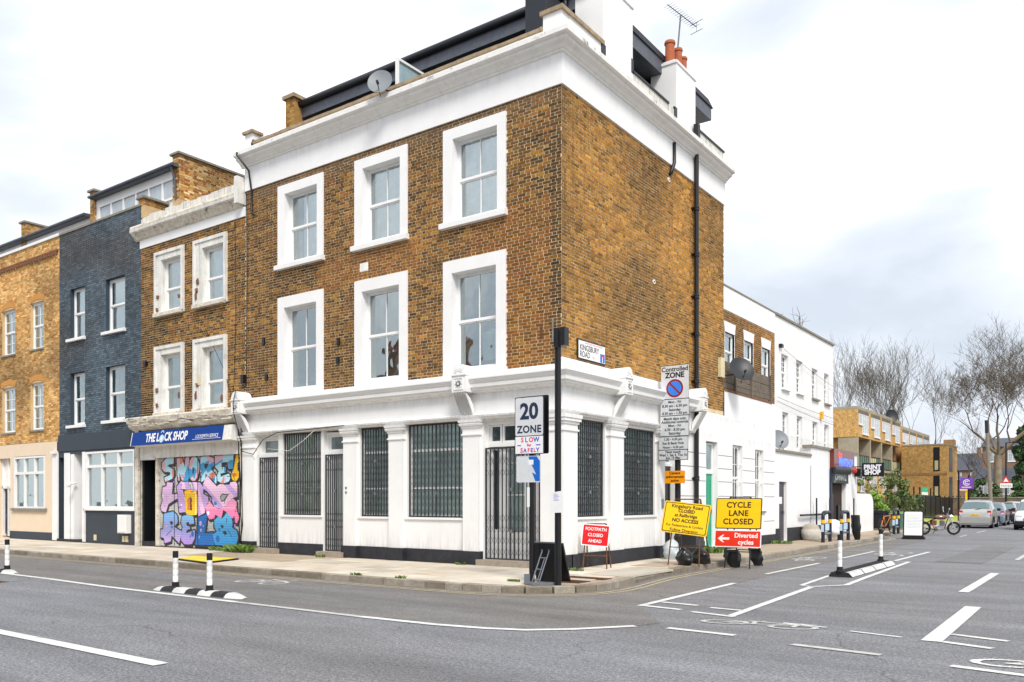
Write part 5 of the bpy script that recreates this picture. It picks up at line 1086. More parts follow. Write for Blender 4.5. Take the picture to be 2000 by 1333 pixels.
m = MB(B); m.box(20.95, 24.3, 3.0, 3.80, .03, .2); m.build('box', M('maroon', '6a2414', .35, coat=.3), ns)
text('the', .36, frame_mat(B, 21.9, 3.58, .205), M('neon_red', (.9, .08, .04), .4, emit=.5, bump=0), ns, bold=.012, sx=1.2); text('PRINTSHOP', .46, frame_mat(B, 22.85, 3.25, .205), M('neon_blue', (.08, .18, .95), .4, emit=.7, bump=0), ns, bold=.02, sx=.95)
pj = thing('projecting_sign', 'black hanging PRINT SHOP sign on two brackets at the end of the white wall', 'sign', (1.0, 24.2, 3.0))
A24 = ('A', 24.2); m = MB(A24); m.box(.56, 1.48, 2.69, 3.29, -.04, .04); m.build('board', 'sign_black', pj); m = MB(A24); m.box(.02, .56, 3.12, 3.15, -.012, .012); m.box(.02, .56, 2.83, 2.86, -.012, .012); m.box(.02, .06, 2.78, 3.2, -.03, .03); m.build('bracket', 'black_metal', pj)
text('PRINT\nSHOP', .285, frame_mat(A24, 1.0, 2.98, .043), 'pure_white', pj, bold=.016, align='CENTER', sx=.92, line=.8)
mb = MB(B); mb.lathe([(0, .0), (.17, 0), (.17, .1), (.1, .16), (0, .16)], (24.75, 3.0, .03), 14); tag(mb.build('fire_bell', M('bell_red', (.55, .05, .03), .5)), 'round red bell on the white wall beside the print shop doorway', 'bell')
mb = MB(B); mb.prism([(25.0, 2.72), (25.3, 2.72), (25.26, 3.08), (25.04, 3.08)], .02, .3); tag(mb.build('wall_lamp', 'black_metal'), 'small black lantern on the white wall behind the PRINT SHOP bracket', 'lamp')
gw = MB(B); pts = [(25.6, .1), (29.3, .1), (29.3, 1.45)]+[(29.3-.9+.9*math.cos(t*math.pi/16), 1.45+.5*math.sin(t*math.pi/16)) for t in range(9)]+[(25.6, 1.95)]
gw.prism(pts, -.4, -.1); tag(gw.build('garden_wall', 'stucco_clean'), 'white garden wall with one rounded top corner beyond the print shop', 'wall')
# iron stand in front
st = thing('iron_rail', 'thin black iron posts and rail in front of the print shop wall', 'rail', (.3, 20, .12))
for (y, x) in ((18.5, .18), (20.3, .2), (24.0, .25)): mb = MB(); mb.box(x-.025, x+.025, y-.025, y+.025, .12, 1.72); mb.build('post', 'black_metal', st)
mb = MB(); mb.box(.1, .16, 16.6, 19.9, 1.02, 1.1); mb.build('rail', 'black_metal', st)
bn = thing('wall_bench', 'dark wooden bench shelf behind the white wicker basket', 'bench', (.15, 18.2, .12)); mb = MB(); mb.box(.03, .35, 16.9, 19.6, .52, .58); mb.build('seat', M('dark_wood', '3a312c', .8), bn)
for y in (17.2, 19.4): mb = MB(); mb.box(.28, .33, y, y+.06, .12, .52); mb.build('leg', 'dark_wood', bn)

# ================================================================ dishes, aerials
def dish(label, c, aim, r, mat, wallp):
    t = thing('satellite_dish', label, 'satellite dish', c); z = Vector(aim).normalized(); x = z.cross(Vector((0, 0, 1))).normalized(); y = z.cross(x)
    P = []
    for i in range(7):
        rr = r*i/6; P.append([tuple(Vector(c)+x*rr*math.cos(a)*.92+y*rr*math.sin(a)*1.02+z*(.22*rr*rr/r)) for a in [2*math.pi*k/24 for k in range(25)]])
    m = MB(); m.grid(P); m.grid([[tuple(Vector(p)-z*.01) for p in row] for row in P]); m.smooth = True; m.build('reflector', mat, t)
    m = MB(); tip = Vector(c)+z*r*.95-Vector((0, 0, 1))*r*.55; m.tube([tuple(Vector(c)-Vector((0, 0, r*.95))), tuple(tip)], .012, 6); m.tube([tuple(tip), tuple(tip-z*.09)], .035, 8); m.build('feed_arm', 'black_metal', t)
    m = MB(); m.tube([tuple(Vector(c)-z*.02), tuple(Vector(c)-z*.12-Vector((0, 0, .05))), wallp], .02, 6); m.build('mount', 'black_metal', t); return t
M('dish_grey', '7b8186', .5, var=.1, bump=0); M('dish_black', '2b2d31', .45, var=.15, bump=0)
dish('round grey satellite dish on the white parapet beside the glass screen', (-5.05, -.42, 11.98), (.45, -.85, .32), .34, 'dish_grey', (-4.85, .05, 11.85))
dish('black satellite dish on the side wall corner above the timber fence', (.42, 9.62, 5.62), (.6, -.6, .45), .42, 'dish_black', (.0, 9.2, 5.45))
dish('grey satellite dish low on the tall white block above the yard wall', (-.15, 14.9, 3.80), (.6, -.6, .4), .38, 'dish_grey', (-.6, 15.9, 3.7))
mb = MB(B); mb.box(8.8, 9.12, 5.36, 5.95, .01, .1); tag(mb.build('alarm_box', 'cream_plastic'), 'cream box on the brick side wall beside the black satellite dish', 'alarm box')
def aerial(label, base, top, dirv, L, n, grp=None):
    t = thing('tv_aerial', label, 'tv aerial', base); m = MB(); m.tube([base, top], .022, 6); m.build('mast', 'zinc', t)
    d = Vector(dirv).normalized(); s = d.cross(Vector((0, 0, 1))).normalized(); c = Vector(top); m = MB(); a = c-d*L*.45; b = c+d*L*.55; m.tube([tuple(a), tuple(b)], .012, 5); m.build('boom', 'zinc', t)
    m = MB()
    for i in range(n): p = a+(b-a)*(i+.5)/n; h = .16; m.tube([tuple(p-s*h), tuple(p+s*h)], .006, 4)
    m.build('element', 'zinc', t, kind='stuff'); m = MB(); u = Vector((0, 0, 1))
    for k in (-.14, .14): m.tube([tuple(b+u*k-s*.22), tuple(b+u*k+s*.22)], .01, 4)
    m.tube([tuple(b-u*.14), tuple(b+u*.14)], .01, 4); m.build('reflector', 'steel', t)
aerial('long tv aerial on a tall mast beside the orange chimney pots', (-.5, 6.9, 13.9), (-.5, 7.25, 15.75), (.25, 1, -.12), 1.35, 14)
aerial('small tv aerial lying low behind the white parapet', (-1.4, 17.2, 8.5), (-1.4, 17.5, 8.98), (.3, 1, -.1), 1.2, 10)

# ================================================================ distant flats
M('flat_brick', 'cba062', .9, var=.38, scale=3.2, bump=.3, bscale=9, speck=.42); M('flat_brick_dark', 'a8845a', .9, var=.3, scale=1.2, bump=.3, bscale=14, speck=.2)
M('concrete', 'a59a84', .85, var=.2, scale=1.2, bump=.2, streak=.3); M('concrete_dark', '6f6b60', .9, var=.2, scale=1.2, streak=.3); M('cream_panel', 'cfc79c', .7); M('green_panel', '5b7a68', .6, var=.2)
mf = thing('maisonette_block', 'four storey yellow brick flats with projecting top floor and recessed balconies', 'building', (-16, 79, .12))
XF = ('B', -10.2)
def flat_window(fr, a, b, c, d, n, par, w=0):
    m = MB(fr); f = .07; m.box(a, b, c, c+f, w-.05, w+.03); m.box(a, b, d-f, d, w-.05, w+.03)
    for i in range(n+1): x = a+(b-a-f)*i/n; m.box(x, x+f, c+f, d-f, w-.05, w+.03)
    if n > 1: m.box(a+f, b-f, d-.45, d-.40, w-.04, w+.02)
    wd = m.build('window', 'window_white', par); g = MB(fr); g.face([(a, c, w+.005), (b, c, w+.005), (b, d, w+.005), (a, d, w+.005)]); g.build('pane', 'attic_glass', wd)
    s = MB(fr); s.box(a-.05, b+.05, c-.1, c, w, w+.1); s.build('sill', 'window_white', wd)
m = MB(); m.box(-30, -10.2, 68.7, 88.7, 7.72, 10.35); m.build('upper_storey', 'flat_brick', mf)
m = MB(); m.box(-30, -10.19, 68.69, 88.71, 10.35, 10.64); m.build('roof_edge', 'concrete', mf)
m = MB(); m.box(-30, -11.9, 69.5, 88.7, .1, 7.71); m.box(-30, -10.5, 69.2, 88.7, .1, 4.55); m.build('lower_storeys', 'flat_brick', mf)
m = MB(); m.box(-30, -10.25, 69.0, 88.7, 4.56, 4.82); m.build('balcony_slab', 'concrete', mf)
for k in range(4):
    y = 68.75+k*4.98
    m = MB(); m.box(-12.0, -10.22, y, y+.42, 4.82, 7.72); m.build('balcony_fin', 'concrete', mf)
    bal = MB(); bal.box(-10.36, -10.30, y+.45, y+4.9, 5.95, 6.05)
    for j in range(6): yy = y+.45+j*.87; bal.box(-10.36, -10.3, yy, yy+.07, 4.82, 5.95)
    br = bal.build('balcony_railing', 'black_metal', mf)
    for j in range(5): yy = y+.54+j*.87; p = MB(); p.box(-10.34, -10.32, yy, yy+.76, 4.95, 5.9); p.build('balcony_panel', 'cream_panel' if (k in (1, 3) and j < 3) else 'green_panel', br)
    flat_window(('B', -11.88), y+2.2, y+3.8, 5.6, 7.2, 2, mf); p = MB(('B', -11.88)); p.box(y+1.0, y+1.9, 4.85, 7.1, 0, .04); p.build('door', 'black_metal', mf)
    flat_window(XF, y+.35, y+1.65, 8.95, 9.95, 1, mf, .01); flat_window(XF, y+1.75, y+4.1, 8.1, 9.95, 3, mf, .01)
    p = MB(XF); p.box(y+.2, y+4.3, 9.96, 10.34, -.01, .02); p.build('spandrel', 'concrete_dark', mf)
    flat_window(('B', -10.49), y+.5, y+1.6, 3.4, 4.3, 1, mf); flat_window(('B', -10.49), y+2.0, y+3.9, 2.5, 4.3, 3, mf)
m = MB(('A', 69.4)); m.box(-11.6, -10.55, 5.0, 7.68, .3, .42); m.build('lattice_screen', 'rust', mf)
m = MB(); m.box(-30, -10.6, 91.0, 109, .1, 10.0); m.build('far_wing', 'flat_brick', mf); m = MB(); m.box(-30, -10.59, 90.99, 109.01, 10.0, 10.35); m.build('roof_edge', 'concrete', mf)
m = MB(); m.box(-30, -10.9, 88.7, 91, .1, 9.9); m.build('link_wall', 'flat_brick_dark', mf)
XG = ('B', -10.59)
for k in range(4):
    y = 91.2+k*4.45; flat_window(XG, y+.3, y+1.5, 8.6, 9.6, 1, mf, .01); flat_window(XG, y+1.6, y+3.7, 7.8, 9.6, 3, mf, .01); p = MB(XG); p.box(y+.2, y+3.9, 9.61, 9.99, -.01, .02); p.build('spandrel', 'concrete_dark', mf)
eb = thing('stair_block', 'lower yellow brick end block with tall dark window slots behind the black fence', 'building', (-8, 92, .12))
m = MB(); m.box(-10.2, -5.5, 88.8, 96, .1, 7.82); m.build('brick_wall', 'flat_brick', eb); m = MB(); m.box(-10.25, -5.45, 88.75, 96.05, 7.82, 7.98); m.build('roof_edge', 'concrete', eb)
AE = ('A', 88.8)
for c, d, e in ((4.9, 7.6, 5.6), (2.0, 4.4, 2.9)):
    m = MB(AE); m.box(-6.9, -6.25, c, d, -.05, .02); sl = m.build('window_slot', 'black_metal', eb); m = MB(AE); m.box(-6.75, -6.4, c+.15, c+1.2, .02, .05); m.build('panel', 'cream_panel', sl)
m = MB(('B', -5.5)); m.box(90.2, 92.4, 4.9, 7.6, -.02, .03); m.box(90.2, 92.4, 1.8, 4.3, -.02, .03); m.build('window_slot', 'black_metal', eb)
m = MB(AE); m.box(-10.21, -5.49, 4.5, 4.72, 0, .06); m.build('string_course', 'flat_brick_dark', eb)
m = MB(); m.box(-6.8, -5.7, 95, 96.5, 8.0, 8.8); m.build('roof_stack', 'flat_brick_dark', eb)
dish('dark satellite dish on the roof edge of the far flats', (-10.4, 84.4, 10.9), (.5, -.8, .2), .75, 'dish_black', (-10.6, 84.6, 10.5))
# black railing fence in front of the flats
fn = thing('black_railing', 'long black railing fence with tall posts in front of the yellow brick stair block', 'fence', (-3.95, 72, .12))
for k in range(14):
    y = 56.0+k*2.6; tall = k < 6
    m = MB(); m.box(-4.0, -3.9, y-.05, y+.05, .1, 2.75 if tall else 2.1); m.build('post', 'black_metal', fn)
    m = MB(); m.box(-3.98, -3.93, y+.05, y+2.55, 1.98 if tall else 1.88, 2.05 if tall else 1.95); m.box(-3.98, -3.93, y+.05, y+2.55, .3, .36); m.build('rail', 'black_metal', fn)
m = MB(); y = 56.0
while y < 92: m.box(-3.97, -3.94, y, y+.105, .15, 2.08 if y < 71 else 1.93); y += .135
m.build('slat', 'black_metal', fn, kind='stuff')
m = MB(); m.box(-5.5, -4.2, 56, 92, .1, 1.6); tag(m.build('hedge_behind_railing', 'leaf_dark'), 'dark clipped hedge seen through the black railing', 'hedge')
fs = thing('letting_board', 'small green and white letting board fixed to the black railing', 'sign', (-3.9, 65.7, 2.2)); m = MB(('B', -3.9)); m.box(64.4, 67.2, 2.35, 2.75, .0, .03); m.build('green_panel', M('sign_green', (.02, .42, .2), .4), fs); m = MB(('B', -3.9)); m.box(64.4, 67.2, 2.1, 2.35, .0, .03); m.build('white_panel', 'pure_white', fs)
m = MB(); m.face([(-3.85, 40, .125), (.2, 40, .125), (.2, 78, .125), (-3.85, 78, .125)]); tag(m.build('verge', M('grass_verge', (.34, .38, .06), .9, var=.3, scale=3, bump=.6, bscale=12)), kind='structure')
# street end: wall, houses, gable
ew = MB(); ew.box(-6, 20, 81.8, 82.2, -.02, 1.85); tag(ew.build('end_wall', M('stone_wall', '7a6a54', .95, var=.4, scale=2.5, bump=.8, bscale=10, dirt=.3)), 'low brown stone wall closing the far end of the road', 'wall')
ew = MB(); ew.box(-6.05, 20.05, 81.75, 82.25, 1.85, 1.97); tag(ew.build('wall_coping', 'grey_coping'), 'pale flat coping along the far stone wall', 'coping')
def house(name, label, x0, x1, y0, y1, z1, zr, wm, rm, wins, ridge='x'):
    t = thing(name, label, 'house', ((x0+x1)/2, (y0+y1)/2, .1)); m = MB(); m.box(x0, x1, y0, y1, .05, z1); m.build('wall', wm, t); m = MB()
    if ridge == 'x': ym = (y0+y1)/2; m.prism([(y0-.3, z1), (y1+.3, z1), (ym, zr)], x0-.2, x1+.2, axis=0)
    else: xm = (x0+x1)/2; m.fr = 'W'; m.prism([(x0-.2, z1), (x1+.2, z1), (xm, zr)][::-1], y0-.2, y1+.2, axis=1)
    rf = m.build('roof', rm, t)
    for a, b, c, d in wins: flat_window(('A', y0), a, b, c, d, 2, t, .0)
    return t, rf
M('slate', '4a4f58', .6, var=.25, scale=2, bump=.3, bscale=12); M('far_white', (.68, .68, .66), .8); M('far_brick', '8f7360', .9, var=.25, scale=2, bump=.3)
t, rf = house('gabled_house', 'distant brown brick house with steep slate roof seen past the agent board', -14.2, -9.6, 153, 162, 7.0, 10.2, 'far_brick', 'slate', [(-13.4, -12.6, 5.4, 6.6), (-11.2, -10.4, 5.4, 6.6)]); m = MB(); m.box(-14.3, -13.7, 153, 154, 9, 11); m.box(-10.2, -9.6, 153, 154, 9, 11); m.build('chimney', 'far_brick', rf)
house('white_cottage', 'low white house with slate roof behind the big bare tree', -5.5, .5, 108, 116, 4.3, 5.9, 'far_white', 'slate', [(-4.6, -3.6, 2.4, 3.8), (-2.2, -1.2, 2.4, 3.8)])
house('brick_terrace_house', 'tall pale brick house with white bands behind the bare tree', -6.5, 1.5, 128, 138, 9.6, 11.2, 'far_brick', 'slate', [(-5.6, -4.4, 7.4, 9.0), (-3.2, -2.0, 7.4, 9.0), (-.8, .4, 7.4, 9.0), (-5.6, -4.4, 4.4, 6.0), (-3.2, -2.0, 4.4, 6.0)])
m = MB(); m.box(-30, 40, 165, 175, 0, 6); tag(m.build('far_terrace', 'far_brick'), 'faint row of brown brick houses at the far end of the view', 'building')

# ================================================================ trees and shrubs
def tree(name, label, base, H, spread, seed, r0=.3, fork=.35, depth=6, up=.35, lean=(0, 0), bark='bark', grp=None, curl=.3, nb=(2, 3), twig=.016):
    R = random.Random(seed); t = thing(name, label, 'tree', base, grp); nb2 = (nb[0], nb[1]+(1 if depth > 6 else 0)); H *= .94; tk = MB(); cr = MB()
    def grow(p, d, L, r, k):
        n = 4 if k < 3 else 3; pts = [p]; q = Vector(p); dd = Vector(d)
        for i in range(n):
            dd = (dd+Vector((R.uniform(-1, 1), R.uniform(-1, 1), R.uniform(-.6, 1)*.7))*curl*(.45+.13*k)).normalized(); dd = (dd+Vector((0, 0, up*.25))).normalized(); q = q+dd*L/n; pts.append(tuple(q))
        rr = [r*(1-.42*i/n) for i in range(n+1)]; (tk if k < 2 else cr).tube(pts, rr, 7 if k < 2 else (5 if k < 3 else 3), cap=False)
        if k >= depth: return
        m = R.randint(*(nb2 if k > 2 else nb))+(1 if k > 1 else 0)
        for j in range(m):
            fr = 1 if j == 0 else R.uniform(.35, 1); i = min(n, max(1, int(fr*n+.5))); o = Vector(pts[i]); s = Vector((R.uniform(-1, 1), R.uniform(-1, 1), R.uniform(-.1, .5))).normalized()
            nd = (dd*(1.0 if j == 0 else .65)+s*spread*(.5 if j == 0 else 1)).normalized(); grow(tuple(o), nd, L*R.uniform(.62, .86), max(twig, rr[i]*(.72 if j == 0 else .55)), k+1)
    b = Vector(base); tr = [tuple(b), tuple(b+Vector((lean[0]*.4, lean[1]*.4, H*fork*.5))), tuple(b+Vector((lean[0], lean[1], H*fork)))]
    tk.tube(tr, [r0*1.25, r0, r0*.86], 10, cap=False); L0 = H*(1-fork)*.34
    for j in range(4): a = j*math.pi/2+R.uniform(-.5, .5); grow(tr[-1], Vector((math.cos(a)*spread, math.sin(a)*spread, 1)).normalized(), L0*R.uniform(.8, 1.25), r0*(.62 if j == 0 else .4), 1)
    tk.smooth = True; tk.build('trunk', bark, t); cr.build('crown', bark+'_twig', t); return t
M('bark', '6c5f50', .9, var=.3, scale=3, bump=.4); M('bark_twig', '5c564a', .9, var=.2, bump=0); M('plane_bark', '8a7d68', .9, var=.35, scale=2, bump=.4); M('plane_bark_twig', '645a4e', .9, var=.2, bump=0)
GT = 'bare trees behind the flats'
for i, (x, y, H, sp, lb) in enumerate(((-21.5, 104, 21.5, .33, 'bare tree just right of the tall white block, leftmost behind the flats'), (-18.6, 106, 22, .38, 'bare many-stemmed tree behind the flats, second from the left'), (-15.8, 104, 20.8, .36, 'bare tree behind the roof dish of the flats'), (-13.6, 103, 21.5, .36, 'bare slender tree in the middle of the row behind the flats'), (-11.9, 113, 22.4, .42, 'lone bare tree standing above the gap right of the flats'))):
    tree('bare_tree', lb, (x, y, 0), H, sp, 40+i, r0=.24, fork=.22, depth=6, up=.26, grp=GT, curl=.34, twig=.014, nb=(2, 2))
tree('plane_tree', 'big bare plane tree with thick pale trunk behind the far stone wall', (-.3, 86, 0), 20.5, .85, 11, r0=.43, fork=.33, depth=7, up=.16, bark='plane_bark', curl=.45, nb=(2, 2), twig=.015)
tree('bare_tree', 'bare tree with spreading crown behind the big plane tree at the right edge', (.8, 104, 0), 20, .75, 15, r0=.4, fork=.25, depth=7, up=.3, grp=GT, curl=.4, nb=(2, 2), twig=.015)
tree('bare_tree', 'low arching bare tree between the stair block and the plane tree', (-3.6, 92, 0), 10.5, .75, 19, r0=.22, fork=.25, depth=6, up=.15, bark='plane_bark', grp=GT, curl=.5, nb=(2, 2), twig=.008)
def foliage(name, label, cat, c, size, n, leaf, mats, seed, stems=True, shape='blob', grp=None):
    R = random.Random(seed); t = thing(name, label, cat, (c[0], c[1], .1), grp); mbs = [MB() for _ in mats]; cl = []
    for _ in range(26):
        a = R.uniform(0, 2*math.pi); q = R.random()**.5; h = R.random(); k = (1-h*.75) if shape == 'cone' else math.sin(math.pi*min(1, h*.85+.15))**.5
        cl.append((c[0]+size[0]*q*k*math.cos(a), c[1]+size[1]*q*k*math.sin(a), c[2]+size[2]*h, R.uniform(.14, .3)*min(size[0], size[2])))
    for i in range(n):
        x, y, z, r = R.choice(cl); v = Vector((R.gauss(0, 1), R.gauss(0, 1), R.gauss(0, 1))).normalized()*r*R.uniform(.7, 1.15); p = Vector((x, y, z))+v
        if p.z < c[2]: p.z = c[2]+R.random()*.2
        nrm = (v.normalized()+Vector((R.uniform(-.7, .7), R.uniform(-.7, .7), R.uniform(-.2, .9)))).normalized(); a = nrm.orthogonal().normalized(); a.rotate(Matrix.Rotation(R.uniform(0, 6.3), 3, nrm)); b = nrm.cross(a); s = leaf*R.uniform(.6, 1.3)
        mb = mbs[R.randrange(len(mats))]; mb.face([tuple(p-a*s), tuple(p-b*s*.55), tuple(p+a*s), tuple(p+b*s*.55)])
    for mb, mt in zip(mbs, mats): mb.build('foliage', mt, t)
    if stems:
        m = MB()
        for k in range(6): x, y, z, r = cl[k]; m.tube([(c[0]+R.uniform(-.1, .1), c[1]+R.uniform(-.1, .1), c[2]-.05), ((x+c[0])/2, (y+c[1])/2, (z+c[2])/2), (x, y, z)], [.04, .03, .015], 5)
        m.build('stem', 'bark', t)
    return t
foliage('bright_shrub', 'bright green leafy shrub behind the black wheelie bin', 'shrub', (-1.2, 34.2, .2), (.95, 1.0, 1.75), 4200, .075, [M('leaf_lime', (.24, .42, .04), .55, var=.3, scale=10, bump=0), 'leaf_lime', 'leaf_bright'], 3)
foliage('olive_shrub', 'tall olive green shrub between the garden wall and the flats', 'shrub', (-2.5, 37.0, .2), (1.3, 1.2, 3.1), 3000, .08, ['leaf_olive', 'leaf_bright', 'leaf_olive'], 5)
foliage('tall_shrub', 'taller thin green shrub with yellowish twigs above the bins', 'shrub', (-1.3, 40.0, .2), (1.2, 1.2, 3.1), 2400, .085, ['leaf_olive', 'leaf'], 6)
foliage('tall_shrub', 'dull green bush beside the near end of the black railing', 'shrub', (-2.6, 50.0, .2), (1.6, 1.2, 2.0), 1800, .1, ['leaf_olive', 'leaf_dark'], 7)
foliage('dark_hedge', 'rounded dark green hedge above the far stone wall left of the telegraph pole', 'hedge', (-1.6, 84.5, .6), (1.9, 1.2, 3.0), 3600, .17, ['leaf_dark', 'leaf_dark', 'leaf'], 8, stems=False)
foliage('green_bush', 'lighter green bush on the far stone wall right of the plane tree', 'bush', (2.4, 84.5, 1.2), (2.2, 1.0, 1.5), 2500, .16, ['leaf', 'leaf_dark'], 9, stems=False)
foliage('ivy_tree', 'dense dark evergreen tree at the right edge beyond the cars', 'tree', (2.2, 87, 1.0), (1.9, 1.9, 9), 9000, .22, ['leaf_dark', 'leaf_dark', 'leaf_dark', 'leaf'], 10, shape='cone')
m = MB()
R_ = random.Random(77)
tw = thing('weed_tuft', 'dry twiggy weed growing on the parapet of the tall white block', 'weed', (-.8, 19.6, 8.6))
for k in range(9): a = R_.uniform(-1, 1); m.tube([(-.8, 19.6+a*.2, 8.6), (-.8+R_.uniform(-.2, .2), 19.6+a*.6, 9.0+R_.random()*.2), (-.8+R_.uniform(-.3, .3), 19.7+a*1.2, 9.1+R_.random()*.45)], [.012, .009, .005], 4)
m.build('stem', 'bark', tw)
def tuft(label, x, y, n, r, h, seed, z=.13, grp='weeds growing along the pavement'):
    R = random.Random(seed); t = MB()
    for _ in range(n):
        a = R.uniform(0, 6.3); q = r*R.random()**.6; px_, py_ = x+q*math.cos(a)*1.6, y+q*math.sin(a)*.6; b = R.uniform(0, 6.3); dx, dy = math.cos(b), math.sin(b); L = h*R.uniform(.4, 1.2); w = .007+R.random()*.009
        t.face([(px_-dy*w, py_+dx*w, z), (px_+dy*w, py_-dx*w, z), (px_+dx*L*.5+dy*w*1.3, py_+dy*L*.5-dx*w, z+L*.7), (px_+dx*L*.9, py_+dy*L*.9, z+L*.8)])
    tag(t.build('weed_tuft', 'leaf_bright' if h < .25 else 'leaf'), label, 'weeds', grp)
tuft('leafy green weeds against the wall at the foot of the black cables', -10.85, -.28, 420, .34, .24, 1); tuft('green weeds along the foot of the graffiti shutter', -11.9, -.2, 200, .32, .12, 2)
tuft('small weeds beside the second doorstep from the left', -7.3, -.4, 50, .12, .08, 3); tuft('grass tuft on the kerb edge below the middle shop windows', -2.6, -3.6, 60, .10, .05, 4); tuft('grass tuft in the kerb joint near the yellow survey marks', -1.35, -3.62, 50, .08, .06, 5); tuft('small weeds at the plinth left of the wide corner door', -2.6, -.3, 40, .1, .07, 6); tuft('low weeds on the footway by the dark door of the yard wall', .15, 13.6, 220, .4, .12, 7); tuft('small tuft in front of the red footpath sign', .45, -.15, 60, .12, .07, 8); tuft('yellowish moss tuft beside the 20 zone pole', .75, -2.85, 70, .1, .05, 9); tuft('weeds beside the dark bin at the green door', .3, 7.4, 160, .3, .2, 10)

op = thing('opposite_terrace', 'dark brick terrace with chimney stacks reflected in the first floor windows', 'building', (-14, -30, .1)); m = MB(); m.box(-40, 2, -36, -27.5, .1, 9.0); m.build('wall', 'far_brick', op); m = MB(); m.prism([(-36.2, 9.0), (-27.3, 9.0), (-31.8, 11.2)], -40.1, 2.1, axis=0); ro = m.build('roof', 'slate', op)
for x in (-34, -27.5, -21, -14.8, -8.5, -2.4):
    m = MB(); m.box(x, x+1.5, -29.8, -28.9, 9.0, 12.7); ch_ = m.build('chimney', 'far_brick', ro)
    for k in range(3): m = MB(); m.lathe([(.14, 12.7), (.12, 13.3), (0, 13.3)], (x+.3+k*.45, -29.35, 0), 8); m.build('chimney_pot', 'terracotta', ch_)
for x in range(-38, 1, 3):
    for z in (1.2, 4.6): m = MB(); m.box(x, x+1.1, -27.5, -27.45, z, z+1.7); m.build('window', 'attic_glass', op)
m = MB(); m.box(-90, 9, -27.5, -24.5, -.02, .12); tag(m.build('opposite_pavement', 'slab1'), kind='structure')
# ================================================================ flexible posts and rubber kerbs
M('island_black', '26272a', .75, var=.25, bump=.4); M('island_white', (.56, .56, .54), .7, var=.15, dirt=.2); M('post_white', (.76, .76, .74), .45, var=.08, dirt=.08)
GW = 'white flexible posts with black caps'
def wand(label, loc, h):
    t = thing('flexible_post', label, 'bollard', group=GW, local=True); m = MB(); m.lathe([(.085, 0), (.085, .03), (.062, .05), (.06, .12), (0, .12)], n=16); m.build('base', 'rubber', t)
    m = MB(); pr = [(.047, .12)]
    for k in range(1, 4): z = .12+(h-.24)*k/4; pr += [(.047, z-.006), (.044, z), (.047, z+.006)]
    m.lathe(pr+[(.047, h-.12)], n=16); m.smooth = True; auto_smooth(m.build('tube', 'post_white', t))
    m = MB(); m.lathe([(.049, h-.12), (.049, h-.01), (.042, h), (0, h)], n=16); m.build('cap', 'rubber', t); place(t, loc); return t
wand('white post on the kerb block at the left edge of the photo', (-10.36, -6.79, .05), .70)
wand('left one of the two white posts on the striped block in the road', (-3.84, -6.79, .05), .67); wand('right one of the two white posts on the striped block in the road', (-2.83, -6.79, .05), .67)
wand('nearer white post on the long rubber kerb in the side road', (5.03, 3.05, .1), .80); wand('farther white post on the long rubber kerb in the side road', (4.98, 7.1, .1), .80)
def striped(label, x0, x1, y, w=.34, n=7):
    t = thing('rubber_kerb', label, 'kerb block', ((x0+x1)/2, y, 0), 'striped rubber kerb blocks'); L = x1-x0
    for i in range(n):
        a, b = x0+L*i/n, x0+L*(i+1)/n; P = []
        for s in range(5):
            x = a+(b-a)*s/4-.002*(s == 4); u = (x-x0)/L; e = min(1, min(u, 1-u)*6.5); hh = .072*math.sin(e*math.pi/2)**.8+.012; ww = w*(.45+.55*math.sin(e*math.pi/2)); P.append([(x, y-ww/2-.02, 0), (x, y-ww/2+.03, hh*.75), (x, y-ww*.2, hh), (x, y+ww*.2, hh), (x, y+ww/2-.03, hh*.75), (x, y+ww/2+.02, 0)])
        m = MB(); m.grid(P); m.f = [tuple(reversed(f)) for f in m.f]; m.build('segment', 'island_white' if i in (0, n-1) or i % 2 == 0 else 'island_black', t)
    return t
striped('black and white rubber kerb block carrying two posts in the road', -4.46, -1.85, -6.79, w=.28); striped('end of a black and white rubber kerb block at the left edge', -12.6, -9.95, -6.79, w=.28)
t = thing('rubber_kerb', 'long low rubber kerb with white side and dark top in the side road', 'kerb block', (5.05, 5.2, 0), 'striped rubber kerb blocks')
y = 3.0; k = 0
while y < 7.2:
    q = min(y+1.1, 7.3); m = MB(); m.prism([(4.80, 0), (5.29, 0), (5.21, .10), (4.87, .10)], y, q-.01, axis=1); m.f = [tuple(reversed(f)) for f in m.f]; m.build('segment', 'island_black', t)
    m = MB(); m.face([(5.293, y+.03, .012), (5.293, q-.04, .012), (5.215, q-.04, .1), (5.215, y+.03, .1)]); m.face([(5.214, y+.03, .1015), (5.214, q-.04, .1015), (5.15, q-.04, .103), (5.15, y+.03, .103)]); m.build('white_face', 'island_white', t)
    for j in range(3): m = MB(); m.box(4.90, 5.12, y+.12+j*.36, y+.36+j*.36, .10, .107); m.build('tread', 'rubber', t)
    y = q
t = thing('cover_plate', 'yellow plate with dark edges lying on the pavement near the shutter', 'plate', (-8.76, -2.9, .13)); q = [(-9.23, -3.30), (-7.60, -3.62), (-8.17, -2.28), (-9.95, -2.40)]
m = MB(); m.prism(q, .13, .165); m.build('edge', 'rubber', t); c = Vector((-8.75, -2.9)); m = MB(); m.prism([(c.x+(a-c.x)*.94, c.y+(b-c.y)*.90) for a, b in q], .165, .172); m.build('plate', M('plate_yellow', (.72, .58, .05), .7, var=.2, scale=3, dirt=.15, speck=.15, bump=.5), t)

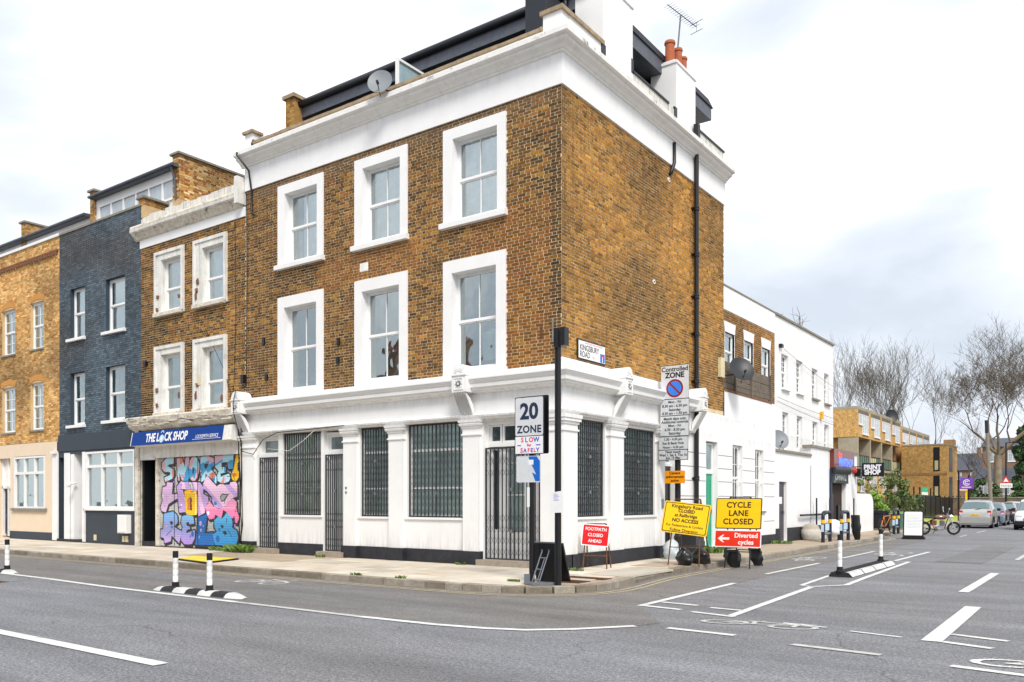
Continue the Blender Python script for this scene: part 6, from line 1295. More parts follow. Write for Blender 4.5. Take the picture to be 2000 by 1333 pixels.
# ================================================================ poles and fixed signs
def plate(fr, x0, x1, y0, y1, w, nm, mat, par, th=.004, r=0):
    m = MB(fr)
    if r:
        P = []
        for cx, cy, a0 in ((x1-r, y1-r, 0), (x0+r, y1-r, 90), (x0+r, y0+r, 180), (x1-r, y0+r, 270)): P += [(cx+r*math.cos(math.radians(a0+k*30)), cy+r*math.sin(math.radians(a0+k*30))) for k in range(4)]
        m.prism(P, w, w+th)
    else: m.box(x0, x1, y0, y1, w, w+th)
    return m.build(nm, mat, par)
zs = thing('zone_sign', 'black pole carrying the 20 ZONE sign and a torn blue and white sign', 'sign', (1.13, -2.8, .12))
m = MB(); m.tube([(1.13, -2.8, .12), (1.13, -2.8, 3.45)], .05, 12); m.smooth = True; auto_smooth(m.build('pole', 'black_metal', zs)); Y1 = ('A', -2.86)
plate(Y1, .80, 1.44, 2.46, 3.51, .0, 'backing', 'sign_black', zs, .012, .03); sp = plate(Y1, .815, 1.425, 2.80, 3.495, .0125, 'sign_plate', 'sign_white', zs, .002, .03); plate(Y1, .815, 1.425, 2.475, 2.785, .0125, 'poster', 'paper', zs, .002)
fz = lambda u, v, w=.0155: frame_mat(Y1, u, v, w)
text('20', .40, fz(1.12, 3.23), 'sign_navy', sp, bold=.014); text('ZONE', .185, fz(1.12, 2.91), 'sign_navy', sp, bold=.006, sx=1.0, spacing=1.08)
M('pen_red', (.75, .03, .12), .6, bump=0); M('pen_blue', (.10, .08, .5), .6, bump=0); M('pen_orange', (.75, .35, .15), .6, bump=0)
for s, u, v, mt, sz in (('S', .97, 2.72, 'pen_red', .12), ('L', 1.06, 2.72, 'pen_blue', .12), ('O', 1.165, 2.72, 'pen_red', .12), ('W', 1.28, 2.72, 'pen_blue', .12), ('For', 1.12, 2.625, 'pen_red', .065), ('S', .955, 2.53, 'pen_red', .12), ('A', 1.03, 2.53, 'pen_blue', .1), ('F', 1.11, 2.53, 'pen_red', .1), ('E', 1.18, 2.53, 'pen_blue', .1), ('L', 1.245, 2.53, 'pen_red', .1), ('Y', 1.31, 2.53, 'pen_blue', .11)): text(s, sz, fz(u, v), mt, zs, bold=.004)
for a, b in ((.86, .94), (1.27, 1.37)): plate(Y1, a, b, 2.615, 2.635, .0147, 'pen_bar', 'pen_blue', zs, .001)
Y2 = ('A', -2.75); plate(Y2, .84, 1.47, 2.47, 3.53, .0, 'rear_sign', 'sign_black', zs, .012, .03)
plate(Y1, .83, 1.37, 1.95, 2.43, .0, 'torn_sign', 'sign_white', zs, .004, .03)
m = MB(Y1); m.prism([(1.10, 2.42), (1.28, 2.42), (1.35, 2.33), (1.35, 1.97), (1.25, 1.97), (1.18, 2.13), (1.27, 2.09), (1.12, 2.36)][::-1], .004, .0055); m.build('blue_panel', 'sign_blue', zs); plate(Y1, 1.10, 1.21, 2.27, 2.36, .0056, 'white_patch', 'pure_white', zs, .001)
m = MB(); m.box(1.07, 1.12, -2.87, -2.852, 1.5, 1.86); m.build('sticker', 'paper', zs)
bp = thing('tall_black_post', 'tall plain black post with a lamp housing top and white paper notice', 'post', (1.8, -2.95, .12)); m = MB(); m.tube([(1.8, -2.95, .12), (1.8, -2.95, 4.45)], [.054, .048], 14); m.tube([(1.765, -2.99, .12), (1.765, -2.99, 4.4)], .014, 6); m.smooth = True; auto_smooth(m.build('pole', 'black_metal', bp)); m = MB(); m.box(1.73, 1.96, -3.0, -2.86, 4.34, 4.66); m.box(1.76, 1.84, -3.02, -3.0, 4.3, 4.6); m.build('lamp_housing', 'black_metal', bp)
m = MB(('A', -3.02)); m.prism([(1.68, 1.40), (1.93, 1.41), (1.92, 1.79), (1.70, 1.76)], 0, .003); pp = m.build('paper_notice', 'paper', bp); m = MB(('A', -3.02))
for k in range(6): m.box(1.74+.01*(k % 2), 1.86-.02*(k % 3), 1.62+k*.022, 1.626+k*.022, .0031, .004)
m.build('scribble', 'pen_blue', pp)
cz = thing('controlled_zone_sign', 'tall stack of white Controlled ZONE parking plates above a small orange plate', 'sign', (.6, 4.55, .12)); m = MB(); m.tube([(.62, 4.6, .12), (.62, 4.6, 4.9)], .075, 12); m.smooth = True; auto_smooth(m.build('pole', 'cast_iron', cz))
m = MB(); m.lathe([(.10, .12), (.10, .7), (.075, .74)], (.62, 4.6, 0), 12); m.build('pole_sleeve', 'cast_iron', cz); Y4 = ('A', 4.5)
plate(Y4, .20, .98, 3.27, 5.1, .0, 'plate_back', 'sign_black', cz, .01, .02)
rows = [(4.235, 5.085, .205, .975), (3.81, 4.215, .195, .975), (3.285, 3.79, .185, .970)]
for i, (a, b, c, d) in enumerate(rows): plate(Y4, c, d, a, b, .0105, 'sign_plate', 'sign_white', cz, .003, .015)
plate(Y4, .155, .955, 2.93, 3.25, .03, 'sign_plate', 'sign_white', cz, .006, .02); plate(Y4, .155, .945, 2.67, 2.91, .03, 'sign_plate', 'sign_white', cz, .006, .02); plate(Y4, .15, .96, 2.655, 3.262, .018, 'plate_back', 'sign_black', cz, .01, .02)
f4 = lambda u, v, w=.0145: frame_mat(Y4, u, v, w); cu = .585
text('Controlled', .165, f4(cu, 4.99), 'sign_black', cz, bold=.004); text('ZONE', .19, f4(cu, 4.835), 'sign_black', cz, bold=.008)
def disc(fr, cx, cy, r, w, nm, mat, par): m = MB(fr); m.prism([(cx+r*math.cos(k*math.pi/20), cy+r*math.sin(k*math.pi/20)) for k in range(40)], w, w+.0012); return m.build(nm, mat, par)
rd = disc(Y4, cu, 4.50, .235, .014, 'roundel', 'sign_darkred', cz); disc(Y4, cu, 4.50, .185, .0155, 'roundel_blue', 'sign_brightblue', rd); m = MB(Y4); a = math.radians(-45); dx, dy = math.cos(a), math.sin(a); m.prism([(cu-dx*.2-dy*.024, 4.5-dy*.2+dx*.024), (cu-dx*.2+dy*.024, 4.5-dy*.2-dx*.024), (cu+dx*.2+dy*.024, 4.5+dy*.2-dx*.024), (cu+dx*.2-dy*.024, 4.5+dy*.2+dx*.024)], .0167, .018); m.build('roundel_bar', 'sign_darkred', rd)
for s, v, sz in (('Mon - Fri', 4.15, .095), ('8.30 am - 6.30 pm', 4.05, .095), ('Saturday', 3.95, .095), ('8.30 am - 1.30 pm', 3.86, .095), ('Match days only', 3.72, .095), ('Additional controls', 3.635, .095), ('Mon - Fri', 3.54, .095), ('6.30 - 8.30 pm', 3.44, .095), ('Saturday', 3.345, .095)): text(s, sz, f4(cu, v), 'sign_black', cz, bold=.0025)
for s, v in (('1.30 - 4.30 pm', 3.19), ('Sun & Bank Hols', 3.09), ('Noon - 4.30 pm', 2.985), ('Next match', 2.865), ('Wed 1, Sat 4, Thu 16', 2.785), ('Sun 19 Mar', 2.71)): text(s, .088, f4(cu-.035, v, .0365), 'sign_black', cz, bold=.0025)
cpp = plate(Y4, .34, .90, 2.06, 2.38, .08, 'camera_plate', 'sign_orange', cz, .006, .02)
for s, v in (('Camera', 2.32), ('enforcement', 2.225), ('active', 2.13)): text(s, .095, f4(.62, v, .087), 'sign_black', cz, bold=.0025)
m = MB(); m.box(.50, .74, 4.48, 4.53, 2.7, 2.73); m.box(.50, .74, 4.44, 4.53, 2.15, 2.18); m.build('clamp', 'steel', cz)
ss = thing('street_sign', 'white KINGSBURY ROAD name plate with small blue dead end symbol on the brick side wall', 'street sign', (.05, 1.2, 5)); 
plate(B, .60, 1.86, 4.79, 5.24, .02, 'backing', 'sign_black', ss, .02); pl = plate(B, .64, 1.83, 4.82, 5.21, .041, 'name_plate', 'pure_white', ss, .003)
text('KINGSBURY', .185, frame_mat(B, .69, 5.06, .0445), 'sign_black', ss, align='LEFT', bold=.003, sx=.86); text('ROAD', .185, frame_mat(B, .69, 4.91, .0445), 'sign_black', ss, align='LEFT', bold=.003, sx=.86); text('N1', .09, frame_mat(B, 1.24, 4.885, .0445), 'sign_red', ss, align='LEFT'); text('LONDON BOROUGH OF HACKNEY', .05, frame_mat(B, .9, 5.175, .0445), 'pen_red', ss, align='LEFT')
sy = plate(B, 1.60, 1.81, 4.83, 5.03, .0445, 'dead_end_symbol', 'sign_blue', ss, .001); plate(B, 1.69, 1.72, 4.84, 4.97, .046, 'symbol_stem', 'pure_white', sy, .001); plate(B, 1.64, 1.77, 4.965, 5.0, .046, 'symbol_bar', 'sign_red', sy, .001)

# ================================================================ temporary road signs (local frame: plate faces -Y, origin at ground centre)
def leg_stand(t, hw, topz, fy, by, mat, rail=True, yt=0, bar=.3):
    for s in (-1, 1):
        m = MB(); m.tube([(s*hw*1.0, fy, 0), (s*hw*.82, yt, topz)], .016, 6); m.build('leg', mat, t); m = MB(); m.tube([(s*hw*1.0, by, 0), (s*hw*.82, yt+.03, topz)], .016, 6); m.build('leg', mat, t)
    m = MB(); k = bar/topz; yf = fy+(yt-fy)*k; yb = by+(yt+.03-by)*k; m.tube([(-hw, yf, bar), (hw, yf, bar)], .013, 6); m.tube([(-hw, yb, bar), (hw, yb, bar)], .013, 6); m.tube([(-hw*.82, yt, topz), (hw*.82, yt, topz)], .016, 6); m.build('crossbar', mat, t, split=True)
def tplate(t, w, h, cz_, y0, tilt, nm, matf, border=None, roll=0, cx=0, backm='sign_black'):
    M4 = Matrix.Translation((cx, y0, cz_)) @ Matrix.Rotation(math.radians(roll), 4, 'Y') @ Matrix.Rotation(math.radians(90-tilt), 4, 'X')
    def quad(a, b, c, d, z0, z1, n_, mt, par, r=.03):
        m = MB(); P = []
        for x, y, a0 in ((b-r, d-r, 0), (a+r, d-r, 90), (a+r, c+r, 180), (b-r, c+r, 270)): P += [(x+r*math.cos(math.radians(a0+k*30)), y+r*math.sin(math.radians(a0+k*30))) for k in range(4)]
        m.prism(P, z0, z1); m.v = [tuple(M4 @ Vector(p)) for p in m.v]; return m.build(n_, mt, par)
    b_ = quad(-w/2, w/2, -h/2, h/2, -.012, 0, nm, border or matf, t)
    if border: quad(-w/2+.022, w/2-.022, -h/2+.022, h/2-.022, .0005, .0025, 'face', matf, b_, .02)
    return M4, b_, quad
f1 = thing('footpath_sign', 'small red FOOTPATH CLOSED AHEAD sign on a metal stand against the wall', 'sign', local=True)
leg_stand(f1, .27, .98, -.12, .28, 'rust', yt=.02, bar=.28); M4, b_, qd = tplate(f1, .62, .48, .73, -.05, 8, 'sign_plate', 'sign_red', 'pure_white', roll=4)
for s, v in (('FOOTPATH', .13), ('CLOSED', .0), ('AHEAD', -.13)): text(s, .10, M4 @ Matrix.Translation((0, v, .004)), 'pure_white', b_, bold=.0015, sx=.92)
place(f1, (.50, .62, .128), math.radians(16))
f2 = thing('road_closed_sign', 'tilted yellow Kingsbury Road CLOSED sign on a rusty stand', 'sign', local=True)
leg_stand(f2, .36, 1.52, -.25, .75, 'rust', yt=.1, bar=.42); M4, b_, qd = tplate(f2, 1.08, .74, 1.08, -.07, 12, 'sign_plate', 'sign_yellow', None, roll=6)
for r0, mt, z in ((.025, 'sign_black', .001), (.042, 'sign_yellow', .0022)): qd(-.54+r0, .54-r0, -.37+r0, .37-r0, z, z+.001, 'border' if mt == 'sign_black' else 'face', mt, b_)
for s, v, sz, bo in (('Kingsbury Road', .265, .115, .003), ('CLOSED', .16, .105, .004), ('at Railbridge', .055, .105, .003), ('NO ACCESS', -.065, .115, .004), ('For Pedestrians & Cyclists', -.185, .082, .001), ('Follow Diversion', -.29, .095, .002)): text(s, sz, M4 @ Matrix.Translation((0, v, .0045)), 'sign_black', b_, bold=bo)
place(f2, (1.74, 2.62, .128), math.radians(8))
f3 = thing('cycle_lane_sign', 'yellow CYCLE LANE CLOSED sign over a red Diverted cycles arrow sign on one stand', 'sign', local=True)
leg_stand(f3, .30, 1.7, -.15, .95, 'black_metal', yt=.12, bar=.40); M4, b_, qd = tplate(f3, 1.1, .74, 1.31, -.03, 8, 'sign_plate', 'sign_yellow', 'sign_black')
for s, v in (('CYCLE', .2), ('LANE', .0), ('CLOSED', -.2)): text(s, .19, M4 @ Matrix.Translation((0, v, .004)), M('ink_brown', '3a2a14', .5), b_, bold=.006, spacing=1.08, sx=.98)
M4, b_, qd = tplate(f3, 1.12, .41, .71, -.11, 8, 'arrow_plate', 'sign_redorange', 'pure_white')
text('Diverted', .155, M4 @ Matrix.Translation((.20, .075, .004)), 'pure_white', b_, bold=.004); text('cycles', .155, M4 @ Matrix.Translation((.20, -.085, .004)), 'pure_white', b_, bold=.004)
m = MB(); m.prism([(-.48, 0), (-.36, -.09), (-.32, -.09), (-.385, -.027), (-.20, -.027), (-.20, .027), (-.385, .027), (-.32, .09), (-.36, .09)], .003, .0045); m.v = [tuple(M4 @ Vector(p)) for p in m.v]; m.build('arrow', 'pure_white', b_)
place(f3, (2.46, 4.02, .0), math.radians(4))
def sack(label, c, size, seed, mat='bag_black', neck=True, hang=None, cat='bag', name='sandbag', grp=None):
    R = random.Random(seed); P = []; n = 18; ph = [R.uniform(0, 6) for _ in range(6)]
    for i in range(13):
        t = i/12; zz = t**.9; row = []
        if hang is None: hang = mat == 'bag_black'
        if hang: rad = (.52+.44*math.sin(min(1, t/.5)*math.pi/2)) if t < .5 else .96-.12*(t-.5)/.5
        else: rad = (.80+.20*math.sin(min(1, t/.3)*math.pi/2)) if t < .3 else (1-((t-.3)/.7)**2.6*.8)
        fl = (1-.75*t) if hang else 1
        for k in range(n):
            a = 2*math.pi*k/n; w = 1+.34*noise.noise(Vector((math.cos(a)*1.7+seed, math.sin(a)*1.7, t*4)))+.13*math.sin(2*a+ph[0]+t*2)+.10*math.sin(4*a+ph[1]-t*3)+.09*t*math.sin(9*a+ph[2]); sag = .10*math.sin(a+ph[3])*t
            row.append((c[0]+size[0]*(rad*w*math.cos(a)+(.45*(1-t) if hang else 0)), c[1]+size[1]*(.6 if hang else 1)*rad*w*fl*math.sin(a), c[2]+size[2]*(zz+sag*(1-t))))
        P.append(row)
    for r_ in P[0:1]:
        for k in range(n): r_[k] = (r_[k][0], r_[k][1], c[2])
    m = MB(); m.grid(P, closed_v=True); m.f = [tuple(f) for f in m.f]; m.face(P[0][::-1]); m.face(P[-1]); m.smooth = True; return tag(m.build(name, mat), label, cat, grp)
sack('black sandbag hanging from the left of the yellow CYCLE LANE stand', (2.28, 4.0, .02), (.19, .16, .42), 1); sack('black sandbag hung on the rear bar of the CYCLE LANE stand', (2.55, 4.85, .02), (.16, .15, .42), 2)
sack('black sandbag on the front bar of the tilted yellow road closed stand', (1.72, 2.55, .128), (.19, .17, .40), 3, hang=False); sack('black sandbag behind the tilted yellow road closed stand', (1.80, 3.25, .128), (.2, .17, .38), 4, hang=False)
sack('grey translucent rubbish bag slumped round the foot of the parking sign post', (.62, 4.25, .128), (.24, .2, .50), 5, M('bag_grey', (.45, .50, .53), .35, bump=.2, bscale=15))
wbn = thing('wheelie_bin', 'dark grey bin standing against the wall behind the road closed sign', 'bin', (.35, 6.0, .12)); m = MB(); m.prism([(.08, 5.75), (.62, 5.75), (.62, 6.3), (.08, 6.3)], .16, .9); m.build('body', M('bin_grey', '33363a', .5), wbn); m = MB(); m.box(.05, .66, 5.7, 6.34, .9, .96); m.build('lid', 'bin_grey', wbn)
# black A-board seen from the back, grey trolley
ab = thing('black_a_board', 'black backed A-board standing between the two dark poles at the corner', 'A-board', (1.3, -2.5, .12))
m = MB(('A', -2.62)); m.prism([(.95, .85), (1.13, .14), (1.62, .14), (1.62, .85)], .0, .02); m.build('panel', 'sign_black', ab); m = MB(('A', -2.62)); m.box(.94, 1.63, .84, .865, -.02, .03); m.build('frame', 'steel', ab)
m = MB(); m.prism([(-2.60, .84), (-2.56, .85), (-2.30, .13), (-2.34, .13)], .97, 1.66, axis=0); m.build('rear_leaf', 'sign_black', ab)
tr = thing('sack_trolley', 'small grey metal folding trolley leaning on the black A-board', 'trolley', (1.35, -2.95, .12)); m = MB()
for x in (-.07, .08): m.tube([(1.33+x, -2.98, .16), (1.36+x, -2.7, .70), (1.34+x, -2.68, .72)], .012, 6)
m.tube([(1.36, -2.97, .16), (1.385, -2.76, .58)], .009, 6)
for z, y in ((.58, -2.765), (.38, -2.87), (.2, -2.96)): m.tube([(1.27, y, z), (1.43, y, z)], .011, 6)
m.build('frame', M('trolley_grey', '757c84', .4, metal=.3), tr); m = MB(); m.prism([(1.2, -3.15), (1.42, -3.22), (1.72, -2.95), (1.70, -2.90), (1.42, -3.12), (1.24, -3.02)], .13, .17); m.prism([(1.2, -3.15), (1.24, -3.02), (1.2, -2.98), (1.13, -3.05)], .15, .3); m.build('foot_plate', 'trolley_grey', tr)

# ================================================================ side road clutter
GH = 'black cycle hoops with yellow bands'
def hoop(label, x, y0, y1, h=1.15, board=True):
    t = thing('cycle_hoop', label, 'cycle stand', (x, (y0+y1)/2, .12), GH); r = .065; m = MB(); pts = [(x, y0, .1), (x, y0, h-.12)]
    pts += [(x, y0+.16-.16*math.cos(a), h-.12+.16*math.sin(a)) for a in (math.pi/8, math.pi/4, 3*math.pi/8, math.pi/2)]+[(x, y1-.16+.16*math.sin(a), h-.12+.16*math.cos(a)) for a in (0, math.pi/8, math.pi/4, 3*math.pi/8, math.pi/2)]+[(x, y1, .1)]
    m.tube(pts, r, 12); m.smooth = True; auto_smooth(m.build('tube', M('hoop_navy', '1b222e', .4), t)); m = MB(); m.tube([(x, y0, .42), (x, y1, .42)], .045, 8); m.build('crossbar', 'steel', t)
    for yy in (y0, y1): m = MB(); m.lathe([(r+.004, .80), (r+.004, .93)], (x, yy, 0), 12); m.build('band', M('band_amber', (.85, .45, .02), .5), t)
    if board:
        m = MB(); m.box(x-.02, x+.02, y0+.12, y1-.12, .52, .8); b = m.build('panel', 'hoop_navy', t); m = MB(); m.box(x-.03, x-.021, y0+.2, y1-.2, .54, .78); m.box(x+.021, x+.03, y0+.2, y1-.2, .54, .78); m.face([(x-.05, y0-.072, .5), (x+.05, y0-.072, .5), (x+.05, y0-.072, .76), (x-.05, y0-.072, .76)]); m.build('sticker', M('pale_sticker', (.5, .65, .8), .5), b)
hoop('nearest black hoop with yellow bands on the pavement', 1.28, 15.4, 16.3); hoop('second black hoop with yellow bands in front of the shop doorway', 1.52, 16.95, 17.9); hoop('farthest black hoop with yellow bands beside the bicycle', 1.68, 25.2, 26.1)
# wicker basket
wk = thing('wicker_basket', 'round white wicker basket with side opening against the white wall', 'basket', (.42, 17.3, .12)); m = MB(); m.lathe([(.25, .13), (.31, .2), (.345, .35), (.34, .5), (.29, .63), (.2, .71), (.09, .745), (0, .75)], (.36, 17.1, 0), 24); M('wicker', (.74, .72, .66), .85, var=.2, scale=20, bump=.8, bscale=60); m.smooth = True; m.build('shell', M('wicker_gap', (.38, .34, .28), .9), wk)
m = MB()
for i in range(14): z = .16+i*.042; r = .25+.10*math.sin(min(1, (z-.1)/.32)*math.pi/2) if z < .42 else .35*math.cos(min(1, (z-.42)/.34)*math.pi/2); m.torus((.36, 17.1, z), max(.03, r+.01), .019, 'z', 20, 5)
m.build('weave', 'wicker', wk, kind='stuff'); m = MB(); m.lathe([(0, 0), (.24, 0), (.26, .05), (.25, .28), (.22, .30), (0, .3)], (.5, 17.75, .13), 20); m.torus((.5, 17.75, .44), .24, .035, 'z', 20, 6); m.build('tray', 'wicker', wk)
sack('white rubble sack slumped behind the first cycle hoop', (.62, 19.2, .12), (.45, .42, .75), 6, M('sack_white', (.62, .60, .62), .6, bump=.4, bscale=12, dirt=.2), cat='sack', name='rubble_sack'); sack('pale sack beside the rubble sack by the shop doorway', (.5, 20.6, .12), (.4, .4, .62), 7, 'sack_white', cat='sack', name='rubble_sack')
sack('black bag draped down the side of the second hoop', (1.72, 18.1, .12), (.17, .22, .95), 8, 'bag_black')
for (nm, lb, x, y, c, h, lc) in (('wheelie_bin', 'large black wheelie bin beside the low garden wall', .0, 30.3, M('bin_black', '1c1f24', .5), 1.1, 'bin_black'), ('wheelie_bin', 'green wheelie bin behind the farthest cycle hoop', .75, 30.4, M('bin_green', '3d6a5e', .5), 1.04, M('bin_lid_green', '7f9a6c', .5))):
    t = thing(nm, lb, 'bin', (x, y, .12), 'wheelie bins'); m = MB(); w = .48 if nm and x < .3 else .3
    P = [[(x+sx*w*k, y+sy*.36*k, z) for sx, sy in ((-1, -1), (1, -1), (1, 1), (-1, 1))] for z, k in ((.2, .82), (h-.1, 1.0))]; m.grid(P, closed_v=True); m.face(P[0][::-1]); m.build('body', c, t); m = MB(); m.prism([(x-w*1.06, y-.42), (x+w*1.06, y-.42), (x+w*1.06, y+.38), (x-w*1.06, y+.38)], h-.1, h-.04); m.prism([(x-w*.9, y-.34), (x+w*.9, y-.34), (x+w*.9, y+.3), (x-w*.9, y+.3)], h-.04, h+.02); m.build('lid', lc, t)
    m = MB(); m.lathe([(0, -.03), (.1, -.03), (.1, .03), (0, .03)], (x-w*.8, y-.34, .22), 12, 'x'); m.build('wheel', 'rubber', t)
gt = thing('garden_gate', 'narrow black iron garden gate between the rounded white wall and the bins', 'gate', (-.6, 31, .12)); m = MB()
for k in range(7): m.box(-.95+k*.13, -.93+k*.13, 31.0, 31.03, .15, 1.5+.1*math.sin(k*math.pi/6))
m.box(-.95, -.14, 30.99, 31.04, .3, .34); m.box(-.95, -.14, 30.99, 31.04, 1.2, 1.24); m.build('gate_bars', 'black_metal', gt)
m = MB(); m.box(-.7, -.1, 31.3, 36, .1, .85); tag(m.build('low_garden_wall', 'concrete'), 'low pale garden wall behind the black wheelie bin', 'wall')
m = MB(); m.box(.9, 1.15, 31.4, 33, .1, 1.0); tag(m.build('brick_pier', 'bare_brick'), 'short red brick pier between the hoop and the white A-board', 'pier')
# white A-board in the road
wa = thing('white_a_board', 'white printed A-board with rounded black frame standing in the side road', 'A-board', local=True)
def rrect(m, w, h, y, th, r, z0): 
    P = []
    for x, zz, a0 in ((w/2-r, z0+h-r, 0), (-w/2+r, z0+h-r, 90), (-w/2+.02, z0+.02, 180), (w/2-.02, z0+.02, 270)): P += [(x+(r if a0 < 100 else .02)*math.cos(math.radians(a0+k*30)), zz+(r if a0 < 100 else .02)*math.sin(math.radians(a0+k*30))) for k in range(4)]
    m.prism(P, 0, th); m.v = [(p[0], y-p[2], p[1]) for p in m.v]
m = MB(); rrect(m, .78, 1.08, 0, .03, .09, .12); m.v = [(x, y-(1.2-z)*.16, z) for x, y, z in m.v]; m.build('frame', 'rubber', wa); m = MB(); rrect(m, .68, .98, -.031, .004, .05, .17); m.v = [(x, y-(1.2-z)*.16, z) for x, y, z in m.v]; pb = m.build('poster', 'paper', wa)
m = MB(); R_ = random.Random(3)
for k in range(9):
    z = .48+k*.062; w = R_.uniform(.2, .29); mm = []; 
    x = -w
    while x < w: L = R_.uniform(.02, .07); m.face([(x, -.0365-(1.2-z)*.16, z), (x+L, -.0365-(1.2-z)*.16, z), (x+L, -.0365-(1.2-z-.014)*.16, z+.014), (x, -.0365-(1.2-z-.014)*.16, z+.014)]); x += L+.012
m.build('print_lines', 'curtain_grey', pb); m = MB(); m.prism([(-.42, -.28), (.42, -.28), (.42, .28), (-.42, .28)], 0, .09); m.prism([(-.3, -.30), (.3, -.30), (.12, -.31), (-.12, -.31)], .02, .15); m.prism([(-.38, -.22), (.38, -.22), (.38, .2), (-.38, .2)], .09, .13); m.build('base', 'rubber', wa); place(wa, (2.9, 22.9, 0), math.radians(4))

# ================================================================ bicycle and motorcycle
def wheel(m_t, m_s, c, R, r, spokes=12, ax='y'):
    m_t.torus(c, R, r, ax, 28, 8)
    for k in range(spokes): a = 2*math.pi*k/spokes; p = (c[0]+R*math.cos(a), c[1], c[2]+R*math.sin(a)); m_s.tube([c, p], .003, 4, cap=False)
    m_s.lathe([(0, -.03), (.03, -.03), (.03, .03), (0, .03)], c, 10, 'y')
bk = thing('bicycle', 'dark bicycle with orange frame locked to the farthest cycle hoop', 'bicycle', local=True)
for cx in (-.52, .52):
    mt, ms = MB(), MB(); wheel(mt, ms, (cx, 0, .34), .32, .022, 14); w_ = mt.build('wheel', 'rubber', bk); ms.build('spokes', 'steel', w_)
m = MB()
for a, b in (((-.52, 0, .34), (-.1, 0, .32)), ((-.1, 0, .32), (-.28, 0, .82)), ((-.28, 0, .76), (.36, 0, .8)), ((-.1, 0, .32), (.38, 0, .72)), ((-.52, 0, .34), (-.27, 0, .74)), ((.52, 0, .34), (.34, 0, .92))): m.tube([a, b], .018, 8)
m.build('frame', M('bike_orange', (.65, .22, .05), .4), bk); m = MB(); m.tube([(.33, -.28, .98), (.34, 0, .95), (.33, .28, .98)], .014, 6); m.build('handlebar', 'black_metal', bk); m = MB(); m.prism([(-.42, -.07), (-.14, -.02), (-.14, .02), (-.42, .07)], .86, .91); m.build('saddle', 'rubber', bk)
place(bk, (1.25, 25.75, .128), math.radians(78))
mc = thing('motorcycle', 'classic brown and chrome motorcycle leaning on its side stand by the white A-board', 'motorcycle', local=True)
M('chrome', (.7, .72, .75), .15, var=.05, metal=.9, bump=0); M('tank_brown', (.16, .05, .035), .25, var=.1, coat=.8, bump=0); M('seat_vinyl', '15151a', .5)
for cx in (-.66, .68):
    mt, ms = MB(), MB(); wheel(mt, ms, (cx, 0, .31), .26, .055, 20); w_ = mt.build('wheel', 'rubber', mc); ms.torus((cx, 0, .31), .215, .018, 'y', 24, 6); ms.lathe([(0, -.05), (.07, -.05), (.07, .05), (0, .05)], (cx, 0, .31), 14, 'y'); ms.build('rim', 'chrome', w_)
    m = MB(); m.lathe([(.335, -.06), (.345, 0), (.335, .06)], (cx, 0, .31), 16, 'y', math.radians(20 if cx < 0 else 15), math.radians(165 if cx < 0 else 150)); m.build('mudguard', 'chrome', mc)
m = MB()
for s in (-.09, .09): m.tube([(.68, s, .31), (.42, s, .88), (.38, s, .98)], [.024, .02, .02], 8)
m.build('fork', 'chrome', mc); m = MB()
for p in ([(.40, 0, .84), (.1, 0, .78), (-.3, 0, .72), (-.66, 0, .5)], [(.40, 0, .78), (.3, 0, .45), (.22, 0, .24), (-.15, 0, .22), (-.3, 0, .5), (-.3, 0, .72)], [(-.15, 0, .26), (-.66, .08, .31)], [(-.62, .1, .66), (-.68, .1, .33)]): m.tube(p, .02, 8)
m.build('frame', 'black_metal', mc); P = []
for i in range(9):
    u = i/8; x = .38-u*.56; s = math.sin(min(1, u*3.2+.08)*math.pi/2)*(1 if u < .7 else 1-(u-.7)*1.3); P.append([(x, .13*s*math.cos(a)*1.0, .83+.02*u+.115*s*math.sin(a)-.03*u) for a in [2*math.pi*k/14 for k in range(14)]])
m = MB(); m.grid(P, closed_v=True); m.face(P[0]); m.face(P[-1][::-1]); m.smooth = True; m.build('fuel_tank', 'tank_brown', mc)
P = []
for i in range(8): u = i/7; x = -.16-u*.56; P.append([(x, .13*math.cos(a)*(.8 if i in (0, 7) else 1), .80+.035*u+.05*math.sin(a)*(.6 if i in (0, 7) else 1)) for a in [2*math.pi*k/12 for k in range(12)]])
m = MB(); m.grid(P, closed_v=True); m.face(P[0]); m.face(P[-1][::-1]); m.smooth = True; m.build('seat', 'seat_vinyl', mc)
m = MB(); m.box(-.12, .18, -.14, .14, .26, .42); m.lathe([(0, -.16), (.1, -.16), (.12, -.12), (.12, .12), (.1, .16), (0, .16)], (-.02, 0, .34), 16, 'y'); m.build('crankcase', 'chrome', mc)
m = MB()
for k in range(7): m.box(.06-.002*k, .24, -.11, .11, .43+k*.035, .448+k*.035)
m.box(.1, .2, -.07, .07, .42, .68); m.build('cylinder', 'steel', mc); m = MB(); m.tube([(.24, .06, .6), (.36, .09, .42), (.28, .12, .22), (-.1, .15, .22), (-.3, .16, .24)], .022, 8); m.tube([(-.3, .16, .24), (-.85, .18, .3)], [.035, .045], 10); m.build('exhaust', 'chrome', mc)
m = MB(); m.box(-.36, -.14, -.11, -.07, .46, .68); m.box(-.36, -.14, .07, .11, .46, .68); m.build('side_panel', 'tank_brown', mc)
m = MB(); m.lathe([(0, .0), (.05, .0), (.085, .07), (.09, .12), (0, .13)], (.44, 0, .86), 16, 'x'); m.build('headlamp', 'chrome', mc); m = MB(); m.tube([(.26, -.34, 1.02), (.36, -.16, 1.04), (.38, 0, 1.0), (.36, .16, 1.04), (.26, .34, 1.02)], .014, 8); m.build('handlebar', 'black_metal', mc)
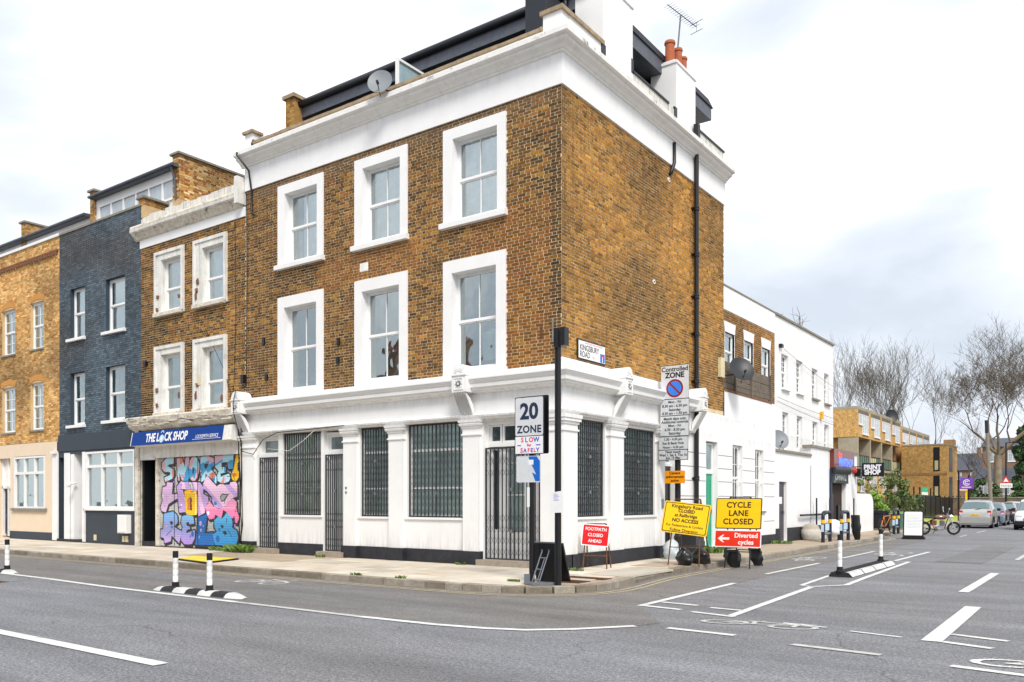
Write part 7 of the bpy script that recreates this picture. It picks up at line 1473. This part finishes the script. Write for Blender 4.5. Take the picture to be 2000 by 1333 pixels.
for s in (-1, 1):
    m = MB(); m.tube([(.3, s*.26, 1.03), (.3, s*.34, 1.2)], .007, 5); m.lathe([(0, -.008), (.055, -.008), (.055, .012), (0, .012)], (.3, s*.36, 1.24), 12, 'x'); m.build('mirror', 'chrome', mc)
    m = MB(); m.lathe([(0, 0), (.03, .0), (.03, .05), (0, .05)], (.42, s*.17, .84), 8, 'x'); m.build('indicator', 'band_amber', mc)
m = MB(); m.tube([(-.05, .12, .26), (-.12, .36, .0)], .012, 6); m.build('side_stand', 'black_metal', mc); m = MB(); m.box(-.98, -.93, -.06, .06, .5, .6); m.build('tail_light', 'sign_red', mc)
for o in list(mc.children)+[c for k in mc.children for c in k.children]: o.data.transform(Matrix.Rotation(math.radians(5), 4, 'X'))
place(mc, (3.0, 28.3, .012), math.radians(30))

# ================================================================ cars
M('car_silver', (.50, .50, .49), .28, var=.03, metal=.55, coat=.7, bump=0); M('car_bluegrey', (.22, .26, .33), .28, var=.03, metal=.5, coat=.7, bump=0); M('car_dark', (.05, .05, .055), .25, var=.03, metal=.4, coat=.8, bump=0); M('car_white', (.62, .64, .66), .28, var=.03, metal=.2, coat=.7, bump=0); M('car_black_plastic', '141518', .6); M('car_glass', (.10, .16, .17), .06, var=.0, bump=0, spec=1.0, coat=.5); M('lamp_red', (.55, .02, .03), .2, coat=.5, bump=0); M('lamp_clear', (.62, .60, .60), .15, coat=.5, bump=0); M('plate_amber', (.85, .55, .03), .4, bump=0)
def car(label, loc, rz, paint, Lc=4.3, Wc=1.72, H=1.63, grp='cars parked and moving in the side road', detail=True, reg=None, suv=False):
    t = thing('car', label, 'car', group=grp, local=True); hL = Lc/2; w = Wc/2; k = H/1.63
    #        y/hL   half width, belt z, top z, top half width factor
    S = [(-1.0, .86, .62, .66, .95), (-.985, .95, .80, .84, .95), (-.965, .98, .96, 1.00, .92), (-.94, 1, 1.0, 1.06, .86), (-.80, 1, 1.0, 1.57, .70), (-.62, 1, 1.0, 1.62, .72), (-.2, 1, .99, 1.63, .73), (.12, 1, .97, 1.60, .73), (.26, 1, .96, 1.52, .72), (.58, .99, .93, 1.00, .84), (.80, .97, .84, .90, .84), (.94, .93, .70, .76, .85), (.985, .86, .58, .62, .88), (1.0, .80, .48, .50, .9)]
    zb = .2 if not suv else .3
    def ring(i):
        y, hw, b, tp, tf = S[i]; W_ = w*hw; b *= k; tp *= k; y *= hL; b0 = min(b, .55)
        half = [(W_*.93, zb), (W_*.995, zb+.12), (W_, b0), (W_*.985, (b0+b)/2+.02), (W_*.955, b), (W_*(.955*.35+tf*.65), b+(tp-b)*.62), (W_*tf, tp-.05*min(1, (tp-b)/.2)), (W_*tf*.82, tp-.008), (0, tp+.012)]
        return [(x, y, z) for x, z in half]+[(-x, y, z) for x, z in reversed(half[:-1])]
    P = [ring(i) for i in range(len(S))]; m = MB(); m.grid(P); m.face(P[0][::-1] if False else P[0]); m.face(P[-1][::-1]); m.f = [tuple(reversed(f)) for f in m.f]
    for cy in (-.60, .62): pass
    body = m.build('body', paint, t); auto_smooth(body, 35)
    def patch(i0, i1, j0, j1, nm, mat, e=.012, a0=0, a1=1, b0=0, b1=1, par=None):
        n = 6; G = []
        for s in range(n+1):
            u = i0+(i1-i0)*(a0+(a1-a0)*s/n); ia = min(int(u), len(P)-2); fu = u-ia; row = []
            for r in range(n+1):
                v = j0+(j1-j0)*(b0+(b1-b0)*r/n); ja = min(int(v), 15); fv = v-ja
                p = (Vector(P[ia][ja])*(1-fu)*(1-fv)+Vector(P[ia+1][ja])*fu*(1-fv)+Vector(P[ia][ja+1])*(1-fu)*fv+Vector(P[ia+1][ja+1])*fu*fv); row.append(p)
            G.append(row)
        N_ = []
        for s in range(n+1):
            row = []
            for r in range(n+1):
                du = G[min(s+1, n)][r]-G[max(s-1, 0)][r]; dv = G[s][min(r+1, n)]-G[s][max(r-1, 0)]; nn = du.cross(dv).normalized(); ctr = G[s][r]-Vector((0, G[s][r].y*.7, .8)); nn = nn if nn.dot(ctr) > 0 else -nn; row.append(tuple(G[s][r]+nn*e))
            N_.append(row)
        q = MB(); q.grid(N_); q.smooth = True; return q.build(nm, mat, par or t)
    patch(3, 4, 5, 11, 'rear_window', 'car_glass', .014, .12, .86, .03, .97); patch(8, 9, 5, 11, 'windscreen', 'car_glass', .014, .08, .95, .0, 1)
    for j0, j1 in ((4.12, 5.8), (11.88, 10.2)):
        for i0, i1, aa in ((4.1, 5.1, 0), (5.2, 6.45, 0), (6.55, 8.4, 0)): patch(i0, i1, j0, j1, 'side_window', 'car_glass', .010)
    for sx in (-1, 1):
        m = MB(); m.box(min(sx*w*.74, sx*w*.97), max(sx*w*.74, sx*w*.97), -hL*.985, -hL*.93, .70*k, 1.02*k); lm = m.build('tail_lamp', 'lamp_red', t); m = MB(); m.box(min(sx*w*.76, sx*w*.94), max(sx*w*.76, sx*w*.94), -hL*.99, -hL*.984, .80*k, .90*k); m.build('lens', 'lamp_clear', lm)
        m = MB(); m.box(min(sx*w*.55, sx*w*.9), max(sx*w*.55, sx*w*.9), hL*.86, hL*.965, .60*k, .76*k); m.build('headlight', 'lamp_clear', t)
        m = MB(); m.box(min(sx*w*1.0, sx*w*1.2), max(sx*w*1.0, sx*w*1.2), hL*.28, hL*.38, .98*k, 1.13*k); m.build('mirror', 'car_black_plastic', t)
        for cy in (-.60, .62):
            c = (sx*(w-.10), cy*hL, .31); m = MB(); m.lathe([(.19, -.1), (.30, -.1), (.315, -.06), (.315, .06), (.30, .1), (.19, .1)], c, 24, 'x'); m.smooth = False; tw_ = m.build('wheel', 'rubber', t)
            m = MB(); xo = .1*sx; m.lathe([(.19, xo*.6), (.2, xo*1.02), (.18, xo*1.02), (.17, xo*.5), (0, xo*.5)], c, 20, 'x')
            for s_ in range(7): a = s_*2*math.pi/7; m.tube([(c[0]+xo*.9, c[1], c[2]), (c[0]+xo*.9, c[1]+.18*math.cos(a), c[2]+.18*math.sin(a))], .022, 5)
            m.build('rim', 'chrome', tw_); m = MB(); m.lathe([(.36, -.05), (.375, .05)], (sx*(w+.0), cy*hL, .33), 18, 'x', 0, math.pi); m.build('wheel_arch', 'car_black_plastic', t)
            m = MB(); m.lathe([(0, 0), (.355, 0)], (sx*(w*1.003), cy*hL, .33), 20, 'x'); m.build('wheel_well', 'car_black_plastic', t)
    m = MB(); m.box(-w*.88, w*.88, -hL*1.0-.06, -hL*.93, .30, .62); o_ = m.build('rear_bumper', paint, t); m = MB(); m.box(-w*.9, w*.9, hL*.93, hL+.04, .28, .5); m.build('front_bumper', 'car_black_plastic' if suv else paint, t); m = MB(); m.box(-w*.45, w*.45, hL*.95, hL+.03, .52, .66); m.build('grille', 'car_black_plastic', t)
    m = MB(); m.box(-.26, .26, -hL-.005, -hL+.04, .70*k, .81*k); pl_ = m.build('number_plate', 'plate_amber', t)
    if reg: text(reg, .085, Matrix.Translation((0, -hL-.008, .755*k)) @ Matrix.Rotation(math.pi/2, 4, 'X'), 'sign_black', pl_, bold=.001)
    m = MB(); m.tube([(0, -hL*.955, 1.08*k), (.32, -hL*.925, 1.13*k)], .012, 5); m.build('wiper', 'car_black_plastic', t); m = MB(); m.box(-w*.8, w*.8, -hL*.93, hL*.9, .17, .3); m.build('underbody', 'car_black_plastic', t)
    place(t, loc, rz); return t
car('silver people carrier parked at the kerb seen from behind with amber plate', (3.12, 41.95, 0), 0, 'car_silver', 4.3, 1.70, 1.66, reg='NL53 LYH')
car('blue grey hatchback parked just ahead of the silver people carrier', (3.2, 47.9, 0), 0, 'car_bluegrey', 4.1, 1.72, 1.52)
car('black hatchback third in the line of parked cars with red tail lamp', (3.35, 53.3, 0), 0, 'car_dark', 4.2, 1.74, 1.5)
car('pale car farthest in the parked line before the stone wall', (3.5, 60.5, 0), 0, 'car_white', 4.3, 1.75, 1.55)
car('white off-roader facing the camera cut by the right edge of the photo', (6.12, 40.0, 0), math.pi, 'car_white', 4.4, 1.85, 1.72, suv=True)

# ================================================================ poles, agent board and lamp down the side road
tp_ = thing('telegraph_pole', 'leaning weathered grey wooden telegraph pole rising behind the silver car', 'pole', (2.25, 55.4, 0)); m = MB(); m.tube([(2.35, 55.4, 0), (2.0, 55.4, 7.5)], [.15, .11], 10); m.build('pole', M('pole_wood', '857c70', .9, var=.2, scale=6), tp_); m = MB(); m.tube([(2.03, 55.4, 6.6), (2.0, 55.4, 7.55)], .125, 10); m.build('collar', 'zinc', tp_)
sl = thing('street_lamp', 'thin black street lamp with flat arm near the far stone wall', 'street lamp', (1.8, 71.2, .1)); m = MB(); m.tube([(1.8, 71.2, .1), (1.8, 71.2, 6.8)], [.10, .06], 8); m.tube([(1.8, 71.2, 6.75), (2.6, 71.2, 6.85)], .04, 6); m.build('column', 'black_metal', sl); m = MB(); m.box(2.3, 2.95, 71.05, 71.35, 6.72, 6.86); m.build('lantern', 'black_metal', sl)
m = MB(('A', 71.1)); m.box(1.35, 2.3, 2.75, 3.15, 0, .02); m.build('sign_plate', 'pure_white', sl); m = MB(('A', 71.1)); m.prism([(1.45, 3.2), (2.15, 3.2), (1.8, 3.85)], 0, .02); tri = m.build('warning_triangle', 'sign_red', sl); m = MB(('A', 71.1)); m.prism([(1.6, 3.29), (2.0, 3.29), (1.8, 3.66)], .02, .03); m.build('triangle_centre', 'pure_white', tri); text('Humps', .28, frame_mat(('A', 71.1), 1.82, 2.94, .022), 'sign_black', sl)
ag = thing('agent_board', 'purple estate agent board with white ring emblem on a yellow post', 'sign', (1.4, 50, .1)); m = MB(); m.box(1.32, 1.42, 50.0, 50.1, .1, 2.6); m.build('post', 'sign_yellow', ag)
m = MB(('A', 49.97)); m.prism([(.95, 2.42), (1.85, 2.42), (1.82, 3.15), (1.0, 3.2)], 0, .04); bd = m.build('board', M('purple', (.18, .06, .42), .4), ag); I3 = frame_mat(('A', 49.97), 1.4, 2.86, .043); m = MB(); ring(m, I3, 0, 0, .17, .215, 0, .35, 2*math.pi-.35, 24); ring(m, I3, 0, 0, .07, .115, 0, .6, 2*math.pi-.6, 20); m.build('ring_emblem', 'pure_white', bd); m = MB(('A', 49.97)); m.box(1.1, 1.7, 2.5, 2.57, .042, .044); m.box(.98, 1.45, 2.3, 2.42, 0, .03); m.build('name_strip', M('pale_gold', (.75, .6, .3), .5), bd)
for i, (x, y, h, lb) in enumerate(((.35, 54.1, 3.8, 'taller of two thin black posts left of the purple agent board'), (.95, 54.6, 3.5, 'shorter thin black post just left of the purple agent board'))):
    m = MB(); m.box(x-.06, x+.06, y-.06, y+.06, .1, h); o_ = tag(m.build('black_post', 'black_metal'), lb, 'post', 'thin black posts by the agent board')
sn = thing('back_of_sign', 'grey back of a road sign plate between the two thin black posts', 'sign', (.6, 54.3, 2)); m = MB(('A', 54.3)); m.box(.42, .80, 2.3, 3.4, 0, .03); m.build('plate', 'steel', sn)
